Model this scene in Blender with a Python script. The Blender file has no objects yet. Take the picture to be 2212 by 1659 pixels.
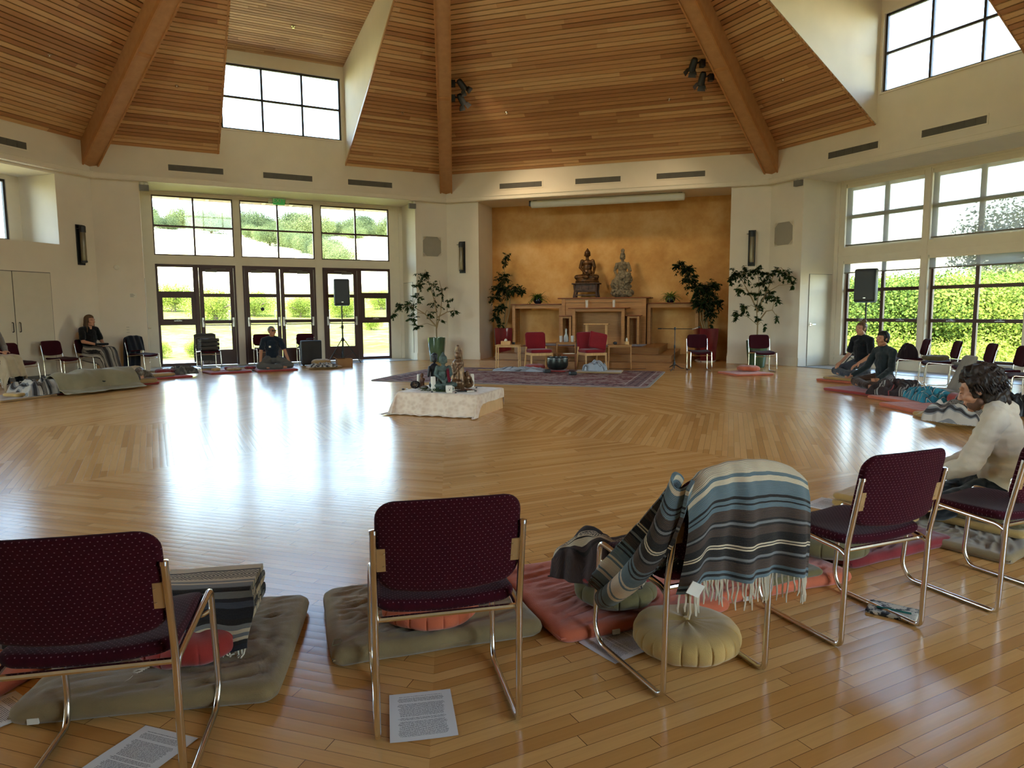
import bpy, math, random
from math import sin, cos, pi, radians, sqrt, hypot, atan2, tan
from mathutils import Vector, Matrix, Euler, noise

sc = bpy.context.scene
col = sc.collection
random.seed(7)

# ---------------------------------------------------------------- camera
cam_d = bpy.data.cameras.new('camera'); cam = bpy.data.objects.new('camera', cam_d); col.objects.link(cam)
cam_d.sensor_fit = 'HORIZONTAL'; cam_d.sensor_width = 36.0
cam_d.lens = 1490.3 * 36.0 / 2212.0
cam_d.clip_start = 0.05; cam_d.clip_end = 900
YAW, PITCH, ROLL = radians(4.986), radians(5.991), radians(0.3586)
cam.location = (0.0858, -8.7302, 1.35)
fwd = Vector((sin(YAW) * cos(PITCH), cos(YAW) * cos(PITCH), -sin(PITCH)))
right0 = Vector((cos(YAW), -sin(YAW), 0)); up0 = right0.cross(fwd)
rgt = right0 * cos(ROLL) - up0 * sin(ROLL); upv = right0 * sin(ROLL) + up0 * cos(ROLL)
cam.rotation_euler = Matrix((rgt, upv, -fwd)).transposed().to_euler()
sc.camera = cam

# ---------------------------------------------------------------- world, sun, exposure
world = bpy.data.worlds.new('daylight'); sc.world = world; world.use_nodes = True
wn = world.node_tree.nodes; wl = world.node_tree.links
for n in list(wn): wn.remove(n)
w_out = wn.new('ShaderNodeOutputWorld'); w_bg = wn.new('ShaderNodeBackground'); w_sky = wn.new('ShaderNodeTexSky')
w_sky.sky_type = 'NISHITA'; w_sky.sun_disc = False
w_sky.sun_elevation = radians(52); w_sky.sun_rotation = radians(190)
w_sky.air_density = 1.2; w_sky.dust_density = 1.0; w_sky.ozone_density = 1.0
w_bg.inputs['Strength'].default_value = 0.68
wl.new(w_sky.outputs[0], w_bg.inputs['Color']); wl.new(w_bg.outputs[0], w_out.inputs['Surface'])
sun_d = bpy.data.lights.new('sun', 'SUN'); sun = bpy.data.objects.new('sun', sun_d); col.objects.link(sun)
sun_d.energy = 9.0; sun_d.angle = radians(0.6); sun_d.color = (1.0, 0.93, 0.82)
sun.rotation_euler = (radians(38), 0, radians(-12))     # from behind the hall, over the roof
sc.view_settings.view_transform = 'Standard'; sc.view_settings.look = 'None'
sc.view_settings.exposure = 2.2; sc.view_settings.gamma = 1.0; sc.view_settings.use_curve_mapping = False
sc.cycles.max_bounces = 8; sc.cycles.diffuse_bounces = 5; sc.cycles.glossy_bounces = 4
sc.cycles.transmission_bounces = 6; sc.cycles.transparent_max_bounces = 24
sc.cycles.caustics_reflective = False; sc.cycles.caustics_refractive = False
sc.cycles.sample_clamp_indirect = 3.0
sc.cycles.use_guiding = True; sc.cycles.guiding_training_samples = 24
sc.cycles.use_denoising = True
sc.cycles.use_adaptive_sampling = True; sc.cycles.adaptive_threshold = 0.02; sc.cycles.adaptive_min_samples = 24

# ---------------------------------------------------------------- geometry helpers
class MB:
    def __init__(s): s.v = []; s.f = []; s.uv = []; s.mi = []
    def add(s, vs, fs, uvs=None, mi=0):
        b = len(s.v); s.v += [tuple(p) for p in vs]
        for k, f in enumerate(fs):
            s.f.append(tuple(i + b for i in f)); s.mi.append(mi)
            s.uv.append(uvs[k] if uvs else None)
        return s
    def quad(s, a, b, c, d, uv=None, mi=0): return s.add([a, b, c, d], [(0, 1, 2, 3)], [uv] if uv else None, mi)
    def box(s, x0, x1, y0, y1, z0, z1, M=None, mi=0):
        vs = [Vector((x, y, z)) for z in (z0, z1) for y in (y0, y1) for x in (x0, x1)]
        if M is not None: vs = [M @ p for p in vs]
        fs = [(0, 2, 3, 1), (4, 5, 7, 6), (0, 1, 5, 4), (2, 6, 7, 3), (0, 4, 6, 2), (1, 3, 7, 5)]
        dx, dy, dz = x1 - x0, y1 - y0, z1 - z0
        def r(a, b): return [(0, 0), (0, b), (a, b), (a, 0)]
        uvs = [r(dx, dy), [(0, 0), (dx, 0), (dx, dy), (0, dy)], [(0, 0), (dx, 0), (dx, dz), (0, dz)],
               [(0, 0), (0, dz), (dx, dz), (dx, 0)], [(0, 0), (0, dz), (dy, dz), (dy, 0)], [(0, 0), (dy, 0), (dy, dz), (0, dz)]]
        return s.add(vs, fs, uvs, mi)
    def cbox(s, c, d, M=None, mi=0):
        return s.box(c[0]-d[0]/2, c[0]+d[0]/2, c[1]-d[1]/2, c[1]+d[1]/2, c[2]-d[2]/2, c[2]+d[2]/2, M, mi)
    def tube(s, path, r, n=10, cap=True, mi=0, rs=None):
        P = [Vector(p) for p in path]; m = len(P); rings = []; prev = None; L = 0; Ls = [0]
        for i in range(m):
            t = (P[min(i+1, m-1)] - P[max(i-1, 0)])
            if t.length < 1e-9: t = Vector((0, 0, 1))
            t.normalize()
            if prev is None:
                a = Vector((0, 0, 1)) if abs(t.z) < .9 else Vector((1, 0, 0)); x = t.cross(a).normalized()
            else:
                x = prev - t * prev.dot(t)
                x = x.normalized() if x.length > 1e-6 else t.orthogonal().normalized()
            prev = x; y = t.cross(x); rr = rs[i] if rs else r
            rings.append([P[i] + (x * cos(2*pi*k/n) + y * sin(2*pi*k/n)) * rr for k in range(n)])
            if i: Ls.append(Ls[-1] + (P[i] - P[i-1]).length)
        vs = [p for g in rings for p in g]; fs = []; uvs = []
        for i in range(m-1):
            for k in range(n):
                k2 = (k+1) % n
                fs.append((i*n+k, i*n+k2, (i+1)*n+k2, (i+1)*n+k))
                u0, u1 = k/n*.2, (k+1)/n*.2
                uvs.append([(u0, Ls[i]), (u1, Ls[i]), (u1, Ls[i+1]), (u0, Ls[i+1])])
        if cap:
            fs.append(tuple(range(n))[::-1]); uvs.append([(0, 0)]*n); fs.append(tuple((m-1)*n+k for k in range(n))); uvs.append([(0, 0)]*n)
        return s.add(vs, fs, uvs, mi)
    def lathe(s, prof, n=28, c=(0, 0, 0), f=None, mi=0):
        vs = []; fs = []; uvs = []; m = len(prof); L = [0]
        for i in range(1, m): L.append(L[-1] + hypot(prof[i][0]-prof[i-1][0], prof[i][1]-prof[i-1][1]))
        for i, (r, z) in enumerate(prof):
            for k in range(n):
                a = 2*pi*k/n; rr, zz = (r, z) if f is None else f(r, z, a, i)
                vs.append((c[0]+rr*cos(a), c[1]+rr*sin(a), c[2]+zz))
        for i in range(m-1):
            for k in range(n):
                k2 = (k+1) % n
                fs.append((i*n+k, i*n+k2, (i+1)*n+k2, (i+1)*n+k)); uvs.append([(k/n, L[i]), ((k+1)/n, L[i]), ((k+1)/n, L[i+1]), (k/n, L[i+1])])
        for i, rev in ((0, True), (m-1, False)):
            if prof[i][0] > 1e-4:
                g = tuple(i*n+k for k in range(n)); fs.append(g[::-1] if rev else g); uvs.append([(0, 0)]*n)
        return s.add(vs, fs, uvs, mi)
    def grid(s, F, nu, nv, uvF=None, mi=0, flip=False):
        vs = [F(i/nu, j/nv) for j in range(nv+1) for i in range(nu+1)]; fs = []; uvs = []
        for j in range(nv):
            for i in range(nu):
                a = j*(nu+1)+i; q = (a, a+1, a+nu+2, a+nu+1); c = [(i, j), (i+1, j), (i+1, j+1), (i, j+1)]
                if flip: q = q[::-1]; c = c[::-1]
                fs.append(q); uvs.append([(uvF(x/nu, y/nv) if uvF else (x/nu, y/nv)) for x, y in c])
        return s.add(vs, fs, uvs, mi)
    def pad(s, w, d, t, r=.04, e=None, n=6, F=None, rings=5, mi=0, dome=0.0, nx=7):
        """soft slab: rounded-rectangle plan, rounded rim; F maps (x,y,z)->point"""
        e = e or t/2
        def outline(i):
            W, D = max(w/2-i, .002), max(d/2-i, .002); R = max(min(r, W, D)-i*.2, min(W, D)*.12, .0008); R = min(R, W, D)
            o = []
            for cx, cy, a0 in ((W-R, D-R, 0), (-W+R, D-R, pi/2), (-W+R, -D+R, pi), (W-R, -D+R, 1.5*pi)):
                for k in range(n+1):
                    a = a0 + pi/2*k/n; o.append((cx+R*cos(a), cy+R*sin(a)))
            # extra points along the straight runs
            q = []; m = len(o)
            for k in range(m):
                a = o[k]; b = o[(k+1) % m]; q.append(a)
                if k % (n+1) == n:
                    for j in range(1, nx): q.append((a[0]+(b[0]-a[0])*j/nx, a[1]+(b[1]-a[1])*j/nx))
            return q
        prof = []; mx = min(w, d)/2
        for j in range(rings): prof.append((mx*(1-j/rings)*.98 + e*(j/rings), -t/2))
        for j in range(7):
            a = -pi/2 + pi*j/6; prof.append((e*(1-cos(a)), t/2*sin(a)))
        for j in range(rings, 0, -1):
            i = mx*(1-(j-1)/rings)*.98 + e*((j-1)/rings); prof.append((i, t/2 + dome*min(1, (i-e)/(mx*.6+1e-6))**.6 if i > e else t/2))
        prof = prof[:rings] + prof[rings:rings+7] + prof[rings+7:]
        vs = []; N = None
        for i, z in prof:
            o = outline(i); N = len(o)
            for x, y in o: vs.append((x, y, z))
        fs = []; uvs = []
        for a in range(len(prof)-1):
            for k in range(N):
                k2 = (k+1) % N; q = (a*N+k, a*N+k2, (a+1)*N+k2, (a+1)*N+k); fs.append(q); uvs.append([(vs[m_][0], vs[m_][1]) for m_ in q])
        g = tuple(range(N))[::-1]; fs.append(g); uvs.append([(vs[m_][0], vs[m_][1]) for m_ in g])
        g = tuple((len(prof)-1)*N+k for k in range(N)); fs.append(g); uvs.append([(vs[m_][0], vs[m_][1]) for m_ in g])
        if F: vs = [F(*p) for p in vs]
        return s.add(vs, fs, uvs, mi)
    def rc(s, a, ra, b, rb, n=12):
        """round cone between two joints"""
        a, b = Vector(a), Vector(b); t = (b-a); L = t.length
        t = t/L if L > 1e-6 else Vector((0, 0, 1))
        x = t.orthogonal().normalized(); y = t.cross(x); pts = []
        for j in range(1, 5): th = -pi/2 + pi/2*j/4.5; pts.append((a + t*ra*sin(th), ra*cos(th)))
        for j in range(0, 5): pts.append((a.lerp(b, j/4), ra+(rb-ra)*j/4))
        for j in range(1, 5): th = pi/2*j/4.5; pts.append((b + t*rb*sin(th), rb*cos(th)))
        vs = [c + (x*cos(2*pi*k/n)+y*sin(2*pi*k/n))*r for c, r in pts for k in range(n)]; m = len(pts)
        fs = [(i*n+k, i*n+(k+1) % n, (i+1)*n+(k+1) % n, (i+1)*n+k) for i in range(m-1) for k in range(n)]
        fs += [tuple(range(n))[::-1], tuple((m-1)*n+k for k in range(n))]
        return s.add(vs, fs)
    def ell(s, c, r, M=None, nu=16, nv=10, mi=0, f=None):
        vs = []; c = Vector(c)
        for j in range(nv+1):
            th = -pi/2 + pi*(j+.0)/nv; th = max(min(th, pi/2-.05), -pi/2+.05)
            for k in range(nu):
                a = 2*pi*k/nu; p = Vector((r[0]*cos(th)*cos(a), r[1]*cos(th)*sin(a), r[2]*sin(th)))
                if f: p = f(p)
                if M is not None: p = M @ p
                vs.append(c+p)
        fs = [(j*nu+k, j*nu+(k+1) % nu, (j+1)*nu+(k+1) % nu, (j+1)*nu+k) for j in range(nv) for k in range(nu)]
        fs += [tuple(range(nu))[::-1], tuple(nv*nu+k for k in range(nu))]
        return s.add(vs, fs, None, mi)

def tag(o, label=None, cat=None, group=None, kind=None):
    if label: o['label'] = label
    if cat: o['category'] = cat
    if group: o['group'] = group
    if kind: o['kind'] = kind
    return o
def mesh(name, mb, mats, smooth=True, flat_angle=None):
    me = bpy.data.meshes.new(name)
    me.from_pydata([tuple(p) for p in mb.v], [], mb.f)
    mats = mats if isinstance(mats, (list, tuple)) else [mats]
    for m in mats: me.materials.append(m)
    if len(mats) > 1: me.polygons.foreach_set('material_index', mb.mi)
    if any(u is not None for u in mb.uv):
        l = me.uv_layers.new(name='UVMap'); flat = []
        for k, f in enumerate(mb.f):
            u = mb.uv[k] or [(0, 0)]*len(f)
            for q in u: flat += [q[0], q[1]]
        l.data.foreach_set('uv', flat)
    me.update()
    if smooth:
        me.polygons.foreach_set('use_smooth', [True]*len(me.polygons))
        try: me.set_sharp_from_angle(angle=radians(flat_angle or 40))
        except Exception: pass
    return me
def obj(name, mb, mats, parent=None, smooth=True, loc=None, rot=None, angle=None):
    me = mb if isinstance(mb, bpy.types.Mesh) else mesh(name, mb, mats, smooth, angle)
    o = bpy.data.objects.new(name, me); col.objects.link(o)
    if parent is not None: o.parent = parent
    if loc is not None: o.location = loc
    if rot is not None: o.rotation_euler = rot
    return o
def thing(name, label, cat, loc=(0, 0, 0), rz=0, group=None):
    o = bpy.data.objects.new(name, None); col.objects.link(o); o.empty_display_size = .1
    o.location = loc; o.rotation_euler = (0, 0, rz); return tag(o, label, cat, group)
def single(name, mb, mats, label, cat, loc=(0, 0, 0), rz=0, group=None, smooth=True, angle=None, kind=None):
    return tag(obj(name, mb, mats, None, smooth, loc, (0, 0, rz), angle), label, cat, group, kind)
def struct(name, mb, mats, parent=None, smooth=False):
    o = obj(name, mb, mats, parent, smooth)
    if parent is None: o['kind'] = 'structure'
    return o
def sempty(name):
    o = bpy.data.objects.new(name, None); col.objects.link(o); o['kind'] = 'structure'; return o
def dup(root, loc, rz, label=None, group=None, scale=None):
    def cp(o, par):
        c = o.copy(); col.objects.link(c)
        if par is not None: c.parent = par
        for ch in [x for x in kids.get(o.name, [])]: cp(bpy.data.objects[ch], c)
        return c
    kids = {}
    def walk(o):
        kids[o.name] = [c.name for c in o.children]
        for c in o.children: walk(c)
    walk(root)
    r = cp(root, None); r.location = loc; r.rotation_euler = (0, 0, rz)
    if scale: r.scale = scale if isinstance(scale, (tuple, list)) else (scale,)*3
    if label: r['label'] = label
    if group: r['group'] = group
    return r
def fillet(pts, rad, n=6):
    P = [Vector(p) for p in pts]; out = [P[0]]
    for i in range(1, len(P)-1):
        a = (P[i-1]-P[i]); b = (P[i+1]-P[i]); r = min(rad, a.length*.48, b.length*.48)
        A = P[i]+a.normalized()*r; B = P[i]+b.normalized()*r
        for k in range(n+1):
            t = k/n; out.append(A*(1-t)**2 + P[i]*2*t*(1-t) + B*t*t)
    out.append(P[-1]); return out
tsc = bpy.data.scenes.new('workbench'); tvl = tsc.view_layers[0]
def remesh(mb, voxel, smooth=3, disp=None):
    """melt overlapping shapes into one continuous skin"""
    me = bpy.data.meshes.new('tmp'); me.from_pydata([tuple(p) for p in mb.v], [], mb.f); me.update()
    o = bpy.data.objects.new('tmp', me); tsc.collection.objects.link(o)
    m = o.modifiers.new('r', 'REMESH'); m.mode = 'VOXEL'; m.voxel_size = voxel
    if smooth:
        s_ = o.modifiers.new('s', 'SMOOTH'); s_.factor = .5; s_.iterations = smooth
    tvl.update(); dg = tvl.depsgraph; ev = o.evaluated_get(dg)
    out = bpy.data.meshes.new_from_object(ev); bpy.data.objects.remove(o); bpy.data.meshes.remove(me)
    if disp:
        nv = len(out.vertices); cs = [0.0]*nv*3; ns = [0.0]*nv*3
        out.vertices.foreach_get('co', cs); out.vertices.foreach_get('normal', ns)
        for i in range(0, nv*3, 3): q = disp(Vector(cs[i:i+3]), Vector(ns[i:i+3])); cs[i], cs[i+1], cs[i+2] = q[0], q[1], q[2]
        out.vertices.foreach_set('co', cs)
    out.polygons.foreach_set('use_smooth', [True]*len(out.polygons)); out.update()
    return out
def robj(name, mb, voxel, mat, parent=None, smooth=3, disp=None):
    me = remesh(mb, voxel, smooth, disp); me.name = name; me.materials.clear(); me.materials.append(mat)
    o = bpy.data.objects.new(name, me); col.objects.link(o)
    if parent is not None: o.parent = parent
    return o
def nz(x, y, z=0, s=1.0): return noise.noise(Vector((x*s, y*s, z*s)))

# ---------------------------------------------------------------- material helpers
def srgb(r, g, b):
    f = lambda c: (c/255/12.92) if c/255 <= .04045 else ((c/255+.055)/1.055)**2.4
    return (f(r), f(g), f(b), 1)
class NT:
    def __init__(s, name):
        s.m = bpy.data.materials.new(name); s.m.use_nodes = True; s.t = s.m.node_tree
        s.b = s.t.nodes['Principled BSDF']; s.out = s.t.nodes['Material Output']
    def n(s, t, **k):
        q = s.t.nodes.new(t)
        for a, b in k.items():
            if a.startswith('i_'):
                key = a[2:]; key = int(key) if key.isdigit() else key.replace('_', ' ')
                s.set(q, key, b)
            else: setattr(q, a, b)
        return q
    def set(s, q, key, b):
        if isinstance(b, bpy.types.NodeSocket): s.t.links.new(b, q.inputs[key])
        else: q.inputs[key].default_value = b
    def M(s, op, a, b=None, c=None, clamp=False):
        q = s.n('ShaderNodeMath', operation=op, use_clamp=clamp)
        for i, x in enumerate((a, b, c)):
            if x is not None: s.set(q, i, x)
        return q.outputs[0]
    def ramp(s, fac, stops, interp='LINEAR'):
        q = s.n('ShaderNodeValToRGB'); q.color_ramp.interpolation = interp; e = q.color_ramp.elements
        while len(e) < len(stops): e.new(.5)
        for k, (p, c) in enumerate(stops): e[k].position = p; e[k].color = c if len(c) == 4 else (*c, 1)
        s.set(q, 0, fac); return q.outputs[0]
    def mix(s, fac, a, b, mode='MIX'):
        q = s.n('ShaderNodeMix', data_type='RGBA', blend_type=mode)
        s.set(q, 0, fac); s.set(q, 6, a); s.set(q, 7, b); return q.outputs[2]
    def noise(s, vec=None, scale=5., detail=2., rough=.5, w=None):
        q = s.n('ShaderNodeTexNoise'); q.inputs['Scale'].default_value = scale; q.inputs['Detail'].default_value = detail; q.inputs['Roughness'].default_value = rough
        if vec is not None: s.set(q, 'Vector', vec)
        return q.outputs['Fac']
    def obj(s): return s.n('ShaderNodeTexCoord').outputs['Object']
    def uv(s): return s.n('ShaderNodeTexCoord').outputs['UV']
    def gen(s): return s.n('ShaderNodeTexCoord').outputs['Generated']
    def xyz(s, v): q = s.n('ShaderNodeSeparateXYZ'); s.set(q, 0, v); return q.outputs
    def comb(s, x, y, z=0.): q = s.n('ShaderNodeCombineXYZ'); s.set(q, 0, x); s.set(q, 1, y); s.set(q, 2, z); return q.outputs[0]
    def wn(s, vec): q = s.n('ShaderNodeTexWhiteNoise', noise_dimensions='3D'); s.set(q, 'Vector', vec); return q.outputs['Value']
    def bump(s, h, strength=.3, dist=.01):
        q = s.n('ShaderNodeBump'); q.inputs['Strength'].default_value = strength; q.inputs['Distance'].default_value = dist
        s.set(q, 'Height', h); s.t.links.new(q.outputs[0], s.b.inputs['Normal'])
    def base(s, c): s.set(s.b, 'Base Color', c)
    def p(s, **k):
        for a, b in k.items(): s.set(s.b, a.replace('_', ' '), b)
        return s
def plain(name, c, rough=.6, metal=0., var=.08, scale=6., bump=0., bscale=40., spec=.5, **k):
    t = NT(name); o = t.obj(); n = t.noise(o, scale, 3)
    c = tuple(c) if len(c) == 4 else (*c, 1)
    lo = tuple(x*(1-var) for x in c[:3])+(1,); hi = tuple(min(1, x*(1+var)) for x in c[:3])+(1,)
    t.base(t.ramp(n, [(.3, lo), (.7, hi)])); t.p(Roughness=rough, Metallic=metal)
    t.b.inputs['Specular IOR Level'].default_value = spec
    for a, b in k.items(): t.b.inputs[a.replace('_', ' ')].default_value = b
    if bump: t.bump(t.noise(o, bscale, 3), bump, .01)
    return t.m
def fabric(name, c, var=.15, scale=5., weave=350., rough=.95, sheen=.25):
    t = NT(name); o = t.obj(); n = t.noise(o, scale, 4)
    c = tuple(c) if len(c) == 4 else (*c, 1)
    lo = tuple(x*(1-var) for x in c[:3])+(1,); hi = tuple(min(1, x*(1+var)) for x in c[:3])+(1,)
    t.base(t.ramp(n, [(.3, lo), (.7, hi)])); t.p(Roughness=rough); t.b.inputs['Sheen Weight'].default_value = sheen
    t.b.inputs['Specular IOR Level'].default_value = .2
    h = t.M('ADD', t.noise(o, weave, 1), t.M('MULTIPLY', t.noise(o, 14, 3), 2.5)); t.bump(h, .35, .004)
    return t.m
# daylight portals in the glazed openings: they give off no light, they only tell the renderer where the sky comes in
AP_ = 11.242*cos(pi/8)
for k in (-3, -1, 1, 3):
    for (u, z, w, h, v) in ((4.25, 6.58, 2.9, 1.56, .13), (4.24, 3.55, 6.1, 1.45, 1.31), (4.24, 1.35, 6.1, 2.4, 1.31)):
        a = (k+.5)*pi/4; n_ = Vector((sin(a), cos(a), 0)); e_ = Vector((cos(a), -sin(a), 0))
        l = bpy.data.lights.new('portal', 'AREA'); l.shape = 'RECTANGLE'; l.size = w; l.size_y = h; l.cycles.is_portal = True
        o = bpy.data.objects.new('sky_portal', l); col.objects.link(o); o.location = n_*(AP_+v) + e_*(u-4.302) + Vector((0, 0, z))
        o.rotation_euler = Matrix((e_*-1, Vector((0, 0, 1)), n_)).transposed().to_euler()
# ---------------------------------------------------------------- materials
R8 = 11.242; AP = R8*cos(pi/8); LW = 2*R8*sin(pi/8)      # circumradius, apothem, wall length
def W(k, u, v, z):
    a = (k+.5)*pi/4
    return Vector((sin(a)*(AP+v)+cos(a)*(u-LW/2), cos(a)*(AP+v)-sin(a)*(u-LW/2), z))
def WM(k): a = (k+.5)*pi/4; return Matrix.Translation(W(k, 0, 0, 0)) @ Matrix.Rotation(-a, 4, 'Z')
def wrz(k): return -(k+.5)*pi/4

M_wall = plain('plaster_cream', srgb(232, 221, 202), .85, var=.03, scale=2, bump=.05, bscale=120, spec=.25)
M_trim = plain('trim_cream', srgb(232, 221, 200), .6, var=.02, spec=.35)
M_white = plain('white_paint', srgb(228, 222, 205), .6, var=.02)
M_doorp = plain('painted_door', srgb(214, 204, 182), .5, var=.02)
def floor_mat():
    t = NT('oak_strip_floor'); o = t.obj(); x, y, z = t.xyz(o)
    ang = t.M('ARCTAN2', x, y)
    sec = t.M('FLOOR', t.M('DIVIDE', ang, pi/4))
    a = t.M('MULTIPLY', t.M('ADD', sec, .5), pi/4)
    sa, ca = t.M('SINE', a), t.M('COSINE', a)
    v = t.M('ADD', t.M('MULTIPLY', x, sa), t.M('MULTIPLY', y, ca))      # distance toward the wall
    u = t.M('SUBTRACT', t.M('MULTIPLY', x, ca), t.M('MULTIPLY', y, sa))
    pw = .0572
    vr = t.M('DIVIDE', v, pw); row = t.M('FLOOR', vr); fr = t.M('FRACT', vr)
    rnd = t.wn(t.comb(row, sec, 3.))
    ln = t.M('ADD', .75, t.M('MULTIPLY', t.wn(t.comb(row, sec, 9.)), .6))
    ur = t.M('ADD', t.M('DIVIDE', u, ln), t.M('MULTIPLY', rnd, 17.))
    pl = t.M('FLOOR', ur); fu = t.M('FRACT', ur)
    tone = t.wn(t.comb(row, pl, sec))
    base = t.ramp(tone, [(0, srgb(196, 142, 78)), (.35, srgb(218, 166, 98)), (.7, srgb(230, 182, 116)), (1, srgb(208, 152, 84))])
    gv = t.comb(t.M('ADD', t.M('MULTIPLY', u, 3.), t.M('MULTIPLY', tone, 40.)), t.M('MULTIPLY', v, 70.), t.M('MULTIPLY', tone, 9.))
    g = t.noise(gv, 1., 4, .6)
    c = t.mix(t.M('MULTIPLY', g, .55), base, srgb(150, 98, 50), 'MIX')
    c = t.mix(.35, c, base)
    gap = t.M('MAXIMUM', t.M('LESS_THAN', t.M('ABSOLUTE', t.M('SUBTRACT', fr, .5)), .485), 0.)
    gu = t.M('GREATER_THAN', t.M('MULTIPLY', t.M('MINIMUM', fu, t.M('SUBTRACT', 1., fu)), ln), .0012)
    solid = t.M('MULTIPLY', gap, gu)
    c = t.mix(solid, srgb(78, 48, 26), c)
    t.base(c)
    t.p(Roughness=t.M('ADD', .17, t.M('MULTIPLY', t.noise(o, 1.3, 4), .09)))
    t.b.inputs['Specular IOR Level'].default_value = .24
    t.b.inputs['Coat Weight'].default_value = .0; t.b.inputs['Coat Roughness'].default_value = .15
    h = t.M('ADD', t.M('MULTIPLY', solid, .6), t.M('ADD', t.M('MULTIPLY', tone, .25), t.M('MULTIPLY', g, .12)))
    cup = t.M('MULTIPLY', t.M('SINE', t.M('MULTIPLY', fr, pi)), .35)
    t.bump(t.M('ADD', h, cup), .32, .0016)
    return t.m
M_floor = floor_mat()
def slat_mat(name, stops):
    t = NT(name); u, s, _ = t.xyz(t.uv())
    row = t.M('FLOOR', t.M('DIVIDE', s, .145)); L = 4.2
    ur = t.M('ADD', t.M('DIVIDE', u, L), t.M('MULTIPLY', t.wn(t.comb(row, 2., 5.)), 13.)); pl = t.M('FLOOR', ur)
    tone = t.wn(t.comb(row, pl, 1.))
    base = t.ramp(tone, stops)
    gv = t.comb(t.M('MULTIPLY', u, 2.5), t.M('MULTIPLY', s, 45.), t.M('MULTIPLY', tone, 30.))
    g = t.noise(gv, 1., 3, .6)
    t.base(t.mix(t.M('MULTIPLY', g, .45), base, stops[0][1]))
    t.p(Roughness=.5); t.b.inputs['Specular IOR Level'].default_value = .3
    fu = t.M('FRACT', ur)
    t.bump(t.M('ADD', g, 0.), .15, .003)
    return t.m
M_slat = slat_mat('cedar_slats', [(0, srgb(176, 124, 84)), (.3, srgb(206, 154, 106)), (.6, srgb(222, 174, 122)), (.85, srgb(238, 198, 146)), (1, srgb(196, 142, 98))])
M_slat2 = slat_mat('cedar_slats_dormer', [(0, srgb(168, 126, 90)), (.5, srgb(200, 158, 116)), (1, srgb(214, 174, 132))])
M_back = plain('black_backing', (.012, .009, .007), .9)
def wood(name, c1, c2, rough=.45, gs=(2., 30., 30.), spec=.4):
    t = NT(name); o = t.obj()
    mp = t.n('ShaderNodeMapping'); mp.inputs['Scale'].default_value = gs; t.set(mp, 0, o)
    g = t.noise(mp.outputs[0], 1.2, 5, .6)
    t.base(t.ramp(g, [(.25, c1), (.75, c2)])); t.p(Roughness=rough); t.b.inputs['Specular IOR Level'].default_value = spec
    t.bump(g, .08, .004); return t.m
M_beam = wood('beam_wood', srgb(180, 132, 86), srgb(200, 150, 102), .5, (6, 6, 6))
M_beam2 = wood('beam_edge_wood', srgb(178, 122, 72), srgb(198, 142, 88), .5, (6, 6, 6))
M_oak = wood('altar_oak', srgb(150, 103, 56), srgb(182, 132, 78), .45, (2, 2, 26))
M_oakd = wood('altar_top_wood', srgb(112, 62, 34), srgb(140, 82, 46), .35, (3, 26, 26))
M_oakl = wood('light_oak', srgb(196, 150, 94), srgb(222, 178, 120), .45, (20, 20, 3))
M_step = wood('step_oak', srgb(134, 88, 48), srgb(164, 114, 64), .35, (2.4, 30, 30))
M_dframe = plain('door_frame_brown', srgb(74, 44, 36), .45, var=.06, spec=.45)
M_mull = plain('dark_bronze_window', srgb(52, 46, 46), .45)
M_chrome = plain('chrome', (.78, .76, .72), .16, 1.0, var=.02)
M_steel = plain('brushed_steel', (.55, .53, .5), .35, 1.0, var=.04)
M_black = plain('black_metal', (.012, .012, .013), .45, var=.1)
M_blackp = plain('black_plastic', (.014, .014, .015), .55, var=.15, bump=.15, bscale=300)
M_grey = plain('grey_vent', srgb(104, 98, 88), .6)
M_grille = plain('speaker_grille_cloth', srgb(168, 160, 144), .9, var=.03, bump=.3, bscale=500)
def gold_wall():
    t = NT('ochre_plaster'); o = t.obj()
    a = t.noise(o, .9, 5, .6); b = t.noise(o, 3.5, 6, .65)
    c = t.ramp(t.M('ADD', t.M('MULTIPLY', a, .6), t.M('MULTIPLY', b, .4)), [(.32, srgb(190, 136, 76)), (.5, srgb(212, 162, 98)), (.68, srgb(226, 184, 126))])
    t.base(c); t.p(Roughness=.8); t.b.inputs['Specular IOR Level'].default_value = .25; t.bump(b, .12, .01); return t.m
M_gold = gold_wall()
def tile_mat():
    t = NT('pale_stone_threshold'); o = t.obj(); n = t.noise(o, 3, 4)
    t.base(t.ramp(n, [(.3, srgb(150, 152, 150)), (.7, srgb(176, 176, 170))])); t.p(Roughness=.28); return t.m
M_tile = tile_mat()
M_soff = plain('pale_soffit', srgb(206, 184, 150), .7)
def glass_mat():
    t = NT('window_glass'); t.t.nodes.remove(t.b)
    tr = t.n('ShaderNodeBsdfTransparent'); gl = t.n('ShaderNodeBsdfGlossy'); gl.inputs['Roughness'].default_value = .02
    tr.inputs[0].default_value = (.97, .985, .97, 1)
    fr = t.n('ShaderNodeFresnel'); fr.inputs[0].default_value = 1.3
    mx = t.n('ShaderNodeMixShader'); t.t.links.new(fr.outputs[0], mx.inputs[0]); t.t.links.new(tr.outputs[0], mx.inputs[1]); t.t.links.new(gl.outputs[0], mx.inputs[2])
    t.t.links.new(mx.outputs[0], t.out.inputs[0]); return t.m
M_glass = glass_mat()
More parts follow.
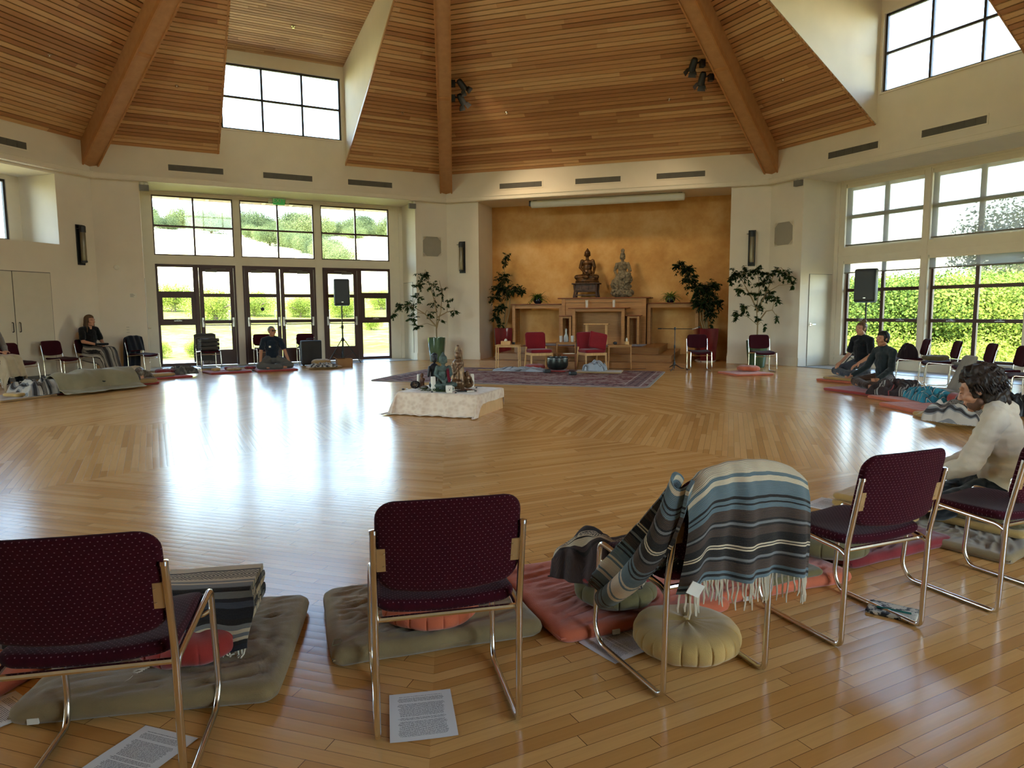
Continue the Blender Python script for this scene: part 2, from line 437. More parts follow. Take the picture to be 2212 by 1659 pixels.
def shade_mat():
    t = NT('roller_shade_mesh'); t.t.nodes.remove(t.b); o = t.obj()
    tr = t.n('ShaderNodeBsdfTransparent'); df = t.n('ShaderNodeBsdfDiffuse'); tl = t.n('ShaderNodeBsdfTranslucent')
    tr.inputs[0].default_value = (.95, .93, .88, 1)
    df.inputs[0].default_value = srgb(170, 166, 156); tl.inputs[0].default_value = srgb(150, 152, 156)
    a = t.n('ShaderNodeMixShader', i_0=.35); t.t.links.new(df.outputs[0], a.inputs[1]); t.t.links.new(tl.outputs[0], a.inputs[2])
    wv = t.noise(o, 220, 1); b = t.n('ShaderNodeMixShader'); t.set(b, 0, t.M('ADD', .60, t.M('MULTIPLY', wv, .1)))
    t.t.links.new(tr.outputs[0], b.inputs[1]); t.t.links.new(a.outputs[0], b.inputs[2])
    t.t.links.new(b.outputs[0], t.out.inputs[0]); return t.m
M_shade = shade_mat()

# ---------------------------------------------------------------- floor
Z_SOF = 4.39; U0, U1, RD = .955, 7.67, 1.17               # recess opening and depth
TALL = (-3, -1, 1, 3)
ODD = (-3, -1, 1, 3)                                      # walls with tall glazing and a dormer; the rear pair added for light
mb = MB(); ring = [(R8*1.0*sin(k*pi/4), R8*1.0*cos(k*pi/4), 0) for k in range(8)]
mb.add([(0, 0, 0)]+ring, [(0, 1+(k+1) % 8, 1+k) for k in range(8)])
struct('floor', mb, M_floor)
mb = MB()
for k in TALL: mb.quad(W(k, U0, .03, 0), W(k, U1, .03, 0), W(k, U1, RD, 0), W(k, U0, RD, 0))
mb.quad(W(0, U0, .0, 0), W(0, U1, .0, 0), W(0, U1, RD, 0), W(0, U0, RD, 0), mi=1)
struct('floor_recess', mb, [M_tile, M_floor])
mb = MB()
for k in TALL: mb.box(U0, U1, -.015, .035, .0, .006, WM(k))
struct('trim_threshold', mb, M_black)

# ---------------------------------------------------------------- walls
def wall(name, k, z0, z1, holes, mat=M_wall, v=0., th=.12, u0=0., u1=LW, parent=None):
    us = sorted({u0, u1} | {h[0] for h in holes} | {h[1] for h in holes}); zs = sorted({z0, z1} | {h[2] for h in holes} | {h[3] for h in holes})
    m = MB(); T = WM(k)
    for a, b in zip(us, us[1:]):
        for c, d in zip(zs, zs[1:]):
            if any(h[0] <= a+1e-6 and b <= h[1]+1e-6 and h[2] <= c+1e-6 and d <= h[3]+1e-6 for h in holes): continue
            m.box(a, b, v, v+th, c, d, T)
    return struct(name, m, mat, parent)
BAYS = [(1.2, 3.08), (3.25, 5.15), (5.34, 7.28)]
DU0, DU1, DZ0, DZ1 = 2.80, 5.70, 5.80, 7.36               # dormer window
OU0, OU1, DZT, DSL = 2.72, 5.79, 7.68, .178               # dormer opening, its ceiling height and pitch
RZ, RS = 5.20, .577                                       # main roof height at the wall and its pitch
VD = (DZT-RZ)/(RS-DSL)                                    # how far in the dormer reaches
names = {-2: 'left', -1: 'doors', 0: 'altar', 1: 'right', 2: 'east', 3: 'rear_right', -4: 'rear', -3: 'rear_left'}
for k in range(-4, 4):
    nm = 'wall_' + names[k]
    if k in ODD:
        wall(nm, k, 0, DZT+.05, [(U0, U1, 0, Z_SOF), (DU0, DU1, DZ0, DZ1), (0, OU0, RZ+.12, 9), (OU1, LW, RZ+.12, 9)])
    elif k == 0: wall(nm, k, 0, RZ+.12, [(U0, U1, 0, Z_SOF)])
    elif k == -2: wall(nm, k, 0, RZ+.12, [(4.6, 7.73, 2.85, 4.33)])
    else: wall(nm, k, 0, RZ+.12, [])
# recess cheeks, soffit and back walls
DOOR_V0, DOOR_V1, DOOR_H = .30, 1.10, 2.2
for k in (-3, -1, 0, 1, 3):
    T = WM(k); m = MB()
    m.box(U0-.12, U0, .12, RD+.12, 0, Z_SOF, T); m.box(U1, U1+.12, .12, RD+.12, 0, Z_SOF, T)
    m.box(U0-.12, U1+.12, .12, RD+.12, Z_SOF, Z_SOF+.12, T)
    struct('wall_recess_' + names[k], m, M_wall)
wall('wall_ochre', 0, 0, Z_SOF, [], M_gold, RD, .12, U0, U1)
Z1, Z2, Z3 = 2.60, 2.82, 4.27
for k in TALL:
    lo = 0.0 if k == -1 else .24; zt = Z1 if k == -1 else 2.5
    BS_ = BAYS[:2] if k == 3 else BAYS
    hs = [(a, b, lo, zt) for a, b in BS_] + [(a, b, Z2, Z3+.03) for a, b in BS_]
    wall('wall_glazed_' + names[k], k, 0, Z_SOF, hs, M_trim, RD, .12 if k == -1 else .16, U0, U1)
    # raised casings
    m = MB(); T = WM(k)
    m.box(U0, U0+.10, RD-.03, RD, 0, Z_SOF, T); m.box(U1-.10, U1, RD-.03, RD, 0, Z_SOF, T); m.box(U0, U1, RD-.03, RD, Z_SOF-.035, Z_SOF, T)
    for a, b in ((BAYS[0][1], BAYS[1][0]), (BAYS[1][1], BAYS[2][0])): m.box(a+.025, b-.025, RD-.02, RD, lo, Z3+.06, T)
    m.box(U0+.1, U1-.1, RD-.014, RD, (zt+Z2)/2-.05, (zt+Z2)/2+.06, T)
    if k != -1: m.box(U0+.1, U1-.1, RD-.05, RD, lo-.04, lo, T); m.box(U0, U1, RD-.02, RD, 0, .14, T)
    struct('trim_casing_' + names[k], m, M_trim)
# niche high in the left wall, with its own window
T = WM(-2); m = MB(); nz0, nz1, nd = 2.85, 4.33, 1.05
m.box(7.73, 7.85, .12, nd+.12, nz0-.1, nz1+.1, T); m.box(4.48, 4.6, .12, nd+.12, nz0-.1, nz1+.1, T)
m.box(4.48, 7.85, .12, nd+.12, nz1, nz1+.12, T); m.box(4.48, 7.85, .12, nd+.12, nz0-.12, nz0, T)
struct('wall_niche', m, M_wall)
wall('wall_niche_glazed', -2, nz0, nz1, [(4.8, 7.45, nz0+.08, nz1-.1)], M_trim, nd, .1, 4.6, 7.73)
# ledge running round the hall, baseboards
for k in range(-4, 4):
    m = MB(); T = WM(k); e = .19*tan(pi/8)
    def strip(v0, z0, z1):
        a = -v0*tan(pi/8)
        vs = [T @ Vector(p) for p in ((a, v0, z0), (LW-a, v0, z0), (LW-a, v0, z1), (a, v0, z1), (0, 0, z0), (LW, 0, z0), (LW, 0, z1), (0, 0, z1))]
        m.add(vs, [(0, 3, 2, 1), (3, 7, 6, 2), (0, 1, 5, 4)])
    strip(-.19, 4.40, 4.49); strip(-.165, 4.385, 4.40); strip(-.205, 4.49, 4.515)
    struct('trim_ledge', m, M_trim)
    m = MB()
    segs = [(0, U0), (U1, LW)] if k in (-3, -1, 0, 1, 3) else ([(0, 6.0), (7.47, LW)] if k == -2 else [(0, LW)])
    for a, b in segs: m.box(a, b, -.014, 0, 0, .20, T); m.box(a, b, -.018, -.014, .185, .2, T)
    if k in (-1, 1): m.box(U0, U0+.014, 0, .28, 0, .2, T); m.box(U1-.014, U1, 0, .30, 0, .2, T)
    if k == 0: m.box(U0, U0+.014, 0, RD, 0, .2, T); m.box(U1-.014, U1, 0, RD, 0, .2, T)
    struct('baseboard_' + names[k], m, M_trim)

# ---------------------------------------------------------------- roof of slats, one face at a time
BW = .17                                                  # half width of a beam
def slats(k, sl, z0, smin, smax, lim, pitch, mat, name, parent=None, holes=None):
    """boards parallel to the wall on a sloping face; s = distance up the slope"""
    a = math.atan(sl); m = MB(); back = MB(); T = WM(k); s = smin; gap = pitch*.2; th = .025
    def P(u, s_, off): vv = -s_*cos(a)+off*sin(a)*-1; return T @ Vector((u, vv, z0+s_*sin(a)-off*cos(a)))
    i = 0
    while s < smax:
        s1 = min(s+pitch-gap, smax); spans = lim((s+s1)/2*cos(a))
        for u0, u1 in spans:
            if u1-u0 < .05: continue
            l0 = [x for x in lim(s*cos(a)) if abs(x[0]-u0) < .6 and abs(x[1]-u1) < .6] or [(u0, u1)]
            l1 = [x for x in lim(s1*cos(a)) if abs(x[0]-u0) < .6 and abs(x[1]-u1) < .6] or [(u0, u1)]
            q = [(l0[0][0], s), (l0[0][1], s), (l1[0][1], s1), (l1[0][0], s1)]
            vs = [P(x, y, th) for x, y in q] + [P(x, y, 0) for x, y in q]
            row = i*.145+.07
            uv = [(x, row + (y-s)*.8) for x, y in q]
            m.add(vs, [(0, 3, 2, 1), (0, 1, 5, 4), (2, 3, 7, 6)], [[uv[0], uv[3], uv[2], uv[1]], [uv[0], uv[1], uv[1], uv[0]], [uv[2], uv[3], uv[3], uv[2]]])
            back.quad(P(l0[0][0], s, -.03), P(l1[0][0], s+pitch, -.03), P(l1[0][1], s+pitch, -.03), P(l0[0][1], s, -.03))
        s += pitch; i += 1
    o = struct(name, m, mat, parent); b = struct('backing', back, M_back, o); return o
for k in range(-4, 4):
    def lim(h, k=k):
        e = BW/cos(pi/8)*.9; lo = h*tan(pi/8)+e; hi = LW-lo
        if hi-lo < .05: return []
        if k in ODD and h < VD: return [(lo, OU0), (OU1, hi)]
        return [(lo, hi)]
    slats(k, RS, RZ, 0.0, (AP-.25)/cos(math.atan(RS)), lim, .115, M_slat, 'ceiling_' + names[k])
for k in ODD:
    T = WM(k)
    slats(k, DSL, DZT, 0.0, VD/cos(math.atan(DSL)), lambda h: [(OU0, OU1)], .10, M_slat2, 'ceiling_dormer_' + names[k])
    m = MB()
    for u, w in ((OU0, -.06), (OU1, .06)):
        vs = [T @ Vector(p) for p in ((u, 0, RZ), (u, 0, DZT), (u, -VD, DZT+DSL*VD))]; m.add(vs+[T @ Vector(p) for p in ((u+w, 0, RZ), (u+w, 0, DZT), (u+w, -VD, DZT+DSL*VD))], [(0, 1, 2), (3, 5, 4), (0, 2, 5, 3)])
    struct('wall_dormer_' + names[k], m, M_wall)
    m = MB(); a = math.atan(RS); L = VD/cos(a)
    for u, w in ((OU0, .022), (OU1, -.022)):                # edge boards of the roof opening
        pts = []
        for s_ in (0, L):
            for o1 in (-.03, .035):
                for uu in (min(u+w, u), max(u+w, u)): pts.append(T @ Vector((uu - (.05 if u == OU0 else 0) + (.05 if u == OU1 else 0)*0, -s_*cos(a)-o1*sin(a), RZ+s_*sin(a)-o1*cos(a))))
        m.add(pts, [(0, 1, 3, 2), (4, 6, 7, 5), (0, 4, 5, 1), (2, 3, 7, 6), (0, 2, 6, 4), (1, 5, 7, 3)])
    struct('trim_opening_' + names[k], m, M_beam)
# beams up the eight hips
BS = RS*cos(pi/8)
def beam():
    m = MB(); e = MB()
    L = R8-.55; n = Vector((0, 1, 0))
    def P(x, d, off): return Vector((x, -d, 4.62+BS*d+off))     # local: vertex at origin, running to -y
    # the end is cut to fit the corner
    c = tan(pi/8); dep = .62
    def prism(mm, x0, x1, o0, o1, d0=None, d1=L, mi=0):
        pts = []
        for dd in (0, 1):
            for off in (o0, o1):
                for x in (x0, x1):
                    d = (abs(x)*c if d0 is None else d0) if dd == 0 else d1
                    pts.append(P(x, d, off))
        mm.add(pts, [(0, 1, 3, 2), (4, 6, 7, 5), (0, 4, 5, 1), (2, 3, 7, 6), (0, 2, 6, 4), (1, 5, 7, 3)], None, mi)
    prism(m, -BW+.03, 0, .03, dep); prism(m, 0, BW-.03, .03, dep)
    for s_ in (-1, 1):
        x0, x1 = sorted((s_*BW, s_*(BW-.032)))
        prism(e, x0, x1, 0.0, dep*.2); prism(m, x0, x1, dep*.2, dep)
    for d in (3.1, 6.4, 9.0): prism(e, -BW+.03, BW-.03, .014, .05, d, d+.07)
    return mesh('beam', m, M_beam, False), mesh('beam_edge', e, M_beam2, False)
bm1, bm2 = beam()
for k in range(-4, 4):
    a = k*pi/4; b = bpy.data.objects.new('ceiling_beam', bm1); col.objects.link(b); b['kind'] = 'structure'
    b.location = (R8*sin(a), R8*cos(a), 0); b.rotation_euler = (0, 0, -a)
    c_ = bpy.data.objects.new('edge_board', bm2); col.objects.link(c_); c_.parent = b
m = MB(); m.lathe([(.01, 10.0), (.55, 10.0), (.75, 10.35), (.75, 11.6), (.01, 11.6)], 16)
struct('ceiling_hub', m, M_beam)

# ---------------------------------------------------------------- windows and doors
def bars(m, T, v0, v1, a, b, z0, z1, w, us=(), zs=(), wm=None):
    wm = wm or w
    m.box(a, a+w, v0, v1, z0, z1, T); m.box(b-w, b, v0, v1, z0, z1, T); m.box(a+w, b-w, v0, v1, z0, z0+w, T); m.box(a+w, b-w, v0, v1, z1-w, z1, T)
    for u in us: m.box(u-wm/2, u+wm/2, v0, v1, z0+w, z1-w, T)
    for z in zs: m.box(a+w, b-w, v0+.004, v1-.004, z-wm/2, z+wm/2, T)
wcount = [0]
def window(k, a, b, z0, z1, v, mat, us=(), zs=(), w=.05, wm=None):
    wcount[0] += 1; r = sempty('window_%d' % wcount[0]); T = WM(k); m = MB()
    bars(m, T, v, v+.06, a, b, z0, z1, w, us, zs, wm); struct('window_frame', m, mat, r)
    g = MB(); g.box(a+w*.5, b-w*.5, v+.025, v+.031, z0+w*.5, z1-w*.5, T); struct('pane', g, M_glass, r); return r
vf = RD+.03
for a, b in BAYS: window(-1, a, b, Z2, Z3+.03, vf, M_dframe, [(a+b)/2], [3.55], .03, .045)
for k in ODD:  # the rear pair of dormer windows is unseen, put in for extra daylight
    w3 = (DU1-DU0)/3
    window(k, DU0, DU1, DZ0, DZ1, .05, M_mull, [DU0+w3, DU0+2*w3], [(DZ0+DZ1)/2], .045, .05)
    m = MB(); T = WM(k); m.box(DU0-.03, DU1+.03, -.03, 0, DZ0-.035, DZ0, T); m.box(DU0-.04, DU0, -.012, 0, DZ0, DZ1+.1, T); m.box(DU1, DU1+.04, -.012, 0, DZ0, DZ1+.1, T); m.box(DU0, DU1, -.012, 0, DZ1, DZ1+.1, T)
    struct('trim_dormer_' + names[k], m, M_trim)
window(-2, 4.8, 7.45, nz0+.08, nz1-.1, nd+.03, M_mull, [5.7, 6.6], [], .05)
def crank(parent, T, u, z, v):
    m = MB(); m.box(u-.09, u+.09, v-.012, v, z-.012, z+.006, T); m.tube(fillet([T @ Vector(p) for p in ((u-.05, v-.02, z), (u, v-.04, z+.035), (u+.06, v-.03, z+.005))], .02), .006, 6)
    o = obj('crank_handle', m, M_steel, parent); o['label'] = 'metal crank handle'; return o
for a, b in BAYS:
    mid = (a+b)/2; v = RD+.13
    window(1, a, b, Z2, Z3+.03, v, M_trim, [mid], [3.545], .05, .09)
    r = window(1, a, b, .24, 2.5, v, M_dframe, [mid], [1.10, 1.81], .055, .075)
    for u in ((a+mid)/2, (mid+b)/2): crank(r, WM(1), u, 1.10, v)
    for k in ((-3, 3) if a < 5 else (-3,)):  # unseen rear windows, added to brighten the near chairs and blankets
        window(k, a, b, Z2, Z3+.03, v, M_trim, [mid], [3.545], .05, .09); window(k, a, b, .24, 2.5, v, M_dframe, [mid], [1.10, 1.81], .055, .075)
# fixed stack beside the outer doors
def sidelight(a, b):
    r = window(-1, a, b, 0.0, Z1, vf, M_dframe, [], [1.87, 1.10], .055, .09); T = WM(-1)
    m = MB(); bars(m, T, vf-.02, vf+.05, a+.05, b-.05, 1.14, 1.83, .075); struct('window_frame', m, M_dframe, r); crank(r, T, (a+b)/2, 1.17, vf-.02)
    m = MB(); m.box(a, b, vf-.01, vf+.06, 0, .08, T); struct('window_frame', m, M_dframe, r)
dcount = [0]
def door_leaf(a, b, pull):
    """brown glazed leaf with crash bar, closer and pull; pull = side of the handle"""
    dcount[0] += 1; r = sempty('door_%d' % dcount[0]); T = WM(-1); m = MB(); v0, v1 = vf-.005, vf+.045; z0, z1 = .012, Z1-.07
    m.box(a, a+.10, v0, v1, z0, z1, T); m.box(b-.10, b, v0, v1, z0, z1, T); m.box(a+.1, b-.1, v0, v1, z0, .40, T); m.box(a+.1, b-.1, v0, v1, z1-.10, z1, T)
    for z in (1.82, 1.13): m.box(a+.1, b-.1, v0+.004, v1-.004, z-.045, z+.045, T)
    struct('door_frame', m, M_dframe, r)
    g = MB(); g.box(a+.08, b-.08, vf+.018, vf+.024, .38, z1-.08, T); struct('pane', g, M_glass, r)
    m = MB(); m.box(a+.03, a+.075, v0-.05, v0, 1.0, 1.24, T); m.box(b-.075, b-.03, v0-.05, v0, 1.0, 1.24, T)
    m.tube(fillet([T @ Vector(p) for p in ((a+.05, v0-.03, 1.2), (a+.09, v0-.09, 1.05), (b-.09, v0-.09, 1.05), (b-.05, v0-.03, 1.2))], .04), .014, 8)
    o = obj('crash_bar', m, M_steel, r); o['label'] = 'metal crash bar'
    m = MB(); u = (b-.14) if pull > 0 else (a+.14)
    m.tube(fillet([T @ Vector(p) for p in ((u+.04*pull, vf+.05, 1.42), (u, vf+.12, 1.42), (u, vf+.12, .92), (u+.04*pull, vf+.05, .92))], .03), .011, 8)
    obj('pull_handle', m, M_steel, r)
    m = MB(); c = a+.3 if pull > 0 else b-.3; m.box(c-.14, c+.14, v0-.06, v0, z1-.115, z1-.055, T); m.box(min(c, c+.35*pull), max(c, c+.35*pull), v0-.05, v0-.035, z1-.04, z1-.02, T)
    o = obj('door_closer', m, M_grey, r); o['label'] = 'grey closer box'; return r
for i, (a, b) in enumerate(BAYS):
    mid = (a+b)/2; T = WM(-1); m = MB()
    if i == 0: xs = (mid-.0,); sidelight(a, mid-.03)
    elif i == 2: xs = (mid+.05,); sidelight(mid+.08, b)
    else: xs = ()
    m.box(a, a+.05, vf-.02, vf+.07, 0, Z1, T); m.box(b-.05, b, vf-.02, vf+.07, 0, Z1, T); m.box(a, b, vf-.02, vf+.07, Z1-.07, Z1, T)
    for x in xs: m.box(x-.045, x+.045, vf-.02, vf+.07, 0, Z1, T)
    struct('trim_doorframe', m, M_dframe)
    if i == 0: door_leaf(mid+.05, b-.055, 1)
    elif i == 2: door_leaf(a+.055, mid, -1)
    else: door_leaf(a+.055, mid-.008, 1); door_leaf(mid+.008, b-.055, -1)
m = MB(); m.lathe([(.001, 0), (.045, 0), (.05, .01), (.045, .02), (.001, .02)], 20); 
o = single('door_magnet_disc', m, M_black, 'round black disc fixed to the glass of the central double doors, left leaf', 'disc'); o.rotation_euler = (pi/2, 0, wrz(-1)); o.location = W(-1, 3.25+.47, vf+.0, 1.46)
# painted doors set into the recess cheeks
def cheek_door(k, u, name_side, knob_v, sgn):
    dcount[0] += 1; T = WM(k); s_ = sgn; m = MB()
    x0, x1 = sorted((u, u+s_*.012)); m.box(x0, x1, DOOR_V0+.01, DOOR_V1-.01, .01, DOOR_H-.01, T)
    o = struct('door_%d' % dcount[0], m, M_doorp)
    m = MB()
    for v_ in (DOOR_V0-.005, DOOR_V1-.015): m.box(*sorted((u, u+s_*.004)), v_, v_+.012, 0, DOOR_H, T)
    m.box(*sorted((u, u+s_*.004)), DOOR_V0, DOOR_V1, DOOR_H-.012, DOOR_H, T); struct('door_gap', m, M_grey, o)
    m = MB(); P = T @ Vector((u+s_*.012, knob_v, 1.0)); d = (T.to_3x3() @ Vector((s_, 0, 0)))
    m.tube([P, P+d*.01], .032, 16); m.tube([P, P+d*.06], .012, 10); Q = P+d*.06; e = (T.to_3x3() @ Vector((0, 1, 0)))
    m.tube([Q, Q+e*.11], .010, 8); h = obj('door_handle', m, M_chrome, o); h['label'] = 'chrome lever handle'
cheek_door(1, U0, 'right', .38, 1); cheek_door(-1, U1, 'left', .38, -1); cheek_door(-1, U0, 'left', .38, 1)
# big white cupboard doors in the left wall
T = WM(-2)
for i, (a, b, hu) in enumerate(((6.63, 7.45, 6.70), (5.80, 6.62, 6.55))):
    dcount[0] += 1; m = MB(); m.box(a+.004, b-.004, -.012, 0, .08, 2.22, T); m.box(a+.004, b-.004, -.016, 0, .08, .09, T)
    o = struct('door_%d' % dcount[0], m, M_doorp)
    m = MB(); m.tube(fillet([T @ Vector(p) for p in ((hu, -.012, 1.19), (hu, -.05, 1.19), (hu, -.05, 1.0), (hu, -.012, 1.0))], .025), .009, 8)
    h = obj('door_handle', m, M_mull, o); h['label'] = 'dark bronze pull handle'
m = MB(); m.box(5.79, 7.46, -.004, 0, .0, 2.235, T); struct('trim_cupboard', m, M_grey)

# ---------------------------------------------------------------- eaves outside, and closing roof shells
for k in TALL:
    T = WM(k); m = MB(); e = MB()
    m.box(-.6, LW+.6, RD+.12, RD+1.75, 4.56, 4.62, T)
    r_ = struct('trim_eave_' + names[k], m, M_soff)
    m = MB(); m.box(-.6, LW+.6, RD+1.75, RD+1.8, 4.46, 4.66, T); struct('fascia', m, M_trim, r_)
    m = MB(); u = .3
    while u < LW: m.box(u, u+.09, RD+.12, RD+1.75, 4.47, 4.56, T); u += .75
    struct('rafter_tails', m, M_soff, r_)
for k in range(-4, 4):                                     # outer roof so daylight enters only by the windows
    T = WM(k); m = MB(); a = .35
    P = lambda u, v, z: T @ Vector((u, v, z))
    if k in ODD:
        m.quad(P(-.2, .2, RZ+.15), P(OU0-.06, .2, RZ+.15), P(OU0-.06, -VD, RZ+.15+RS*(VD+.2)), P(.414*VD, -VD, RZ+.15+RS*(VD+.2)))
        m.quad(P(OU1+.06, .2, RZ+.15), P(LW+.2, .2, RZ+.15), P(LW-.414*VD, -VD, RZ+.15+RS*(VD+.2)), P(OU1+.06, -VD, RZ+.15+RS*(VD+.2)))
        m.add([P(.414*VD-.1, -VD, RZ+.15+RS*(VD+.2)), P(LW-.414*VD+.1, -VD, RZ+.15+RS*(VD+.2)), P(LW/2, -AP, RZ+.15+RS*(AP+.2))], [(0, 1, 2)])
        m.quad(P(OU0-.1, .3, DZT+.1), P(OU1+.1, .3, DZT+.1), P(OU1+.1, -VD-.1, DZT+.1+DSL*VD), P(OU0-.1, -VD-.1, DZT+.1+DSL*VD))
        for u in (OU0-.06, OU1+.06): m.add([P(u, .12, RZ), P(u, .12, DZT+.1), P(u, -VD, DZT+.1+DSL*VD)], [(0, 1, 2)])
    else:
        m.add([P(-.2, .2, RZ+.15), P(LW+.2, .2, RZ+.15), P(LW/2, -AP, RZ+.15+RS*(AP+.2))], [(0, 1, 2)])
    struct('roof_' + names[k], m, M_back)
# ---------------------------------------------------------------- outside: patio, hills, trees
def terrain_h(x, y):
    r = hypot(x, y); th = math.degrees(atan2(x, y))
    h = 0.0
    if r > 24:
        h += (r-24)*.085 + max(0, r-95)*.075*max(.2, cos(radians(min(90, abs(th+22)*1.3))))
        h += 2.2*nz(x, y, 0, .018)*min(1, (r-24)/40) + (2.5*max(0, sin(radians(th*9+60))))*min(1, max(0, r-80)/90)
    if r > 13:
        h += .25*nz(x, y, 3, .11)*min(1, (r-13)/8)
    e = max(0, min(1, (th-15)/15)) if th < 100 else max(0, min(1, (130-th)/20))
    if th > 15: h = h*(1-.75*e) - 1.6*e*min(1, max(0, r-14)/5)
    return h-.17
m = MB(); radii = [0, 6, 11.4, 13, 15, 18, 22, 26, 31, 37, 44, 52, 62, 74, 88, 104, 124, 148, 176, 210, 250, 300]; NA = 96; vs = []
for r in radii:
    for i in range(NA):
        a = 2*pi*i/NA; x, y = r*sin(a), r*cos(a); vs.append((x, y, terrain_h(x, y) if r > 15 else -.17))
fs = [(j*NA+i, j*NA+(i+1) % NA, (j+1)*NA+(i+1) % NA, (j+1)*NA+i) for j in range(len(radii)-1) for i in range(NA)]
m.add(vs, fs)
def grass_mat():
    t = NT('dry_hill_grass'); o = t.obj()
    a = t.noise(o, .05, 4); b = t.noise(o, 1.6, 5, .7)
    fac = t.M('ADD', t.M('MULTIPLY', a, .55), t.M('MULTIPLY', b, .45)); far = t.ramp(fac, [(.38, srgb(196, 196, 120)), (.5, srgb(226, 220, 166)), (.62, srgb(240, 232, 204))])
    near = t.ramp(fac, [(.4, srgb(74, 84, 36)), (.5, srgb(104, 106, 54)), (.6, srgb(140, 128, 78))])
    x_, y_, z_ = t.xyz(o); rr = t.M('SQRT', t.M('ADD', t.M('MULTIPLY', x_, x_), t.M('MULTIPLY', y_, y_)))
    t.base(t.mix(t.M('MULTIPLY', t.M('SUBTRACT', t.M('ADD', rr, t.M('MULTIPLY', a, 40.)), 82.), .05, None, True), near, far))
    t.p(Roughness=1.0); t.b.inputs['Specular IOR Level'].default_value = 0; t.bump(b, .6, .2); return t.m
M_grass = grass_mat()
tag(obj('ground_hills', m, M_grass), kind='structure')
M_conc = plain('patio_concrete', srgb(206, 200, 188), .9, var=.06, scale=1.2)
m = MB()
for k in range(-4, 4):
    T = WM(k); a = tan(pi/8)
    m.add([T @ Vector(p) for p in ((-RD*a, .1, -.02), (LW+RD*a, .1, -.02), (LW+4.6*a, 4.6, -.05), (-4.6*a, 4.6, -.05), (-4.6*a, 4.6, -.3), (LW+4.6*a, 4.6, -.3))], [(0, 1, 2, 3), (3, 2, 5, 4)])
struct('ground_patio', m, M_conc)
def leaf_mat(name, stops, rnd=True):
    t = NT(name); o = t.obj()
    oi = t.n('ShaderNodeObjectInfo').outputs['Random']
    n = t.noise(o, .55, 3); n2 = t.noise(o, 6., 2)
    f = t.M('ADD', t.M('MULTIPLY', n, .5), t.M('ADD', t.M('MULTIPLY', n2, .3), t.M('MULTIPLY', oi, .3)))
    c = t.ramp(f, stops); t.base(c); t.p(Roughness=.7); t.b.inputs['Specular IOR Level'].default_value = .15
    tl = t.n('ShaderNodeBsdfTranslucent'); t.set(tl, 0, c); mx = t.n('ShaderNodeMixShader', i_0=.4)
    t.t.links.new(t.b.outputs[0], mx.inputs[1]); t.t.links.new(tl.outputs[0], mx.inputs[2]); t.t.links.new(mx.outputs[0], t.out.inputs[0]); return t.m
M_leafout = leaf_mat('green_tree_leaves', [(.3, srgb(38, 58, 20)), (.5, srgb(76, 96, 32)), (.68, srgb(118, 132, 50))])  # greens mixed by noise and from tree to tree
M_leafoak = leaf_mat('oak_leaves', [(.3, srgb(42, 54, 34)), (.5, srgb(66, 78, 48)), (.7, srgb(96, 106, 66))])
M_leafyel = leaf_mat('yellow_green_leaves', [(.3, srgb(62, 76, 22)), (.5, srgb(96, 112, 34)), (.7, srgb(134, 144, 56))])
M_bark = plain('tree_bark', srgb(84, 70, 56), .95, var=.2, scale=4)
def crown_mesh(name, n, R, H, size, seed, lumps=9):
    """a leafy crown: twig-end leaves scattered through overlapping lobes"""
    rnd = random.Random(seed); m = MB(); L = []
    for i in range(lumps):
        a = rnd.uniform(0, 2*pi); q = rnd.uniform(.1, .62)*R; L.append((q*cos(a), q*sin(a), rnd.uniform(-.32, .36)*H, rnd.uniform(.42, .62)*R))
    for i in range(n):
        c = rnd.choice(L); d = Vector((rnd.gauss(0, 1), rnd.gauss(0, 1), rnd.gauss(0, 1)*H/R)).normalized()
        p = Vector(c[:3]) + d*c[3]*rnd.uniform(.72, 1.06)*Vector((1, 1, .8)).length/1.63
        ax = Vector((rnd.uniform(-1, 1), rnd.uniform(-1, 1), rnd.uniform(-1, .6))).normalized(); b = ax.cross(d+Vector((.01, .02, .03))).normalized(); s = size*rnd.uniform(.6, 1.3)
        m.add([p, p+ax*s*.5+b*s*.33, p+ax*s, p+ax*s*.5-b*s*.33], [(0, 1, 2, 3)])
    return m
def tree_thing(cm, mat, H, label, cat='tree', nm='tree'):
    t = thing(nm, label, cat)
    o = obj('crown', cm, mat, t, smooth=False); o.location = (0, 0, H)
    m = MB(); m.tube([(0, 0, -.6), (.05, .02, H*.4), (0, 0, H*.8)], .14, 7, rs=[.2, .15, .1])
    for i in range(5): a = i*1.3; m.tube([(0, 0, H*.45), (.5*cos(a), .5*sin(a), H*.75), (1.2*cos(a), 1.2*sin(a), H*1.05)], .05, 5, rs=[.08, .06, .03])
    obj('trunk', m, M_bark, t); return t
protoA = tree_thing(mesh('crown', crown_mesh('a', 24000, 2.6, 2.2, .105, 1, 14), M_leafout, False), M_leafout, 2.6, '')
protoB = tree_thing(mesh('crown', crown_mesh('b', 16000, 3.2, 2.6, .15, 2, 16), M_leafoak, False), M_leafoak, 3.4, '')
protoC = tree_thing(mesh('crown', crown_mesh('c', 12000, 1.7, 1.2, .08, 3, 10), M_leafyel, False), M_leafyel, 1.0, '', 'shrub', 'shrub')
used = set()
def plant_out(proto, th, r, s, label, group, dz=0.0):
    x, y = r*sin(radians(th))+.0858, r*cos(radians(th))-8.73
    z = terrain_h(x, y)+dz
    if proto.name in used: o = dup(proto, (x, y, z), random.uniform(0, 6.28), label, group, s)
    else:
        used.add(proto.name); o = proto; o.location = (x, y, z); o.rotation_euler.z = random.uniform(0, 6.28); o.scale = (s,)*3; o['label'] = label
        if group: o['group'] = group
    return o
rnd = random.Random(11)
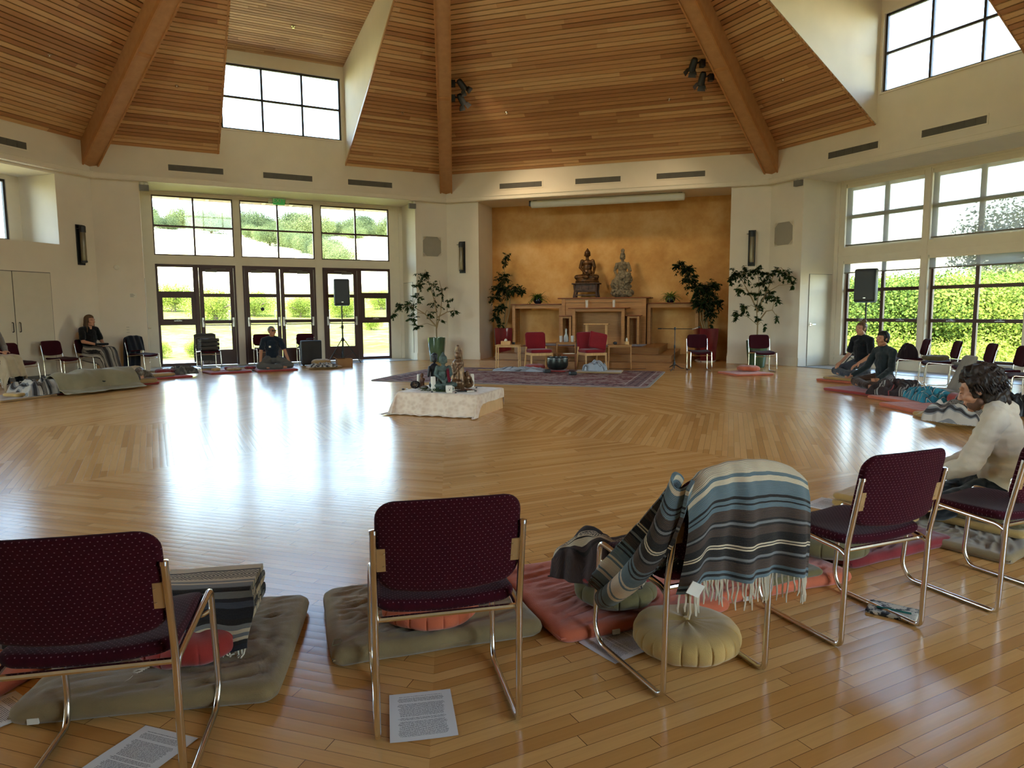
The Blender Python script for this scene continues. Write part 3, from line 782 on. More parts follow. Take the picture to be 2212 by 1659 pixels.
G1 = 'oaks on the far ridge'; L1 = 'grey green oak on the hill ridge seen through the upper panes over the doors'
for i in range(46):
    th = -24.5+i*.47+rnd.uniform(-.5, .5); plant_out(protoB, th, rnd.uniform(205, 245), rnd.uniform(1.1, 1.9), L1, G1, dz=-3.2)
for i in range(20):
    th = -15.2+i*.33+rnd.uniform(-.5, .5); plant_out(protoB, th, 205-i*4.2+rnd.uniform(-8, 8), rnd.uniform(.7, 1.2), 'oak in the dark gully down the pale slope behind the central doors', 'oaks in the gully', dz=-1.6)
for th, r, s, lab in ((-21.0, 52, .95, 'round leafy shrub on the bank outside the left fixed pane'), (-18.2, 46, 1.0, 'broad leafy shrub outside the leftmost door leaf'), (-15.3, 50, .85, 'low shrub on the bank outside the left leaf of the double doors'),
                     (-11.9, 50, .7, 'shrub outside the right leaf of the double doors'), (-8.6, 50, .85, 'shrub on the bank behind the left loudspeaker'), (-5.6, 56, .7, 'small shrub at the right end of the bank, beyond the right fixed pane'),
                     (-19.6, 27, .3, 'thin grassy shrub at the patio edge outside the leftmost door'), (-11.0, 27, .34, 'thin grassy shrub at the patio edge outside the double doors'), (-22.2, 27, .3, 'sparse grass clump at the patio edge, outside the left fixed pane'), (-6.5, 40, .4, 'leafy clump on the bank outside the right fixed pane')):
    plant_out(protoC, th, r, s, lab, None)
G2 = 'trees on the bank outside the right windows'; L2 = 'bright green tree on the bank close outside the right windows'
for i in range(34):
    th = 27+i*.62+rnd.uniform(-.4, .4); r = 31+(i % 4)*5.5+rnd.uniform(-1, 1); sz = rnd.uniform(.9, 1.15)
    plant_out(protoA, th, r, sz, L2, G2, dz=1.35+r*(.058-.012*((i*5) % 4)/3)-4.9*sz-terrain_h(r*sin(radians(th)), r*cos(radians(th))-8.7))
for i in range(10):
    th = 27.5+i*2.0; plant_out(protoC, th, 27.5+rnd.uniform(-.6, .6), rnd.uniform(.9, 1.2), 'yellow green shrub at the foot of the bank, below the right windows', 'shrubs outside the right windows', dz=-.2)
plant_out(protoB, 41.8, 46, 1.25, 'tall tree showing through the mesh of the upper right shade', None, dz=1.6)
# nothing grows behind the added rear windows
# ---------------------------------------------------------------- fixtures on the walls and ceiling
def wthing(name, label, cat, k, u, z, v=0., group=None): return thing(name, label, cat, W(k, u, v, z), wrz(k), group)
vent0 = None
WN = {-2: 'left wall', -1: 'wall over the glazed doors', 0: 'wall over the altar', 1: 'wall over the right windows'}
def vent(k, u, label):
    global vent0
    if vent0 is None:
        t = wthing('air_vent', label, 'vent', k, u, 4.77, 0, 'slot air vents above the ledge'); m = MB()
        m.box(-.63, .63, -.012, 0, .07, .10); m.box(-.63, .63, -.012, 0, -.10, -.07); m.box(-.63, -.60, -.012, 0, -.07, .07); m.box(.60, .63, -.012, 0, -.07, .07)
        obj('frame', m, M_trim, t, False); m = MB(); m.box(-.6, .6, -.003, 0, -.07, .07)
        for i in range(6):
            x0 = -.6+i*.2
            for j in range(9): m.box(x0+.008, x0+.192, -.009, -.004, -.066+j*.015, -.060+j*.015)
        for i in range(1, 6): m.box(-.6+i*.2-.004, -.6+i*.2+.004, -.01, 0, -.07, .07)
        obj('louvre', m, M_grey, t, False); vent0 = t
    else: dup(vent0, W(k, u, 0, 4.77), wrz(k), label)
pos3 = ((2.19, 'leftmost'), (4.31, 'middle'), (6.43, 'rightmost'))
for k in (-1, 0, 1):
    for u, w_ in pos3:
        if k == 1 and u > 6: continue
        vent(k, u, {-1: 'long dark air vent above the glazed doors, %s of the three there', 0: 'dark air vent above the ochre altar alcove, %s of the three there', 1: 'long dark air vent above the right windows, %s of the row'}[k] % w_)
vent(-2, 6.55, 'long dark air vent above the high niche at the left edge')
vent(1, 6.43, 'air vent cut by the right edge of the picture, above the right windows')
sc0 = None
def sconce(k, u, label):
    global sc0
    if sc0 is None:
        t = wthing('wall_sconce', label, 'wall lamp', k, u, 2.88, 0, 'tall wall sconces'); m = MB(); m.box(-.085, .085, -.03, 0, -.44, .44)
        obj('back_plate', m, M_black, t, False)
        m = MB(); m.lathe([(.055, -.36), (.058, -.34), (.058, .27), (.055, .28)], 20, (0, -.10, 0)); o = obj('lamp_shade', m, plain('sconce_glass', srgb(128, 116, 92), .25, .35), t); o['label'] = 'smoky metal tube'
        m = MB(); m.lathe([(.07, .27), (.07, .40), (.05, .42)], 20, (0, -.10, 0)); m.lathe([(.02, -.40), (.066, -.385), (.066, -.35)], 20, (0, -.10, 0)); m.box(-.02, .02, -.1, 0, .3, .36); m.box(-.02, .02, -.1, 0, -.39, -.35); m.tube([(-.13, -.1, .345), (.0, -.1, .345)], .008, 6)
        obj('cap', m, M_black, t); sc0 = t
    else: dup(sc0, W(k, u, 0, 2.88), wrz(k), label)
sconce(-2, 8.22, 'tall dark wall sconce between the niche and the left corner')
sconce(0, .47, 'tall wall sconce left of the altar alcove, beside the square grille')
sconce(0, 8.19, 'tall wall sconce right of the altar alcove, above the leafy plant')
def grille(k, u, label):
    t = wthing('wall_speaker', label, 'speaker', k, u, 3.18, 0, 'square speaker grilles'); m = MB(); w = .30
    m.box(-w, w, -.012, 0, w-.03, w); m.box(-w, w, -.012, 0, -w, -w+.03); m.box(-w, -w+.03, -.012, 0, -w+.03, w-.03); m.box(w-.03, w, -.012, 0, -w+.03, w-.03)
    c = .11
    for sx in (-1, 1):
        for sz in (-1, 1):
            a = (sx*(w-.03), sz*(w-.03)); m.add([(a[0], -.011, a[1]), (a[0]-sx*c, -.011, a[1]), (a[0], -.011, a[1]-sz*c)], [(0, 1, 2), (2, 1, 0)])
    obj('frame', m, M_trim, t, False); m = MB(); m.box(-w+.03, w-.03, -.006, 0, -w+.03, w-.03); obj('grille', m, M_grille, t, False); return t
grille(-1, 8.15, 'square grey speaker grille in the wall, left of the altar alcove')
grille(1, .42, 'square grey speaker grille in the wall, right of the altar alcove')
def small_light(k, u, z, v, label):
    t = wthing('emergency_light', label, 'light', k, u, z, v, 'small emergency light heads under the ledge'); m = MB(); m.box(-.10, .10, -.09, 0, -.13, 0); obj('housing', m, plain('emergency_grey', srgb(120, 116, 110), .5), t)
    m = MB(); m.lathe([(.035, 0), (.045, .05), (.02, .07)], 12, (-.05, -.045, 0)); m.lathe([(.035, 0), (.045, .05), (.02, .07)], 12, (.05, -.045, 0)); obj('lamp_head', m, M_white, t)
small_light(-1, 1.06, 4.32, .02, 'small grey emergency light at the top left corner of the door alcove')
small_light(-1, 7.58, 4.32, .02, 'small grey emergency light at the top right corner of the door alcove')
small_light(1, .84, 4.36, -.01, 'small white emergency light at the top left corner of the window alcove')
# exit sign
t = wthing('exit_sign', 'green illuminated EXIT sign above the central double doors', 'sign', -1, 4.24, 4.33, RD-.04); m = MB(); m.box(-.15, .15, -.03, .03, -.1, .1)
M_exit = NT('exit_green'); M_exit.base(srgb(70, 150, 84)); M_exit.b.inputs['Emission Color'].default_value = srgb(70, 220, 100); M_exit.b.inputs['Emission Strength'].default_value = .04
obj('sign_panel', m, M_exit.m, t, False)
def text_mesh(s_, size, ext=.001):
    cu = bpy.data.curves.new('t', 'FONT'); cu.body = s_; cu.size = size; cu.extrude = ext; cu.align_x = 'CENTER'; cu.align_y = 'CENTER'
    o = bpy.data.objects.new('t', cu); col.objects.link(o); dg = bpy.context.evaluated_depsgraph_get(); me = bpy.data.meshes.new_from_object(o.evaluated_get(dg)); bpy.data.objects.remove(o); return me
me = text_mesh('EXIT', .15); me.materials.append(M_white); o = bpy.data.objects.new('lettering', me); col.objects.link(o); o.parent = t; o.rotation_euler = (pi/2, 0, 0); o.location = (0, -.033, 0)
m = MB()
for s_ in (-1, 1): m.box(s_*.22-.045, s_*.22+.045, -.045, .02, -.05, .04); m.box(s_*.16-.03, s_*.16+.03, -.01, .01, -.01, .01)
obj('lamp_head', m, M_white, t, False)
# switches, note and access panel on the wall left of the doors
t = wthing('thermostat', 'small white round thermostat beside the door alcove', 'thermostat', -1, .40, 2.42); m = MB(); m.lathe([(.001, -.03), (.045, -.03), (.06, -.015), (.06, 0)], 18); o = obj('body', m, M_white, t); o.rotation_euler = (-pi/2, 0, 0); o.scale = (1, 1, 1)
m = MB(); m.box(-.05, .05, -.02, 0, -.045, .045); obj('back_plate', m, M_white, t, False)
t = wthing('wall_note', 'small printed notice taped to the wall beside the door alcove', 'notice', -1, .70, 1.78); m = MB(); m.box(-.075, .075, -.002, 0, -.05, .05); obj('sheet', m, M_white, t, False)
m = MB()
for i in range(5): m.box(-.06, .0+.05*((i*7) % 3)/3+.005, -.003, -.002, .03-i*.017, .036-i*.017)
obj('printed_lines', m, M_grey, t, False)
t = wthing('access_panel', 'flat painted access panel low on the wall behind the chair with the dark shawl', 'panel', -1, .55, .66); m = MB(); m.box(-.26, .26, -.012, 0, -.54, .54); obj('plate', m, M_trim, t, False)
m = MB()
for i in range(3): m.box(-.03, .03, -.014, -.012, .38-i*.06, .386-i*.06)
obj('slots', m, M_grey, t, False)
# sprinkler heads on the slats
sp0 = None
def sprinkler(P, k, label):
    global sp0
    if sp0 is None:
        t = thing('sprinkler', label, 'sprinkler', P, wrz(k), 'ceiling sprinkler heads'); m = MB(); m.lathe([(.001, .0), (.045, 0), (.045, -.008), (.015, -.012), (.012, -.035), (.03, -.04), (.03, -.043), (.001, -.043)], 14); m.lathe([(.012, .35), (.012, 0)], 8)
        obj('head', m, M_chrome, t); sp0 = t
    else: dup(sp0, P, wrz(k), label)
for k, u, v, lab in ((-1, 1.79, -1.72, 'sprinkler left of the dormer over the doors'), (-2, 6.42, -1.67, 'sprinkler on the leftmost roof face, over the niche'), (-1, 6.76, -1.79, 'sprinkler right of the dormer over the doors'),
                   (0, 2.38, -1.78, 'left sprinkler of the two on the roof face over the altar'), (0, 6.26, -1.72, 'right sprinkler of the two on the roof face over the altar'), (1, 1.74, -1.68, 'sprinkler on the roof face left of the right dormer')):
    sprinkler(W(k, u, v, RZ-RS*v-.03), k, 'small chrome ' + lab)
sprinkler(W(-1, 4.3, -1.43, DZT+DSL*1.43-.03), -1, 'small chrome sprinkler on the pale dormer ceiling over the doors')
# stage spotlights clamped to the two beams beside the altar face
def spotlight(P, aim, label, power, side):
    t = thing('stage_spotlight', label, 'spotlight', P, 0, 'black spotlights clamped on the beams')
    d = (Vector(aim)-Vector(P)).normalized(); q = d.to_track_quat('-Z', 'Y').to_matrix().to_4x4()
    m = MB(); m.lathe([(.001, .12), (.05, .12), (.07, .08), (.075, -.10), (.085, -.13), (.078, -.13)], 18); o = obj('can', m, M_black, t); o.matrix_local = q
    m = MB()
    for a in range(4): M4 = Matrix.Rotation(a*pi/2, 4, 'Z'); m.add([M4 @ Vector(p) for p in ((-.07, .08, -.13), (.07, .08, -.13), (.09, .13, -.23), (-.09, .13, -.23), (-.07, .084, -.13), (.07, .084, -.13), (.09, .134, -.23), (-.09, .134, -.23))], [(0, 1, 2, 3), (7, 6, 5, 4)])
    o = obj('barn_door', m, M_black, t, False); o.matrix_local = q
    m = MB(); m.tube([(0, 0, 0), (side*.1, 0, .03), (side*.2, 0, .05)], .015, 8); m.box(min(side*.14, side*.24), max(side*.14, side*.24), -.06, .06, -.06, .08); obj('clamp', m, M_black, t)
    m = MB(); m.lathe([(.001, -.07), (.066, -.07)], 18); g = obj('lens', m, M_glow, t); g.matrix_local = q
    if power:
        l = bpy.data.lights.new('spot_lamp', 'SPOT'); l.energy = power; l.spot_size = radians(62); l.spot_blend = .9; l.shadow_soft_size = .22; l.color = (1.0, .78, .50)
        lo = bpy.data.objects.new('lamp_light', l); col.objects.link(lo); lo.parent = t; lo.matrix_local = q @ Matrix.Translation((0, 0, -.14))
    return t
M_glow = NT('lamp_lens'); M_glow.base((.9, .8, .6, 1)); M_glow.b.inputs['Emission Color'].default_value = (1, .8, .5, 1); M_glow.b.inputs['Emission Strength'].default_value = .6; M_glow = M_glow.m
SP = 60
P1 = W(0, 1.66, -2.95, 6.58); P2 = W(0, 1.52, -2.62, 6.36); P3 = W(0, 6.85, -2.85, 6.50); P4 = W(0, 7.02, -2.52, 6.30)
spotlight(P1, W(0, 3.9, 1.0, 2.6), 'upper black stage spotlight on the middle beam', SP, -1)
spotlight(P2, W(0, 3.0, 1.0, 1.8), 'lower black stage spotlight on the middle beam', SP, -1)
spotlight(P3, W(0, 5.0, 1.0, 2.2), 'upper black stage spotlight on the right beam', SP*.35, 1)
spotlight(P4, W(0, 5.6, 1.0, 1.8), 'lower black stage spotlight on the right beam', SP*.35, 1)
# projection screen case under the alcove soffit
t = wthing('projector_screen', 'long white projection screen case hung under the alcove soffit above the altar', 'screen', 0, 4.46, 4.29, .32); m = MB()
m.pad(4.14, .16, .17, .03, .02); obj('case', m, M_white, t); m = MB(); m.box(-2.05, 2.05, -.02, .02, -.10, -.085); obj('bottom_bar', m, M_white, t)
m = MB(); m.box(-2.0, -1.9, -.04, .04, .08, .11); m.box(1.9, 2.0, -.04, .04, .08, .11); m.box(-2.11, -2.07, -.06, .06, -.05, .09); obj('bracket', m, M_black, t, False)
# roller shades on the right windows
for i, (a, b) in enumerate(BAYS):
    w_ = b-a-.03; wn_ = ('first', 'second', 'third')[i]
    t = wthing('roller_shade', 'translucent mesh roller shade drawn down over the %s upper right window' % wn_, 'shade', 1, (a+b)/2, 4.28, RD+.03, 'roller shades on the right windows')
    m = MB(); m.box(-w_/2, w_/2, 0, .002, -1.40, -.05); obj('shade_cloth', m, M_shade, t, False); m = MB(); m.box(-w_/2, w_/2, -.008, .012, -1.425, -1.395); obj('bottom_bar', m, plain('shade_bar', srgb(118, 112, 100), .6), t); m = MB(); m.tube([(-w_/2, .02, -.02), (w_/2, .02, -.02)], .035, 12); m.box(-w_/2, w_/2, -.02, -.014, -.07, .02); obj('roller', m, M_trim, t)
    t = wthing('roller_shade', 'translucent mesh roller shade rolled up to a short strip over the %s lower right window' % wn_, 'shade', 1, (a+b)/2, 2.49, RD+.03, 'roller shades on the right windows')
    m = MB(); m.box(-w_/2, w_/2, 0, .002, -.26, -.04); obj('shade_cloth', m, M_shade, t, False); m = MB(); m.box(-w_/2, w_/2, -.008, .012, -.285, -.255); obj('bottom_bar', m, bpy.data.materials['shade_bar'], t); m = MB(); m.tube([(-w_/2, .02, -.02), (w_/2, .02, -.02)], .03, 12); m.box(-w_/2, w_/2, -.02, -.014, -.06, .015); obj('roller', m, M_trim, t)

# ---------------------------------------------------------------- altar steps and joinery (alcove frame: x along the wall, y into the alcove)
TA = WM(0); RA = wrz(0)
def A(u, v, z=0): return W(0, u, v, z)
def lthing(name, label, cat, u, v, z=0, rz=0, group=None): return thing(name, label, cat, A(u, v, z), RA+rz, group)
t = lthing('altar_steps', 'three broad oak steps rising into the ochre alcove under the altar', 'steps', 4.3, 0)
for i, (a, b, v0) in enumerate(((1.8, 6.78, -2.32), (2.05, 6.42, -1.86), (2.42, 6.08, -1.40))):
    m = MB(); m.box(a-4.3, b-4.3, v0, 1.16, i*.15, (i+1)*.15-.022)
    m.box(a-4.31, b-4.29, v0-.012, 1.16, (i+1)*.15-.022, (i+1)*.15); obj('step', m, M_step, t, False)
o = None
m = MB(); m.pad(3.15, 1.15, .012, .01); rg = obj('altar_rug', m, fabric('dark_red_rug', srgb(74, 28, 26)), None, loc=A(4.05, -.35, .456), rot=(0, 0, RA)); tag(rg, 'dark red rug laid on the top step before the altar', 'rug')
SZ = .45
def gate(name, label, u0, u1, v0, v1, top, leg, apron, over=.06, panel=False, back=True, mat=M_oak):
    t = lthing(name, label, 'table', (u0+u1)/2, (v0+v1)/2, SZ); w = u1-u0; d = v1-v0; h = top-SZ
    m = MB(); m.pad(w+over*2, d+.04, .032, .01, .008); o = obj('tabletop', m, M_oakd, t, loc=(0, 0, h-.016))
    m = MB(); m.box(-w/2+leg, w/2-leg, -d/2+.012, -d/2+.04, h-.032-apron, h-.032); obj('apron', m, mat, t, False)
    for s_ in (-1, 1):
        x0, x1 = sorted((s_*w/2, s_*(w/2-leg)))
        m = MB(); m.box(x0, x1, -d/2, -d/2+leg, 0, h-.032); m.box(x0, x1, d/2-leg, d/2, 0, h-.032); obj('leg', m, mat, t, False)
        m = MB(); m.box(min(s_*(w/2-.02), s_*(w/2-.04)), max(s_*(w/2-.02), s_*(w/2-.04)), -d/2+leg, d/2-leg, .0, h-.032); obj('side_panel', m, mat, t, False)
    if panel: m = MB(); m.box(-w/2+leg, w/2-leg, -d/2+.03, -d/2+.05, .0, h-.032); obj('front_panel', m, M_oak, t, False)
    return t
gate('altar_table', 'large panelled oak altar table with a dark top carrying the two big statues', 3.24, 5.56, .42, 1.08, 1.722, .10, .10, .12, True)
gate('side_table', 'low oak wing table with the left fern, against the ochre wall', 1.76, 3.22, .55, 1.02, 1.565, .085, .10, .05)
gate('side_table', 'low oak wing table with the right fern, against the ochre wall', 5.58, 6.92, .55, 1.02, 1.565, .085, .10, .05)
gate('offering_table', 'middle oak gate table standing in front of the altar table', 3.62, 5.04, .06, .36, 1.445, .085, .07, .12)
gate('offering_table', 'small oak gate table tucked left of the middle one', 3.28, 3.58, .12, .38, 1.24, .06, .05, .05)
gate('offering_table', 'small oak gate table tucked right of the middle one', 5.10, 5.42, .12, .38, 1.24, .06, .05, .05)
t = lthing('small_stool', 'little pale oak stool inside the middle gate table', 'stool', 4.36, -.30, SZ); m = MB(); m.pad(.66, .22, .03, .01, .008); obj('seat', m, M_oakl, t, loc=(0, 0, .555))
for s_ in (-1, 1):
    for q in (-1, 1): m = MB(); m.box(s_*.26-.018, s_*.26+.018, q*.08-.016, q*.08+.016, 0, .54); obj('leg', m, M_oakl, t, False)
m = MB(); m.box(-.25, .25, -.012, .012, .25, .28); obj('stretcher', m, M_oakl, t, False)
# glass cups on the altar table front edge
M_cup = NT('clear_tumbler'); M_cup.base((.85, .88, .86, 1)); M_cup.p(Roughness=.05, Alpha=.35); M_cup = M_cup.m
M_water = M_cup
def tumbler(P, label, h=.15, r=.045, grp=None, mat=None):
    m = MB(); m.lathe([(.001, 0), (r*.8, 0), (r*.82, .01), (r, h), (r*.94, h), (r*.75, .015), (.001, .015)], 18); return single('tumbler', m, mat or M_cup, label, 'glass', P, 0, grp)
for u, w_ in ((3.98, 'left'), (4.72, 'right')): tumbler(A(u, .26, 1.446), 'tall clear glass on the middle gate table, below the %s statue' % ('seated bronze' if w_ == 'left' else 'pale stone'), .2, .04, 'offering glasses')

# ferns in dark bowls
M_fern = leaf_mat('fern_green', [(.3, srgb(44, 70, 22)), (.5, srgb(84, 112, 42)), (.7, srgb(122, 142, 66))])
M_darkpot = plain('dark_glazed_pot', (.012, .016, .03), .12, spec=.6)
def fern(P, label, seed, s=1.):
    rnd = random.Random(seed); t = thing('potted_fern', label, 'plant', P, 0, 'ferns on the wing tables')
    m = MB(); m.lathe([(.001, 0), (.08, 0), (.125, .05), (.135, .10), (.115, .155), (.105, .16), (.10, .14), (.001, .13)], 22); obj('pot', m, M_darkpot, t)
    m = MB()
    for i in range(64):
        a = rnd.uniform(0, 2*pi); L = rnd.uniform(.22, .38)*s; up = rnd.uniform(.15, 1.0); pts = []
        for j in range(7):
            q = j/6; pts.append(Vector((cos(a)*L*(.12+q*(1.1-.55*up)), sin(a)*L*(.12+q*(1.1-.55*up)), .14+L*up*(1.15*q-.0) - L*q*q*(.75-.2*up))))
        for j in range(6):
            d = (pts[j+1]-pts[j]).normalized(); sd = d.cross(Vector((0, 0, 1))).normalized(); w = .035*(1-(j/6)**2)*s+.006
            for sg in (-1, 1): m.add([pts[j], pts[j+1], pts[j]*.5+pts[j+1]*.5+sd*sg*w+d*.012+Vector((0, 0, -.006))], [(0, 1, 2)])
    obj('fronds', m, M_fern, t, False); return t
fern(A(2.47, .74, 1.568), 'leafy fern in a dark bowl on the left wing table', 3, 1.0)
fern(A(6.17, .74, 1.568), 'leafy fern in a dark bowl on the right wing table', 5, .9)

# big carpet before the steps
def rug_mat():
    t = NT('persian_rug'); x, y, _ = t.xyz(t.uv()); v = t.comb(x, y, 0.)
    a = t.noise(t.comb(t.M('MULTIPLY', x, 1.), t.M('MULTIPLY', y, 1.)), 2.2, 5, .7)
    b = t.noise(v, 11, 5, .8)
    f = t.M('ADD', t.M('MULTIPLY', a, .45), t.M('MULTIPLY', b, .55))
    c = t.ramp(f, [(.36, srgb(66, 44, 46)), (.46, srgb(118, 66, 64)), (.53, srgb(150, 126, 118)), (.62, srgb(172, 152, 142)), (.7, srgb(92, 66, 72))])
    # borders
    ex = t.M('SUBTRACT', 1.72, t.M('ABSOLUTE', y)); ey = t.M('SUBTRACT', 2.72, t.M('ABSOLUTE', x)); e = t.M('MINIMUM', ex, ey)
    p = t.M('ABSOLUTE', t.M('SUBTRACT', e, .30)); band = t.M('LESS_THAN', p, .13); line = t.M('LESS_THAN', t.M('ABSOLUTE', t.M('SUBTRACT', p, .15)), .012)
    fl = t.M('MULTIPLY', t.M('SINE', t.M('MULTIPLY', x, 24)), t.M('SINE', t.M('MULTIPLY', y, 24))); fl = t.M('GREATER_THAN', fl, .35)
    c = t.mix(t.M('MULTIPLY', band, .55), c, srgb(58, 44, 56)); c = t.mix(t.M('MULTIPLY', t.M('MULTIPLY', band, fl), .6), c, srgb(176, 140, 128)); c = t.mix(t.M('MULTIPLY', line, .7), c, srgb(188, 170, 158))
    c = t.mix(t.M('LESS_THAN', e, .03), c, srgb(150, 140, 128))
    t.base(c); t.p(Roughness=1.); t.b.inputs['Specular IOR Level'].default_value = .1; t.bump(b, .4, .004); return t.m
M_rug = rug_mat()
# corners measured on the floor: right end runs from (3.24,2.80) to (5.0,6.4)
ra = atan2(6.43-2.78, 4.99-3.2) - pi/2
m = MB(); m.pad(5.5, 3.5, .012, .006)
o = single('carpet', m, M_rug, 'large faded red patterned carpet on the floor before the altar steps', 'carpet', (1.62, 5.63, .007), -pi/8)
# ---------------------------------------------------------------- stacking chairs
def dot_fabric(name, base, dot, pitch=.0165):
    t = NT(name); x, y, _ = t.xyz(t.uv())
    r = t.M('DIVIDE', y, pitch*.62); ri = t.M('FLOOR', r); sh = t.M('MULTIPLY', t.M('MODULO', t.M('ABSOLUTE', ri), 2.), .5)
    fx = t.M('SUBTRACT', t.M('FRACT', t.M('ADD', t.M('DIVIDE', x, pitch), sh)), .5); fy = t.M('SUBTRACT', t.M('FRACT', r), .5)
    d = t.M('ADD', t.M('MULTIPLY', t.M('MULTIPLY', fx, fx), 1.), t.M('MULTIPLY', t.M('MULTIPLY', fy, fy), .7))
    dm = t.M('LESS_THAN', d, .013)
    n = t.noise(t.uv(), 60, 3); c0 = t.ramp(n, [(.3, base), (.7, tuple(min(1, q*1.35) for q in base[:3])+(1,))])
    t.base(t.mix(dm, c0, dot)); t.p(Roughness=.95); t.b.inputs['Sheen Weight'].default_value = .04; t.b.inputs['Specular IOR Level'].default_value = .12
    t.bump(t.noise(t.uv(), 420, 1), .3, .002); return t.m
M_maroon = dot_fabric('maroon_dotted_fabric', srgb(52, 8, 18), srgb(116, 78, 86))
M_brack = plain('gold_bracket', srgb(190, 158, 112), .38, .55, var=.04)
def chair(label, loc, rz, group=None):
    t = thing('stacking_chair', label, 'chair', loc, rz, group); hw = .228
    for s_ in (-1, 1):
        x = s_*hw
        pts = [(x, -.292, .705), (x, -.238, .43), (x, -.226, .012), (x, .195, .012), (x+.006*s_, .235, .075), (x, .205, .435), (x-.004*s_, -.20, .405), (x, -.232, .39)]
        m = MB(); m.tube(fillet(pts, .032, 5), .0108, 10); m.lathe([(.001, 0), (.012, 0), (.012, .012), (.001, .014)], 10, (x, -.293, .70)); obj('side_frame', m, M_chrome, t)
        m = MB(); x0, x1 = sorted((x-.004*s_, x-.058*s_))
        def BP(px, py, pz): return (px, -.262-(pz-.60)*.20+py, pz)
        vs = [BP(a, b, c) for b in (-.013, -.009) for a, c in ((x0, .575), (x1, .575), (x1, .65), (x0, .65))]
        m.add(vs, [(0, 1, 2, 3), (7, 6, 5, 4), (0, 4, 5, 1), (1, 5, 6, 2), (2, 6, 7, 3), (3, 7, 4, 0)])
        for zz in (.592, .633): m.lathe([(.001, 0), (.004, 0), (.004, .002)], 8, (x-.03*s_, BP(0, -.015, zz)[1], zz))
        o = obj('bracket', m, M_brack, t, False); o['label'] = 'gold metal bracket plate'
    m = MB(); m.tube([(-hw, -.212, .400), (hw, -.212, .400)], .0095, 8); obj('crossbar', m, M_chrome, t)
    m = MB(); m.tube(fillet([(-hw, .215, .36), (-.2, .2, .345), (.2, .2, .345), (hw, .215, .36)], .03), .007, 8); obj('crossbar', m, M_chrome, t)
    def SF(x, y, z): yy = y/.215; return (x*(1-.03*yy), y+.0, z+.432 - .018*(1-(x/.21)**2) - .022*max(0, yy-.3)**2*2 + .012*(-yy if yy < 0 else 0))
    m = MB(); m.pad(.435, .43, .042, .045, .018, 6, SF, 5); obj('seat', m, M_maroon, t)
    def BF(x, y, z):
        q = 1-(x/.225)**2; zz = .655+y; lean = -.262-(zz-.60)*.21-max(0, zz-.72)**2*1.1
        return (x, lean-.028*q+.012+z*1.0, zz + q*(-.007+.013*y/.1425))
    m = MB(); m.pad(.446, .285, .034, .055, .015, 6, BF, 5); obj('backrest', m, M_maroon, t)
    return t
def ang(dx, dy): return atan2(-dx, dy)        # rz so that local +y points along (dx,dy)
CH = chair('maroon dotted stacking chair nearest the camera, cut by the left edge', (-.931, -6.66, 0), ang(-.125, .99)); CH['group'] = 'maroon stacking chairs round the hall'
def ch(x, y, dx, dy, label): return dup(CH, (x, y, 0), ang(dx, dy), label)
ch(.030, -6.405, -.145, 1., 'maroon stacking chair in the front row, square on, orange round cushion behind its legs')
ch(.945, -6.225, -.33, 1., 'maroon stacking chair in the front row with a striped blanket thrown over its back')
ch(1.765, -5.94, -.31, 1., 'maroon stacking chair in the front row between the striped blanket and the man in cream')
ch(2.62, -5.71, -.33, 1., 'maroon stacking chair cut by the right edge, just behind the man in cream')
ch(3.42, -5.375, -.5, 1., 'maroon stacking chair mostly outside the right edge')
FR = lambda x, y, label: ch(x, y, -.90, .40, label)
FL = lambda x, y, label: ch(x, y, .93, -.36, label)
FC = lambda x, y, label: ch(x, y, -x, -y, label)
FL(-8.28, 5.40, 'empty maroon chair before the white cupboard doors, beside the towel-covered lap')
FL(-8.03, 6.45, 'empty maroon chair left of the seated woman with long hair')
FL(-7.71, 7.12, 'maroon chair the long haired woman sits on')
FL(-6.93, 7.72, 'maroon chair with a dark shawl over its back, beside the glazed doors')
FC(-5.94, 9.02, 'maroon chair heaped with grey striped blankets in front of the doors')
FC(-4.77, 9.75, 'maroon chair half hidden behind the man sitting cross-legged')
FC(-3.70, 9.83, 'maroon chair behind the upright dark case, before the central doors')
ch(5.66, 6.42, -.15, -1., 'maroon chair beside the red pot at the right end of the altar steps')
ch(6.89, 5.87, -.12, -1., 'maroon chair before the green pot, behind the orange cushion')
FR(8.55, 3.40, 'maroon chair behind the man in dark shirt, with a dark bag on it')
FR(8.48, 2.52, 'maroon chair carrying a flat olive cushion, before the right windows')
FR(8.35, 1.60, 'maroon chair with a grey pad on it, before the right windows')
FR(8.21, .84, 'maroon chair before the right windows, behind the head of the man in cream')
FR(8.00, .14, 'maroon chair cut by the right edge, before the right windows')
FC(-8.03, 4.29, 'maroon chair under the towel-covered lap at the left edge')

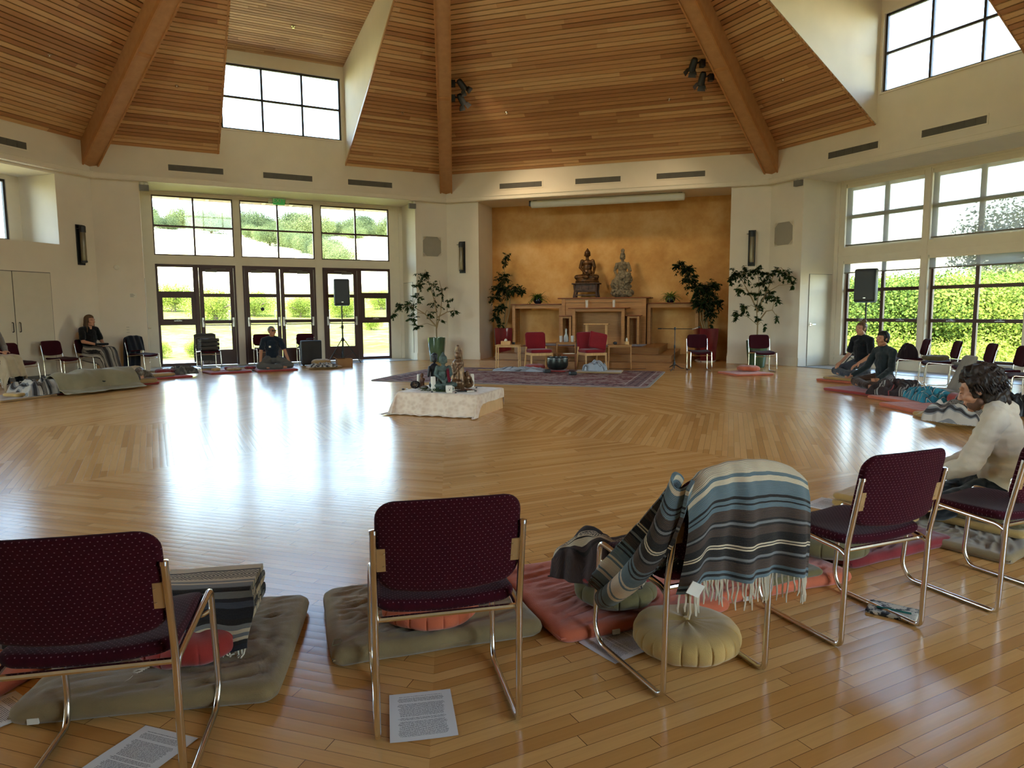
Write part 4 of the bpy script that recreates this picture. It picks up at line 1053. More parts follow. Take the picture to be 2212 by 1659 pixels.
# ---------------------------------------------------------------- cushions
M_sage = fabric('sage_cotton', srgb(132, 112, 78)); M_orange = fabric('salmon_orange_cotton', srgb(190, 98, 66)); M_red = fabric('brick_red_cotton', srgb(150, 52, 46))
M_olive = fabric('olive_cotton', srgb(104, 92, 58)); M_yellow = fabric('mustard_cotton', srgb(176, 142, 84)); M_tan = fabric('tan_cotton', srgb(152, 120, 76)); M_crim = fabric('crimson_cotton', srgb(124, 38, 40))
M_tag = plain('white_tag', srgb(210, 205, 195), .8)
def zab(name, mat, label, x, y, rz, w=.86, d=.76, t=.065, z=0., seed=0, tagc=None, group=None, fold=False, tilt=(0, 0), wr=1.0):
    def F(px, py, pz):
        top = 1 if pz > 0 else 0; k = seed*7.3; ex = min(w/2-abs(px), d/2-abs(py))
        rr = max(0, min(1, ex/.08))
        wp_ = nz(px*3+k, py*3, 1); q = (abs(nz(px*6+k+wp_*2, py*20-px*5+k, 0))*-.020 + abs(nz(px*9+k+py*4+wp_*2, py*34-px*12+k, 3))*-.010 + .008 + wp_*.010)*wr*rr + .018*max(0, 1-ex/.30)*-1*rr*0
        b = 0
        return (px+.012*nz(py*4, k), py+.012*nz(px*4, k+3), t/2+pz + top*q + (0 if top else 0))
    m = MB(); m.pad(w, d, t, .03, t/2, 5, F, 30, nx=(34 if y < -4 else 8))
    r = thing(name, label, 'floor cushion', (x, y, z), rz, group); o = obj('cover', m, mat, r, angle=80); r.rotation_euler = (tilt[0], tilt[1], rz)
    m = MB(); e = .004; pts = []
    for cx, cy in ((-1, -1), (1, -1), (1, 1), (-1, 1), (-1, -1)): pts.append((cx*(w/2-.012), cy*(d/2-.012), t*.5))
    m2 = fillet(pts[:], .05, 4); m2 = [Vector((p.x*1.012, p.y*1.012, p.z)) for p in m2]
    m.tube(m2, .004, 6, False); obj('seam', m, mat, r)
    if tagc: m = MB(); m.cbox((tagc[0]*w, tagc[1]*d-.004 if abs(tagc[1]) > .45 else tagc[1]*d, t*.35), (.035, .006, .02)); obj('care_tag', m, M_tag, r)
    return r
def zaf(label, mat, x, y, r=.18, h=.13, z=0., seed=0, squash=1., pleats=18, rz=0, group=None, tilt=(0, 0)):
    prof = []
    for j in range(0, 25):
        a = -pi/2+pi*j/24; c_ = cos(a); prof.append((max(.0005, r*(1-(1-abs(c_)**.72))), h/2+h/2*sin(a)*(abs(sin(a))**-.25 if abs(sin(a)) > .05 else 1)))
    prof = [(max(.0005, r*max(0, cos(-pi/2+pi*j/30))**.55), h/2+h/2*(1 if j > 15 else -1)*abs(sin(-pi/2+pi*j/30))**.82*(1-.10*abs(sin(-pi/2+pi*j/30))**12)) for j in range(31)]
    def f(rr, zz, a, i):
        k = rr/r; pl = abs(sin(a*pleats/2+seed)); e = k**6*(1-pl**.35)*-.03*max(0, (1-abs(zz/h-.5)*1.1)) 
        fine = -.003*(k**6)*max(0, 1-pl*7)
        return (rr*(1+fine*8)+e*.35, zz + .012*nz(cos(a)*2+seed, sin(a)*2, zz*6) )
    m = MB(); m.lathe(prof, 360 if y < -4 else 96, (0, 0, 0), f); t = thing('round_cushion', label, 'meditation cushion', (x, y, z), rz, group); t.rotation_euler = (tilt[0], tilt[1], rz); o = obj('cover', m, mat, t, angle=80); o.scale = (1, squash, 1)
    m = MB(); m.lathe([(.001, 0), (.014, 0), (.012, .006), (.001, .007)], 12, (0, 0, h-.002)); obj('button', m, mat, t); return t
def mid(*p): return sum(q[0] for q in p)/len(p), sum(q[1] for q in p)/len(p)
# front row of mats
zab('floor_mat', M_sage, 'sage green floor mat under the nearest chair, with the folded striped blanket on it', -.985, -6.03, radians(4), .86, .82, .07, 0, 1, (-.4, -.5))
zab('floor_mat', M_sage, 'sage green floor mat beneath the square-on chair, wrinkled, with a small stitched D', -.04, -5.78, radians(13), .86, .66, .075, 0, 2)
m = MB(); m.tube([(-.40, -6.175+.0, .073), (-.375, -6.165, .0745), (-.365, -6.145, .075), (-.375, -6.125, .075), (-.40, -6.13, .0745), (-.40, -6.175, .073)], .0016, 5); single('stitched_mark', m, M_olive, 'small stitched letter D on the corner of the sage mat', 'stitching', (.01, .028, .004))
zab('floor_mat', M_orange, 'salmon orange floor mat left of the blanket chair, under the olive cushion', .80, -5.60, radians(17), .86, .78, .06, 0, 3, (-.2, -.5))
zab('floor_mat', M_orange, 'salmon orange floor mat beneath the hanging blanket fringe', 1.56, -5.35, radians(15), .84, .72, .06, 0, 4, (-.28, -.5))
zab('floor_mat', M_crim, 'dark red floor mat below the chair beside the man in cream', 2.42, -4.95, radians(20), .86, .72, .06, 0, 5)
zab('floor_mat', M_sage, 'sage floor mat at the right edge under the mustard stack', 3.18, -4.90, radians(30), .9, .8, .05, 0, 6)
zab('floor_mat', M_orange, 'orange floor mat at the left edge behind the nearest chair', -1.85, -5.86, radians(-14), .86, .74, .06, 0, 7)
zaf('faded red round cushion under the seat of the nearest chair', M_red, -.915, -6.10, .20, .11, .066, 1)
zaf('salmon orange round cushion on the sage mat behind the square-on chair', M_orange, -.02, -5.90, .205, .10, .07, 2)
zaf('mustard yellow pleated round cushion on the bare floor under the blanket chair', M_yellow, 1.005, -6.155, .212, .128, 0, 3, pleats=22)
zab('square_cushion', M_olive, 'small olive folded pad on the orange mat under the fringe', 1.66, -5.56, radians(20), .36, .30, .035, .066, 8)
zaf('olive round cushion under the rumpled dark striped blanket', M_olive, .80, -5.80, .185, .11, .062, 4, pleats=12)
zab('square_cushion', M_crim, 'thin dark red cushion between the olive cushion and the rumpled blanket', .74, -5.80, radians(25), .34, .30, .03, .178, 9, tilt=(0, radians(7)))
zaf('olive round cushion on the dark red mat, under the chair beside the man in cream', M_olive, 2.07, -5.32, .20, .12, .06, 5, pleats=10)
zab('square_cushion', M_tan, 'tan folded cloth pad lying behind the chair beside the man in cream', 2.0, -5.10, radians(30), .34, .3, .07, .068, 10)
for i in range(4):
    zab('folded_mat', M_yellow if i != 1 else M_tan, ('mustard folded mat, %s of the stack left of the man in cream' % ('bottom', 'second from the bottom', 'third from the bottom', 'topmost')[i]), 2.66, -4.80, radians(24+3*i), .42, .34, .042, .062+i*.044, 11+i, wr=.7)
for i in range(2):
    zab('folded_mat', M_yellow if i == 0 else M_olive, ('mustard folded mat the man in cream sits on, at the right edge', 'olive folded mat between the man in cream and the mustard one')[i], 3.38, -4.86, radians(33), .60, .52, .05, .052+i*.052, 15+i, wr=.7)
# far ring on the left
GL = None
def zr(mat, x, y, label, w=.84, d=.74, t=.05, z=0., seed=0, nm='floor_mat', tw=0.): return zab(nm, mat, label, x, y, ang(-x, -y)+tw, w, d, t, z, seed, wr=.8)
zr(M_tan, -7.0, 3.02, 'tan floor mat at the left edge under the socked feet', .95, .8, .035, 0, 20)
zr(M_red, -6.55, 3.95, 'red floor mat under the lying person, left part', .9, .75, .05, 0, 21)
zr(M_red, -6.05, 5.0, 'red floor mat under the lying person, by the head', .8, .7, .05, 0, 22)
zr(M_red, -5.95, 6.45, 'red floor mat left of the mat with small cushions, under a dark checked blanket', .8, .75, .045, 0, 23)
zr(M_red, -5.05, 7.55, 'red floor mat with small round cushions before the blanket-heaped chair', .9, .75, .045, 0, 24)
zr(M_red, -4.10, 8.0, 'dark red floor mat the man by the doors sits on', .92, .8, .045, 0, 25)
zr(M_tan, -3.05, 8.55, 'pale tan mat in front of the upright dark case', .8, .6, .05, 0, 26)
zr(M_yellow, -6.9, 3.1, 'flat yellow round-edged pad at the left edge beside the socks', .42, .34, .06, .037, 27, 'square_cushion')
zr(M_tan, -5.75, 4.72, 'tan pillow under the head of the lying person', .52, .3, .09, .055, 28, 'pillow')
zaf('small red round cushion on the red mat before the blanket-heaped chair', M_crim, -5.0, 7.75, .17, .085, .05, 6)
zaf('small yellow cushion at the left of the red mat before the doors', M_yellow, -5.25, 7.4, .10, .07, .05, 7)
zaf('tan cushion between the yellow and red ones on the mat before the doors', M_tan, -4.88, 7.5, .17, .065, .05, 8)
zaf('small dark red cushion at the right end of the mat before the doors', M_crim, -4.62, 7.85, .13, .075, .05, 9)
zaf('plump tan cushion on the pale mat beside the upright dark case', M_tan, -3.15, 8.75, .24, .16, .05, 10, pleats=8)
zaf('red cushion under the dark checked blanket on the left', M_crim, -6.1, 6.75, .2, .12, .05, 11)
zr(M_tan, -5.98, 6.2, 'tan folded pad next to the dark checked blanket', .5, .3, .07, .05, 29, 'folded_mat')
# single orange seat near the altar, right
zab('floor_mat', M_orange, 'salmon orange floor mat alone before the green pot on the right', 6.27, 5.33, radians(8), .86, .82, .045, 0, 30)
zaf('round salmon orange cushion on the lone orange mat', M_orange, 6.42, 5.52, .24, .13, .045, 12)
# ring on the right
zr(M_orange, 7.55, 3.62, 'orange floor mat under the woman with the hair bun', .86, .8, .045, 0, 31)
zr(M_yellow, 7.50, 3.55, 'thin yellow pad on the orange mat under the woman with the hair bun', .66, .66, .05, .048, 32, 'folded_mat')
zr(M_red, 6.86, 1.98, 'red floor mat under the man in dark shirt, with a dark striped blanket', .98, .9, .05, 0, 33)
zr(M_orange, 6.85, .90, 'salmon floor mat behind the bright teal blanket', .8, .8, .05, 0, 34)
zr(M_orange, 6.45, -.02, 'salmon floor mat between the teal blanket and the yellow mat', .88, .8, .055, 0, 35)
zr(M_yellow, 6.25, -.95, 'yellow floor mat with a black and white patterned blanket', .86, .78, .06, 0, 36)
zaf('flat olive round cushion on a chair before the right windows', M_olive, 8.42, 2.50, .205, .10, .46, 13)
zr(plain('grey_pad', srgb(120, 114, 100), .9), 8.31, 1.59, 'flat grey pad on a chair before the right windows', .36, .34, .04, .452, 37, 'square_cushion')
# altar carpet things
zab('floor_mat', M_tan, 'beige thin mat on the carpet, under the folded grey blanket', 3.30, 6.12, radians(-20), 1.0, .62, .03, .016, 40, wr=.5)
zaf('flat red round cushion on the carpet, left of the black singing bowl', M_red, 2.0, 7.05, .24, .13, .016, 14, pleats=14)
zab('square_cushion', M_red, 'small red cushion under the black singing bowl', 2.44, 6.50, radians(-22), .44, .4, .036, .016, 41, wr=.4)
# ---------------------------------------------------------------- woven blankets
def serape(name, bands, period=1.2, diamond=None, base=None, axis=1, dcol=None):
    """stripes across uv axis; bands = [(pos, colour)], diamond = (lo, hi) of a zigzag band"""
    t = NT(name); xs = t.xyz(t.uv()); v = xs[axis]; u = xs[1-axis]
    n = t.noise(t.uv(), 30, 2); f = t.M('FRACT', t.M('ADD', t.M('DIVIDE', v, period), t.M('MULTIPLY', t.M('SUBTRACT', n, .5), .006)))
    c = t.ramp(f, bands, 'CONSTANT')
    if diamond:
        lo, hi = diamond; inb = t.M('MULTIPLY', t.M('GREATER_THAN', f, lo), t.M('LESS_THAN', f, hi))
        mid_ = (lo+hi)/2; q = t.M('ABSOLUTE', t.M('SUBTRACT', f, mid_)); w = (hi-lo)/2
        tri = t.M('ABSOLUTE', t.M('SUBTRACT', t.M('FRACT', t.M('DIVIDE', u, w*period*2.2)), .5))
        z = t.M('FRACT', t.M('MULTIPLY', t.M('ADD', t.M('DIVIDE', q, w), t.M('MULTIPLY', tri, 2.)), 2.4))
        on = t.M('MULTIPLY', inb, t.M('LESS_THAN', z, .48)); c = t.mix(on, c, dcol or srgb(28, 26, 30))
    fz = t.noise(t.uv(), 260, 2, .7); c = t.mix(t.M('MULTIPLY', fz, .28), c, srgb(120, 112, 104), 'MIX')
    t.base(c); t.p(Roughness=1.); t.b.inputs['Specular IOR Level'].default_value = .08; t.b.inputs['Sheen Weight'].default_value = .1
    t.bump(t.M('ADD', t.M('MULTIPLY', t.M('SINE', t.M('MULTIPLY', v, 1100.)), .4), fz), .5, .003); return t.m
cr_, gy, bk, bl, br = srgb(206, 190, 164), srgb(120, 122, 124), srgb(26, 24, 26), srgb(98, 116, 124), srgb(70, 56, 50)
def st(seq):
    tot = sum(w for w, _ in seq); p = 0; o = []
    for w, c in seq: o.append((p/tot, c)); p += w
    return o
S_drape = serape('grey_blue_serape', st([(3, cr_), (.8, bl), (1.2, cr_), (.8, bl), (2.5, bl), (.6, bk), (.8, bl), (.5, bk), (1., bl), (2.6, br), (.5, bk), (.7, gy), (.5, bk), (2, br), (2.2, bk), (.35, cr_), (.3, bk), (.35, cr_), (2, bk), (.6, gy), (.6, bk), (2.4, br), (.7, bl), (.6, bk), (.8, bl), (.6, bk), (3, bl), (.7, cr_), (.7, bl), (1.0, cr_)]), .50)
S_zig = serape('cream_zigzag_serape', st([(.09, cr_), (.18, cr_), (.03, bk), (.10, cr_), (.14, gy), (.05, bk), (.12, cr_), (.03, bk), (.16, bk), (.04, cr_), (.06, gy)]), .52, (.02, .24))
S_fold = serape('navy_grey_serape', st([(2.0, cr_), (.35, bk), (1.8, cr_), (.3, gy), (1.2, cr_), (.3, gy), (.6, cr_), (.4, bk), (1.3, gy), (.4, srgb(34, 38, 52)), (.7, srgb(70, 78, 96)), (1.1, srgb(22, 26, 38)), (.6, bk), (.5, gy), (.4, cr_), (.4, gy), (.3, cr_), (.5, bk), (.9, srgb(30, 34, 46)), (.4, bk), (1.1, gy), (.4, cr_), (.4, gy), (.4, cr_)]), .66, (.01, .115))
S_dark = serape('dark_brown_zigzag_serape', st([(1.2, srgb(66, 52, 54)), (.25, bk), (.3, srgb(66, 52, 54)), (.4, cr_), (.12, bk), (1.3, cr_), (.12, bk), (.4, cr_), (.3, bk), (1.4, srgb(58, 46, 48))]), .42, (.42, .68))
S_bw = serape('black_white_serape', st([(1.5, srgb(180, 172, 160)), (.4, gy), (.9, srgb(40, 38, 42)), (.5, gy), (1.0, srgb(190, 184, 172)), (.25, bk), (1.0, srgb(150, 142, 130)), (.25, bk), (.8, srgb(196, 190, 178)), (.5, gy), (.7, bk), (.5, gy)]), .5, (.55, .67))
S_grey = serape('grey_charcoal_serape', st([(2, srgb(78, 76, 72)), (.4, srgb(140, 136, 128)), (.5, srgb(88, 86, 82)), (.4, srgb(150, 146, 138)), (2, srgb(66, 64, 62)), (.5, srgb(104, 100, 94))]), .42)
S_mar = serape('dark_maroon_serape', st([(3, srgb(34, 18, 22)), (.3, srgb(170, 160, 150)), (.3, srgb(34, 18, 22)), (.5, srgb(190, 184, 174)), (.3, srgb(34, 18, 22)), (3, srgb(44, 22, 26)), (.3, srgb(150, 60, 60))]), .46, (.43, .52), None, 0)
S_teal = serape('bright_teal_serape', st([(3, srgb(28, 134, 156)), (.4, srgb(208, 214, 206)), (.5, srgb(20, 84, 104)), (2.4, srgb(36, 150, 172)), (.5, srgb(206, 210, 200)), (.4, bk), (1.6, srgb(30, 122, 146))]), .34)
S_ltb = serape('light_blue_grey_blanket', st([(2, srgb(168, 176, 186)), (.6, srgb(120, 126, 134)), (1.2, srgb(184, 190, 198)), (.5, srgb(60, 62, 68)), (1.1, srgb(140, 146, 154))]), .26)
M_towel = fabric('beige_terry', srgb(184, 168, 138)); M_wool = fabric('grey_beige_wool', srgb(134, 124, 96), .1); M_fringe = fabric('cream_wool_fringe', srgb(206, 194, 172))
M_char = fabric('charcoal_knit', srgb(28, 32, 42))
def fringe(mb, a, b, n, L, seed=0, down=(0, 0, -1), r=.0028, curl=.02, ground=None):
    rnd = random.Random(seed); a, b = Vector(a), Vector(b); d = Vector(down)
    for i in range(n):
        p = a.lerp(b, (i+.5)/n); l = L*rnd.uniform(.65, 1.15); pts = [p]; off = Vector((0, 0, 0))
        for j in range(1, 5):
            off += Vector((rnd.uniform(-1, 1), rnd.uniform(-1, 1), 0))*curl*.35; q = p + d*l*j/4+off
            if ground is not None: q.z = max(q.z, ground)
            pts.append(q)
        mb.tube(pts, r, 4, rs=[r*1.2, r, r, r*1.1, r*.6])
def solid(F, nu, nv, th, uvF):
    """a cloth of real thickness following F(s,t)"""
    m = MB(); e = 1e-3
    def N(s, t):
        a = Vector(F(min(1, s+e), t))-Vector(F(max(0, s-e), t)); b = Vector(F(s, min(1, t+e)))-Vector(F(s, max(0, t-e))); n = a.cross(b); return n.normalized() if n.length > 0 else Vector((0, 0, 1))
    m.grid(lambda s, t: Vector(F(s, t))+N(s, t)*th/2, nu, nv, uvF)
    m.grid(lambda s, t: Vector(F(s, t))-N(s, t)*th/2, nu, nv, uvF, flip=True)
    for fs in (0, 1):
        m.grid(lambda q, t: Vector(F(fs, t))+N(fs, t)*th*(q-.5), 1, nv, lambda q, t: uvF(fs, t), flip=bool(fs) is False)
        m.grid(lambda s, q: Vector(F(s, fs))+N(s, fs)*th*(q-.5), nu, 1, lambda s, q: uvF(s, fs), flip=bool(fs))
    return m
def folded(name, label, mat, x, y, z, rz, w, d, layers, th=.022, fr=None, sag=0., seed=0, uvs=1.0, wob=.006, cat='blanket', hang=0.):
    """a blanket folded back and forth: one ribbon laid in layers"""
    path = []; z0 = th*.5
    for i in range(layers):
        zz = z0 + i*th*1.04; xs = (-d/2, d/2) if i % 2 == 0 else (d/2, -d/2)
        path += [(xs[0]+(xs[1]-xs[0])*q/8, zz) for q in range(9)]
        if i < layers-1:
            for q in range(1, 4): a = pi*q/4; path.append((xs[1]+(1 if i % 2 == 0 else -1)*th*.52*sin(a), zz+th*.52*(1-cos(a))))
    L = [0]
    for a, b in zip(path, path[1:]): L.append(L[-1]+hypot(b[0]-a[0], b[1]-a[1]))
    n = len(path)-1
    def F(s, t):
        i = min(int(t*n), n-1); q = t*n-i; py = path[i][0]*(1-q)+path[i+1][0]*q; pz = path[i][1]*(1-q)+path[i+1][1]*q
        px = (s-.5)*w*(1+.02*nz(pz*30, seed)); h = pz + wob*nz(px*6+seed, py*6, 2)*(.3+pz/(layers*th)) + wob*nz(px*2+seed, py*3, 5)*2*(pz/(layers*th))
        if hang and pz > 0:
            e = max(0, abs(px)-w/2+hang)/hang; h -= e**2*sag
        return (px, py + .01*nz(px*3, seed+pz*9), max(h, .004))
    m = solid(F, 22, n, th*.86, lambda s, t: (s*w, L[min(int(round(t*n)), n)]*uvs+.1*seed))
    r = thing(name, label, cat, (x, y, z), rz); obj('cloth', m, mat, r, angle=80)
    if fr:
        m = MB(); side = 1 if (layers % 2) else -1
        fringe(m, (-w/2+.01, side*d/2, th*layers*.9), (w/2-.01, side*d/2, th*layers*.9), fr, .09, seed, (0, side*.5, -1), ground=.004); obj('fringe', m, M_fringe, r)
    return r
def rumpled(name, label, mat, x, y, z, rz, w, d, h, seed=0, amp=.5, uvs=1., freq=5., power=.6, cat='blanket', fr=None, nu=60, nv=48):
    """a cloth fallen in a heap: closed mound with deep folds"""
    def H(a, b):
        e = max(0, 1-max(abs(a)**3.2, abs(b)**3.2))**power; wv = nz(a*freq*w*.8+seed, b*freq*d+seed*2, 0); w2 = nz(a*freq*1.7*w+seed+9, b*freq*1.9*d, 3)
        fo = .5+.5*sin(wv*6.5+a*2.2+b*1.4); return e*h*(1-amp+amp*fo+.12*w2)
    def F(s, t):
        a, b = 2*s-1, 2*t-1; k = 1+.10*nz(a*2+seed, b*2, 7); px = a*w/2*k*(1-.06*b*b)+.02*nz(b*4, seed); py = b*d/2*k+.02*nz(a*4+seed, 1)
        return (px, py, max(.006, H(a, b)+.006))
    m = MB(); m.grid(F, nu, nv, lambda s, t: (s*w*1.3*uvs+.12*nz(t*4, seed), t*d*1.5*uvs+.2*nz(s*3+seed, t*3, 1)))
    m.grid(lambda s, t: (F(s, t)[0], F(s, t)[1], .0), nu, nv, None, flip=True)
    for e in (0, 1):
        m.grid(lambda q, t: (F(e, t)[0], F(e, t)[1], F(e, t)[2]*q), 1, nv, lambda q, t: (0, t*d)); m.grid(lambda s, q: (F(s, e)[0], F(s, e)[1], F(s, e)[2]*q), nu, 1, lambda s, q: (s*w, 0))
    r = thing(name, label, cat, (x, y, z), rz); obj('cloth', m, mat, r, angle=120)
    if fr: m = MB(); fringe(m, *fr[0], fr[1], fr[2], seed, fr[3], ground=.004); obj('fringe', m, M_fringe, r)
    return r
# blanket thrown over the back of the third chair of the front row
def chair_drape():
    rz = ang(-.33, 1.); t = thing('draped_blanket', 'grey, cream and black striped blanket with fringe thrown over a chair back', 'blanket', (.945, -6.225, 0), rz)
    # profile from the seat over the back and down behind, in chair space (y, z)
    pr = [(.10, .475), (-.02, .462), (-.12, .462), (-.19, .49), (-.222, .56), (-.242, .66), (-.262, .76), (-.283, .808), (-.312, .826), (-.342, .800), (-.358, .74), (-.364, .68), (-.362, .62), (-.358, .56), (-.352, .50), (-.348, .445)]
    L = [0]
    for a, b in zip(pr, pr[1:]): L.append(L[-1]+hypot(b[0]-a[0], b[1]-a[1]))
    n = len(pr)-1
    def at(q):
        i = min(int(q), n-1); f = q-i; return (pr[i][0]*(1-f)+pr[i+1][0]*f, pr[i][1]*(1-f)+pr[i+1][1]*f, L[i]*(1-f)+L[i+1]*f)
    def F(s, tt):
        q = tt*n; y, z, l = at(q); hang = max(0, min(1, (q-8)/7)); fr_ = max(0, min(1, (5-q)/5))
        x0 = -.225; x1 = .275; x = x0+(x1-x0)*s
        x += hang*(.035*(s-.5)) + .012*nz(s*3, tt*4, 2)
        y += -hang*(.022*sin(s*15+.6)+.012*sin(s*31)) - .016*hang*nz(s*5, tt*2) + .004*sin(s*40)*(1-hang)
        z += .018*sin(s*3.2+.3)*(1 if q > 5 else .3) - .05*(abs(s-.5)*2)**3*max(0, 1-abs(q-8)/5) + .02*nz(s*3, 1)*hang - .03*s*hang
        if s < .16: k = (.16-s)/.16; y += k*.05*(hang); z -= k*.03
        return (x, y, z)
    m = solid(F, 64, 60, .011, lambda s, tt: (s*.6, at(tt*n)[2]*1.04-.69+.50)); obj('cloth', m, S_drape, t, angle=80)
    m = MB(); rnd = random.Random(4)
    for i in range(46):
        s = (i+.5)/46; p = Vector(F(s, 1)); l = rnd.uniform(.05, .105); pts = [p]; o = Vector((0, 0, 0))
        for j in range(1, 5): o += Vector((rnd.uniform(-1, 1), rnd.uniform(-.6, .6), 0))*.005; pts.append(p+Vector((0, 0, -l*j/4))+o)
        m.tube(pts, .0034, 5, rs=[.004, .0034, .0032, .0036, .002])
    obj('fringe', m, M_fringe, t)
    # loose side fall, hanging down past the left post to the cushions
    sp = [(-.225, -.31, .80), (-.255, -.29, .70), (-.28, -.25, .60), (-.30, -.18, .50), (-.32, -.10, .41), (-.33, -.02, .34), (-.31, .05, .30)]
    def G(s, tt):
        q = tt*(len(sp)-1); i = min(int(q), len(sp)-2); f = q-i; c = Vector(sp[i]).lerp(Vector(sp[i+1]), f); wd = .055+.035*sin(tt*pi)
        return (c.x+.03*sin(s*9+tt*3)-.01, c.y+(s-.5)*wd*1.4, c.z+(s-.5)*wd*.7+.02*sin(s*12+tt*4))
    m = solid(G, 26, 40, .012, lambda s, tt: (s*.3+tt*.12, tt*.7+.05)); o = obj('side_fall', m, S_drape, t, angle=80); o['label'] = 'loose side of the blanket'
    m = MB(); m.box(-.03, .03, -.001, .001, -.022, .022); o = obj('care_tag', m, M_tag, t, False, (-.215, -.372, .455), (.2, .5, .1))
    return t
chair_drape()
rumpled('rumpled_blanket', 'rumpled dark brown zigzag blanket heaped on the olive cushion beside the draped chair', S_dark, .73, -5.84, .196, radians(-38), .40, .30, .20, 3, .28, 1.5, 3.2, .36)
folded('folded_blanket', 'thick folded navy and cream striped blanket with fringe on the sage mat', S_fold, -.885, -5.99, .176, radians(4), .36, .24, 5, .026, None, 0, 1)
# overhanging flap of that blanket with its long fringe
def flap():
    t = thing('blanket_flap', 'front fall of the folded striped blanket, white fringe hanging over the red cushion', 'blanket', (-.865, -6.125, .15), radians(5))
    def F(s, q): a = q*1.0; return ((s-.5)*.355+.01*sin(q*5), -.01-.06*q-.02*sin(s*8)*q, .15-.20*q+.03*(1-q)*0+.010*sin(s*14)*q)
    m = solid(F, 30, 14, .010, lambda s, q: (s*.4, .30+q*.24)); obj('cloth', m, S_fold, t, angle=80)
    m = MB(); fringe(m, (-.165, -.075, -.045), (.165, -.075, -.045), 24, .11, 5, (0, -.12, -1), .0034, .03, -.07); obj('fringe', m, M_fringe, t)
flap()
folded('folded_blanket', 'light grey striped blanket folded on the seat of the square-on chair', S_ltb, .00, -6.32, .452, ang(-.145, 1.), .40, .16, 2, .022, None, 0, 2)
m = MB(); fringe(m, (-1.06, -6.30, .072), (-1.02, -6.22, .072), 9, .08, 8, (-1, -.5, -.02), .003, .04, .07)
single('fringe_tuft', m, M_fringe, 'loose white fringe tuft poking out left of the faded red cushion', 'fringe')
rumpled('rumpled_blanket', 'grey and black striped blanket edge at the left border of the picture', S_bw, -1.62, -5.86, .062, 0, .34, .34, .16, 8)
# far left
rumpled('rumpled_blanket', 'grey white zigzag blanket with tassels over the legs on the left mats', S_bw, -6.72, 3.45, .04, ang(.55, 1), .62, .95, .26, 12, .35, .8, 3.5, .6, fr=(((-.28, -.42, .04), (.28, -.44, .04)), 26, .12, (0, -.6, -.5)))
rumpled('rumpled_blanket', 'dark charcoal checked blanket on the red mat left of the doors', S_grey, -5.82, 6.95, .05, ang(.5, .5), .75, .42, .17, 14, .45)
folded('folded_blanket', 'dark grey and black striped blanket laid over the chair back before the left doors', S_grey, -5.94, 9.02, .452, ang(5.94, -9.02), .42, .36, 6, .045, None, 0, 3, wob=.02)
rumpled('rumpled_blanket', 'braided grey blanket on the pale mat beside the tan cushion', S_bw, -3.02, 8.25, .05, ang(1, .2), .36, .66, .10, 15)
def seat_drape(label, x, y, mat, w=.47, drop=.36, th=.02, fr=True, face=None, seed=0, cat='blanket', front=.30):
    rz = ang(-x, -y) if face is None else face; t = thing('draped_blanket', label, cat, (x, y, 0), rz)
    pr = [(-.18, .50), (-.20, .62), (-.228, .74), (-.262, .835), (-.292, .848), (-.322, .82), (-.34, .7), (-.335, .82-front), (-.33, .82-front-drop*.4)]
    pr = [(-.345, .16), (-.342, .3), (-.338, .5), (-.325, .7), (-.318, .81), (-.29, .85), (-.255, .84), (-.225, .74), (-.205, .64), (-.185, .53)]
    n = len(pr)-1; L = [0]
    for a, b in zip(pr, pr[1:]): L.append(L[-1]+hypot(b[0]-a[0], b[1]-a[1]))
    def at(q): i = min(int(q), n-1); f = q-i; return [pr[i][k]*(1-f)+pr[i+1][k]*f for k in (0, 1)]+[L[i]*(1-f)+L[i+1]*f]
    def F(s, q): y_, z_, l = at(q*n); return ((s-.5)*w*(1.+.05*nz(q*4, seed)), y_+.010*sin(s*18+q*4), z_+.012*nz(s*4+seed, q*4)-.03*(abs(s-.5)*2)**4)
    m = solid(F, 30, 30, th, lambda s, q: (s*w, at(q*n)[2])); obj('cloth', m, mat, t, angle=80)
    if fr: m = MB(); fringe(m, (-w/2+.02, -.345, .17), (w/2-.02, -.345, .17), 24, .09, seed, (0, 0, -1)); obj('fringe', m, M_fringe, t)
    return t
seat_drape('charcoal shawl hung over the chair left of the glazed doors', -6.93, 7.72, M_char, .46, fr=False, seed=2, face=ang(.93, -.36))
seat_drape('grey striped blanket hanging down the back of the heaped chair before the doors', -5.94, 9.02, S_grey, .50, seed=4)
# right side
rumpled('rumpled_blanket', 'bright teal striped blanket crumpled on the salmon mat', S_teal, 6.92, .62, .055, ang(.25, 1), .48, .92, .17, 21, .5, 1.2, 5.)
rumpled('rumpled_blanket', 'dark maroon patterned blanket lying on the red mat behind the teal one', S_mar, 6.98, 1.42, .055, ang(.6, .5), .55, 1.05, .20, 22, .45, 1., 4.)
rumpled('rumpled_blanket', 'black and white patterned blanket with fringe on the yellow mat, near the man in cream', S_bw, 6.05, -1.25, .06, ang(.9, .5), .62, .85, .28, 23, .35, .9, 3.5, .6, fr=(((-.32, -.3, .1), (-.32, .3, .06)), 28, .12, (-.7, 0, -.5)))
m = MB(); m.tube([(-.26, 0, .09), (0, .01, .095), (.26, 0, .09)], .085, 18); 
t = thing('rolled_mat', 'rolled brick red mat between the teal and the black and white blankets', 'floor cushion', (6.75, -.30, .055), ang(.3, 1)+pi/2); obj('roll', m, M_red, t)
m = MB()
for i in range(40):
    r = .01+i*.0018; a = i*.8
m.tube([(.262, cos(i*.55)*(.012+i*.0015), .09+sin(i*.55)*(.012+i*.0015)) for i in range(46)], .004, 5); obj('rolled_edge', m, M_crim, t)
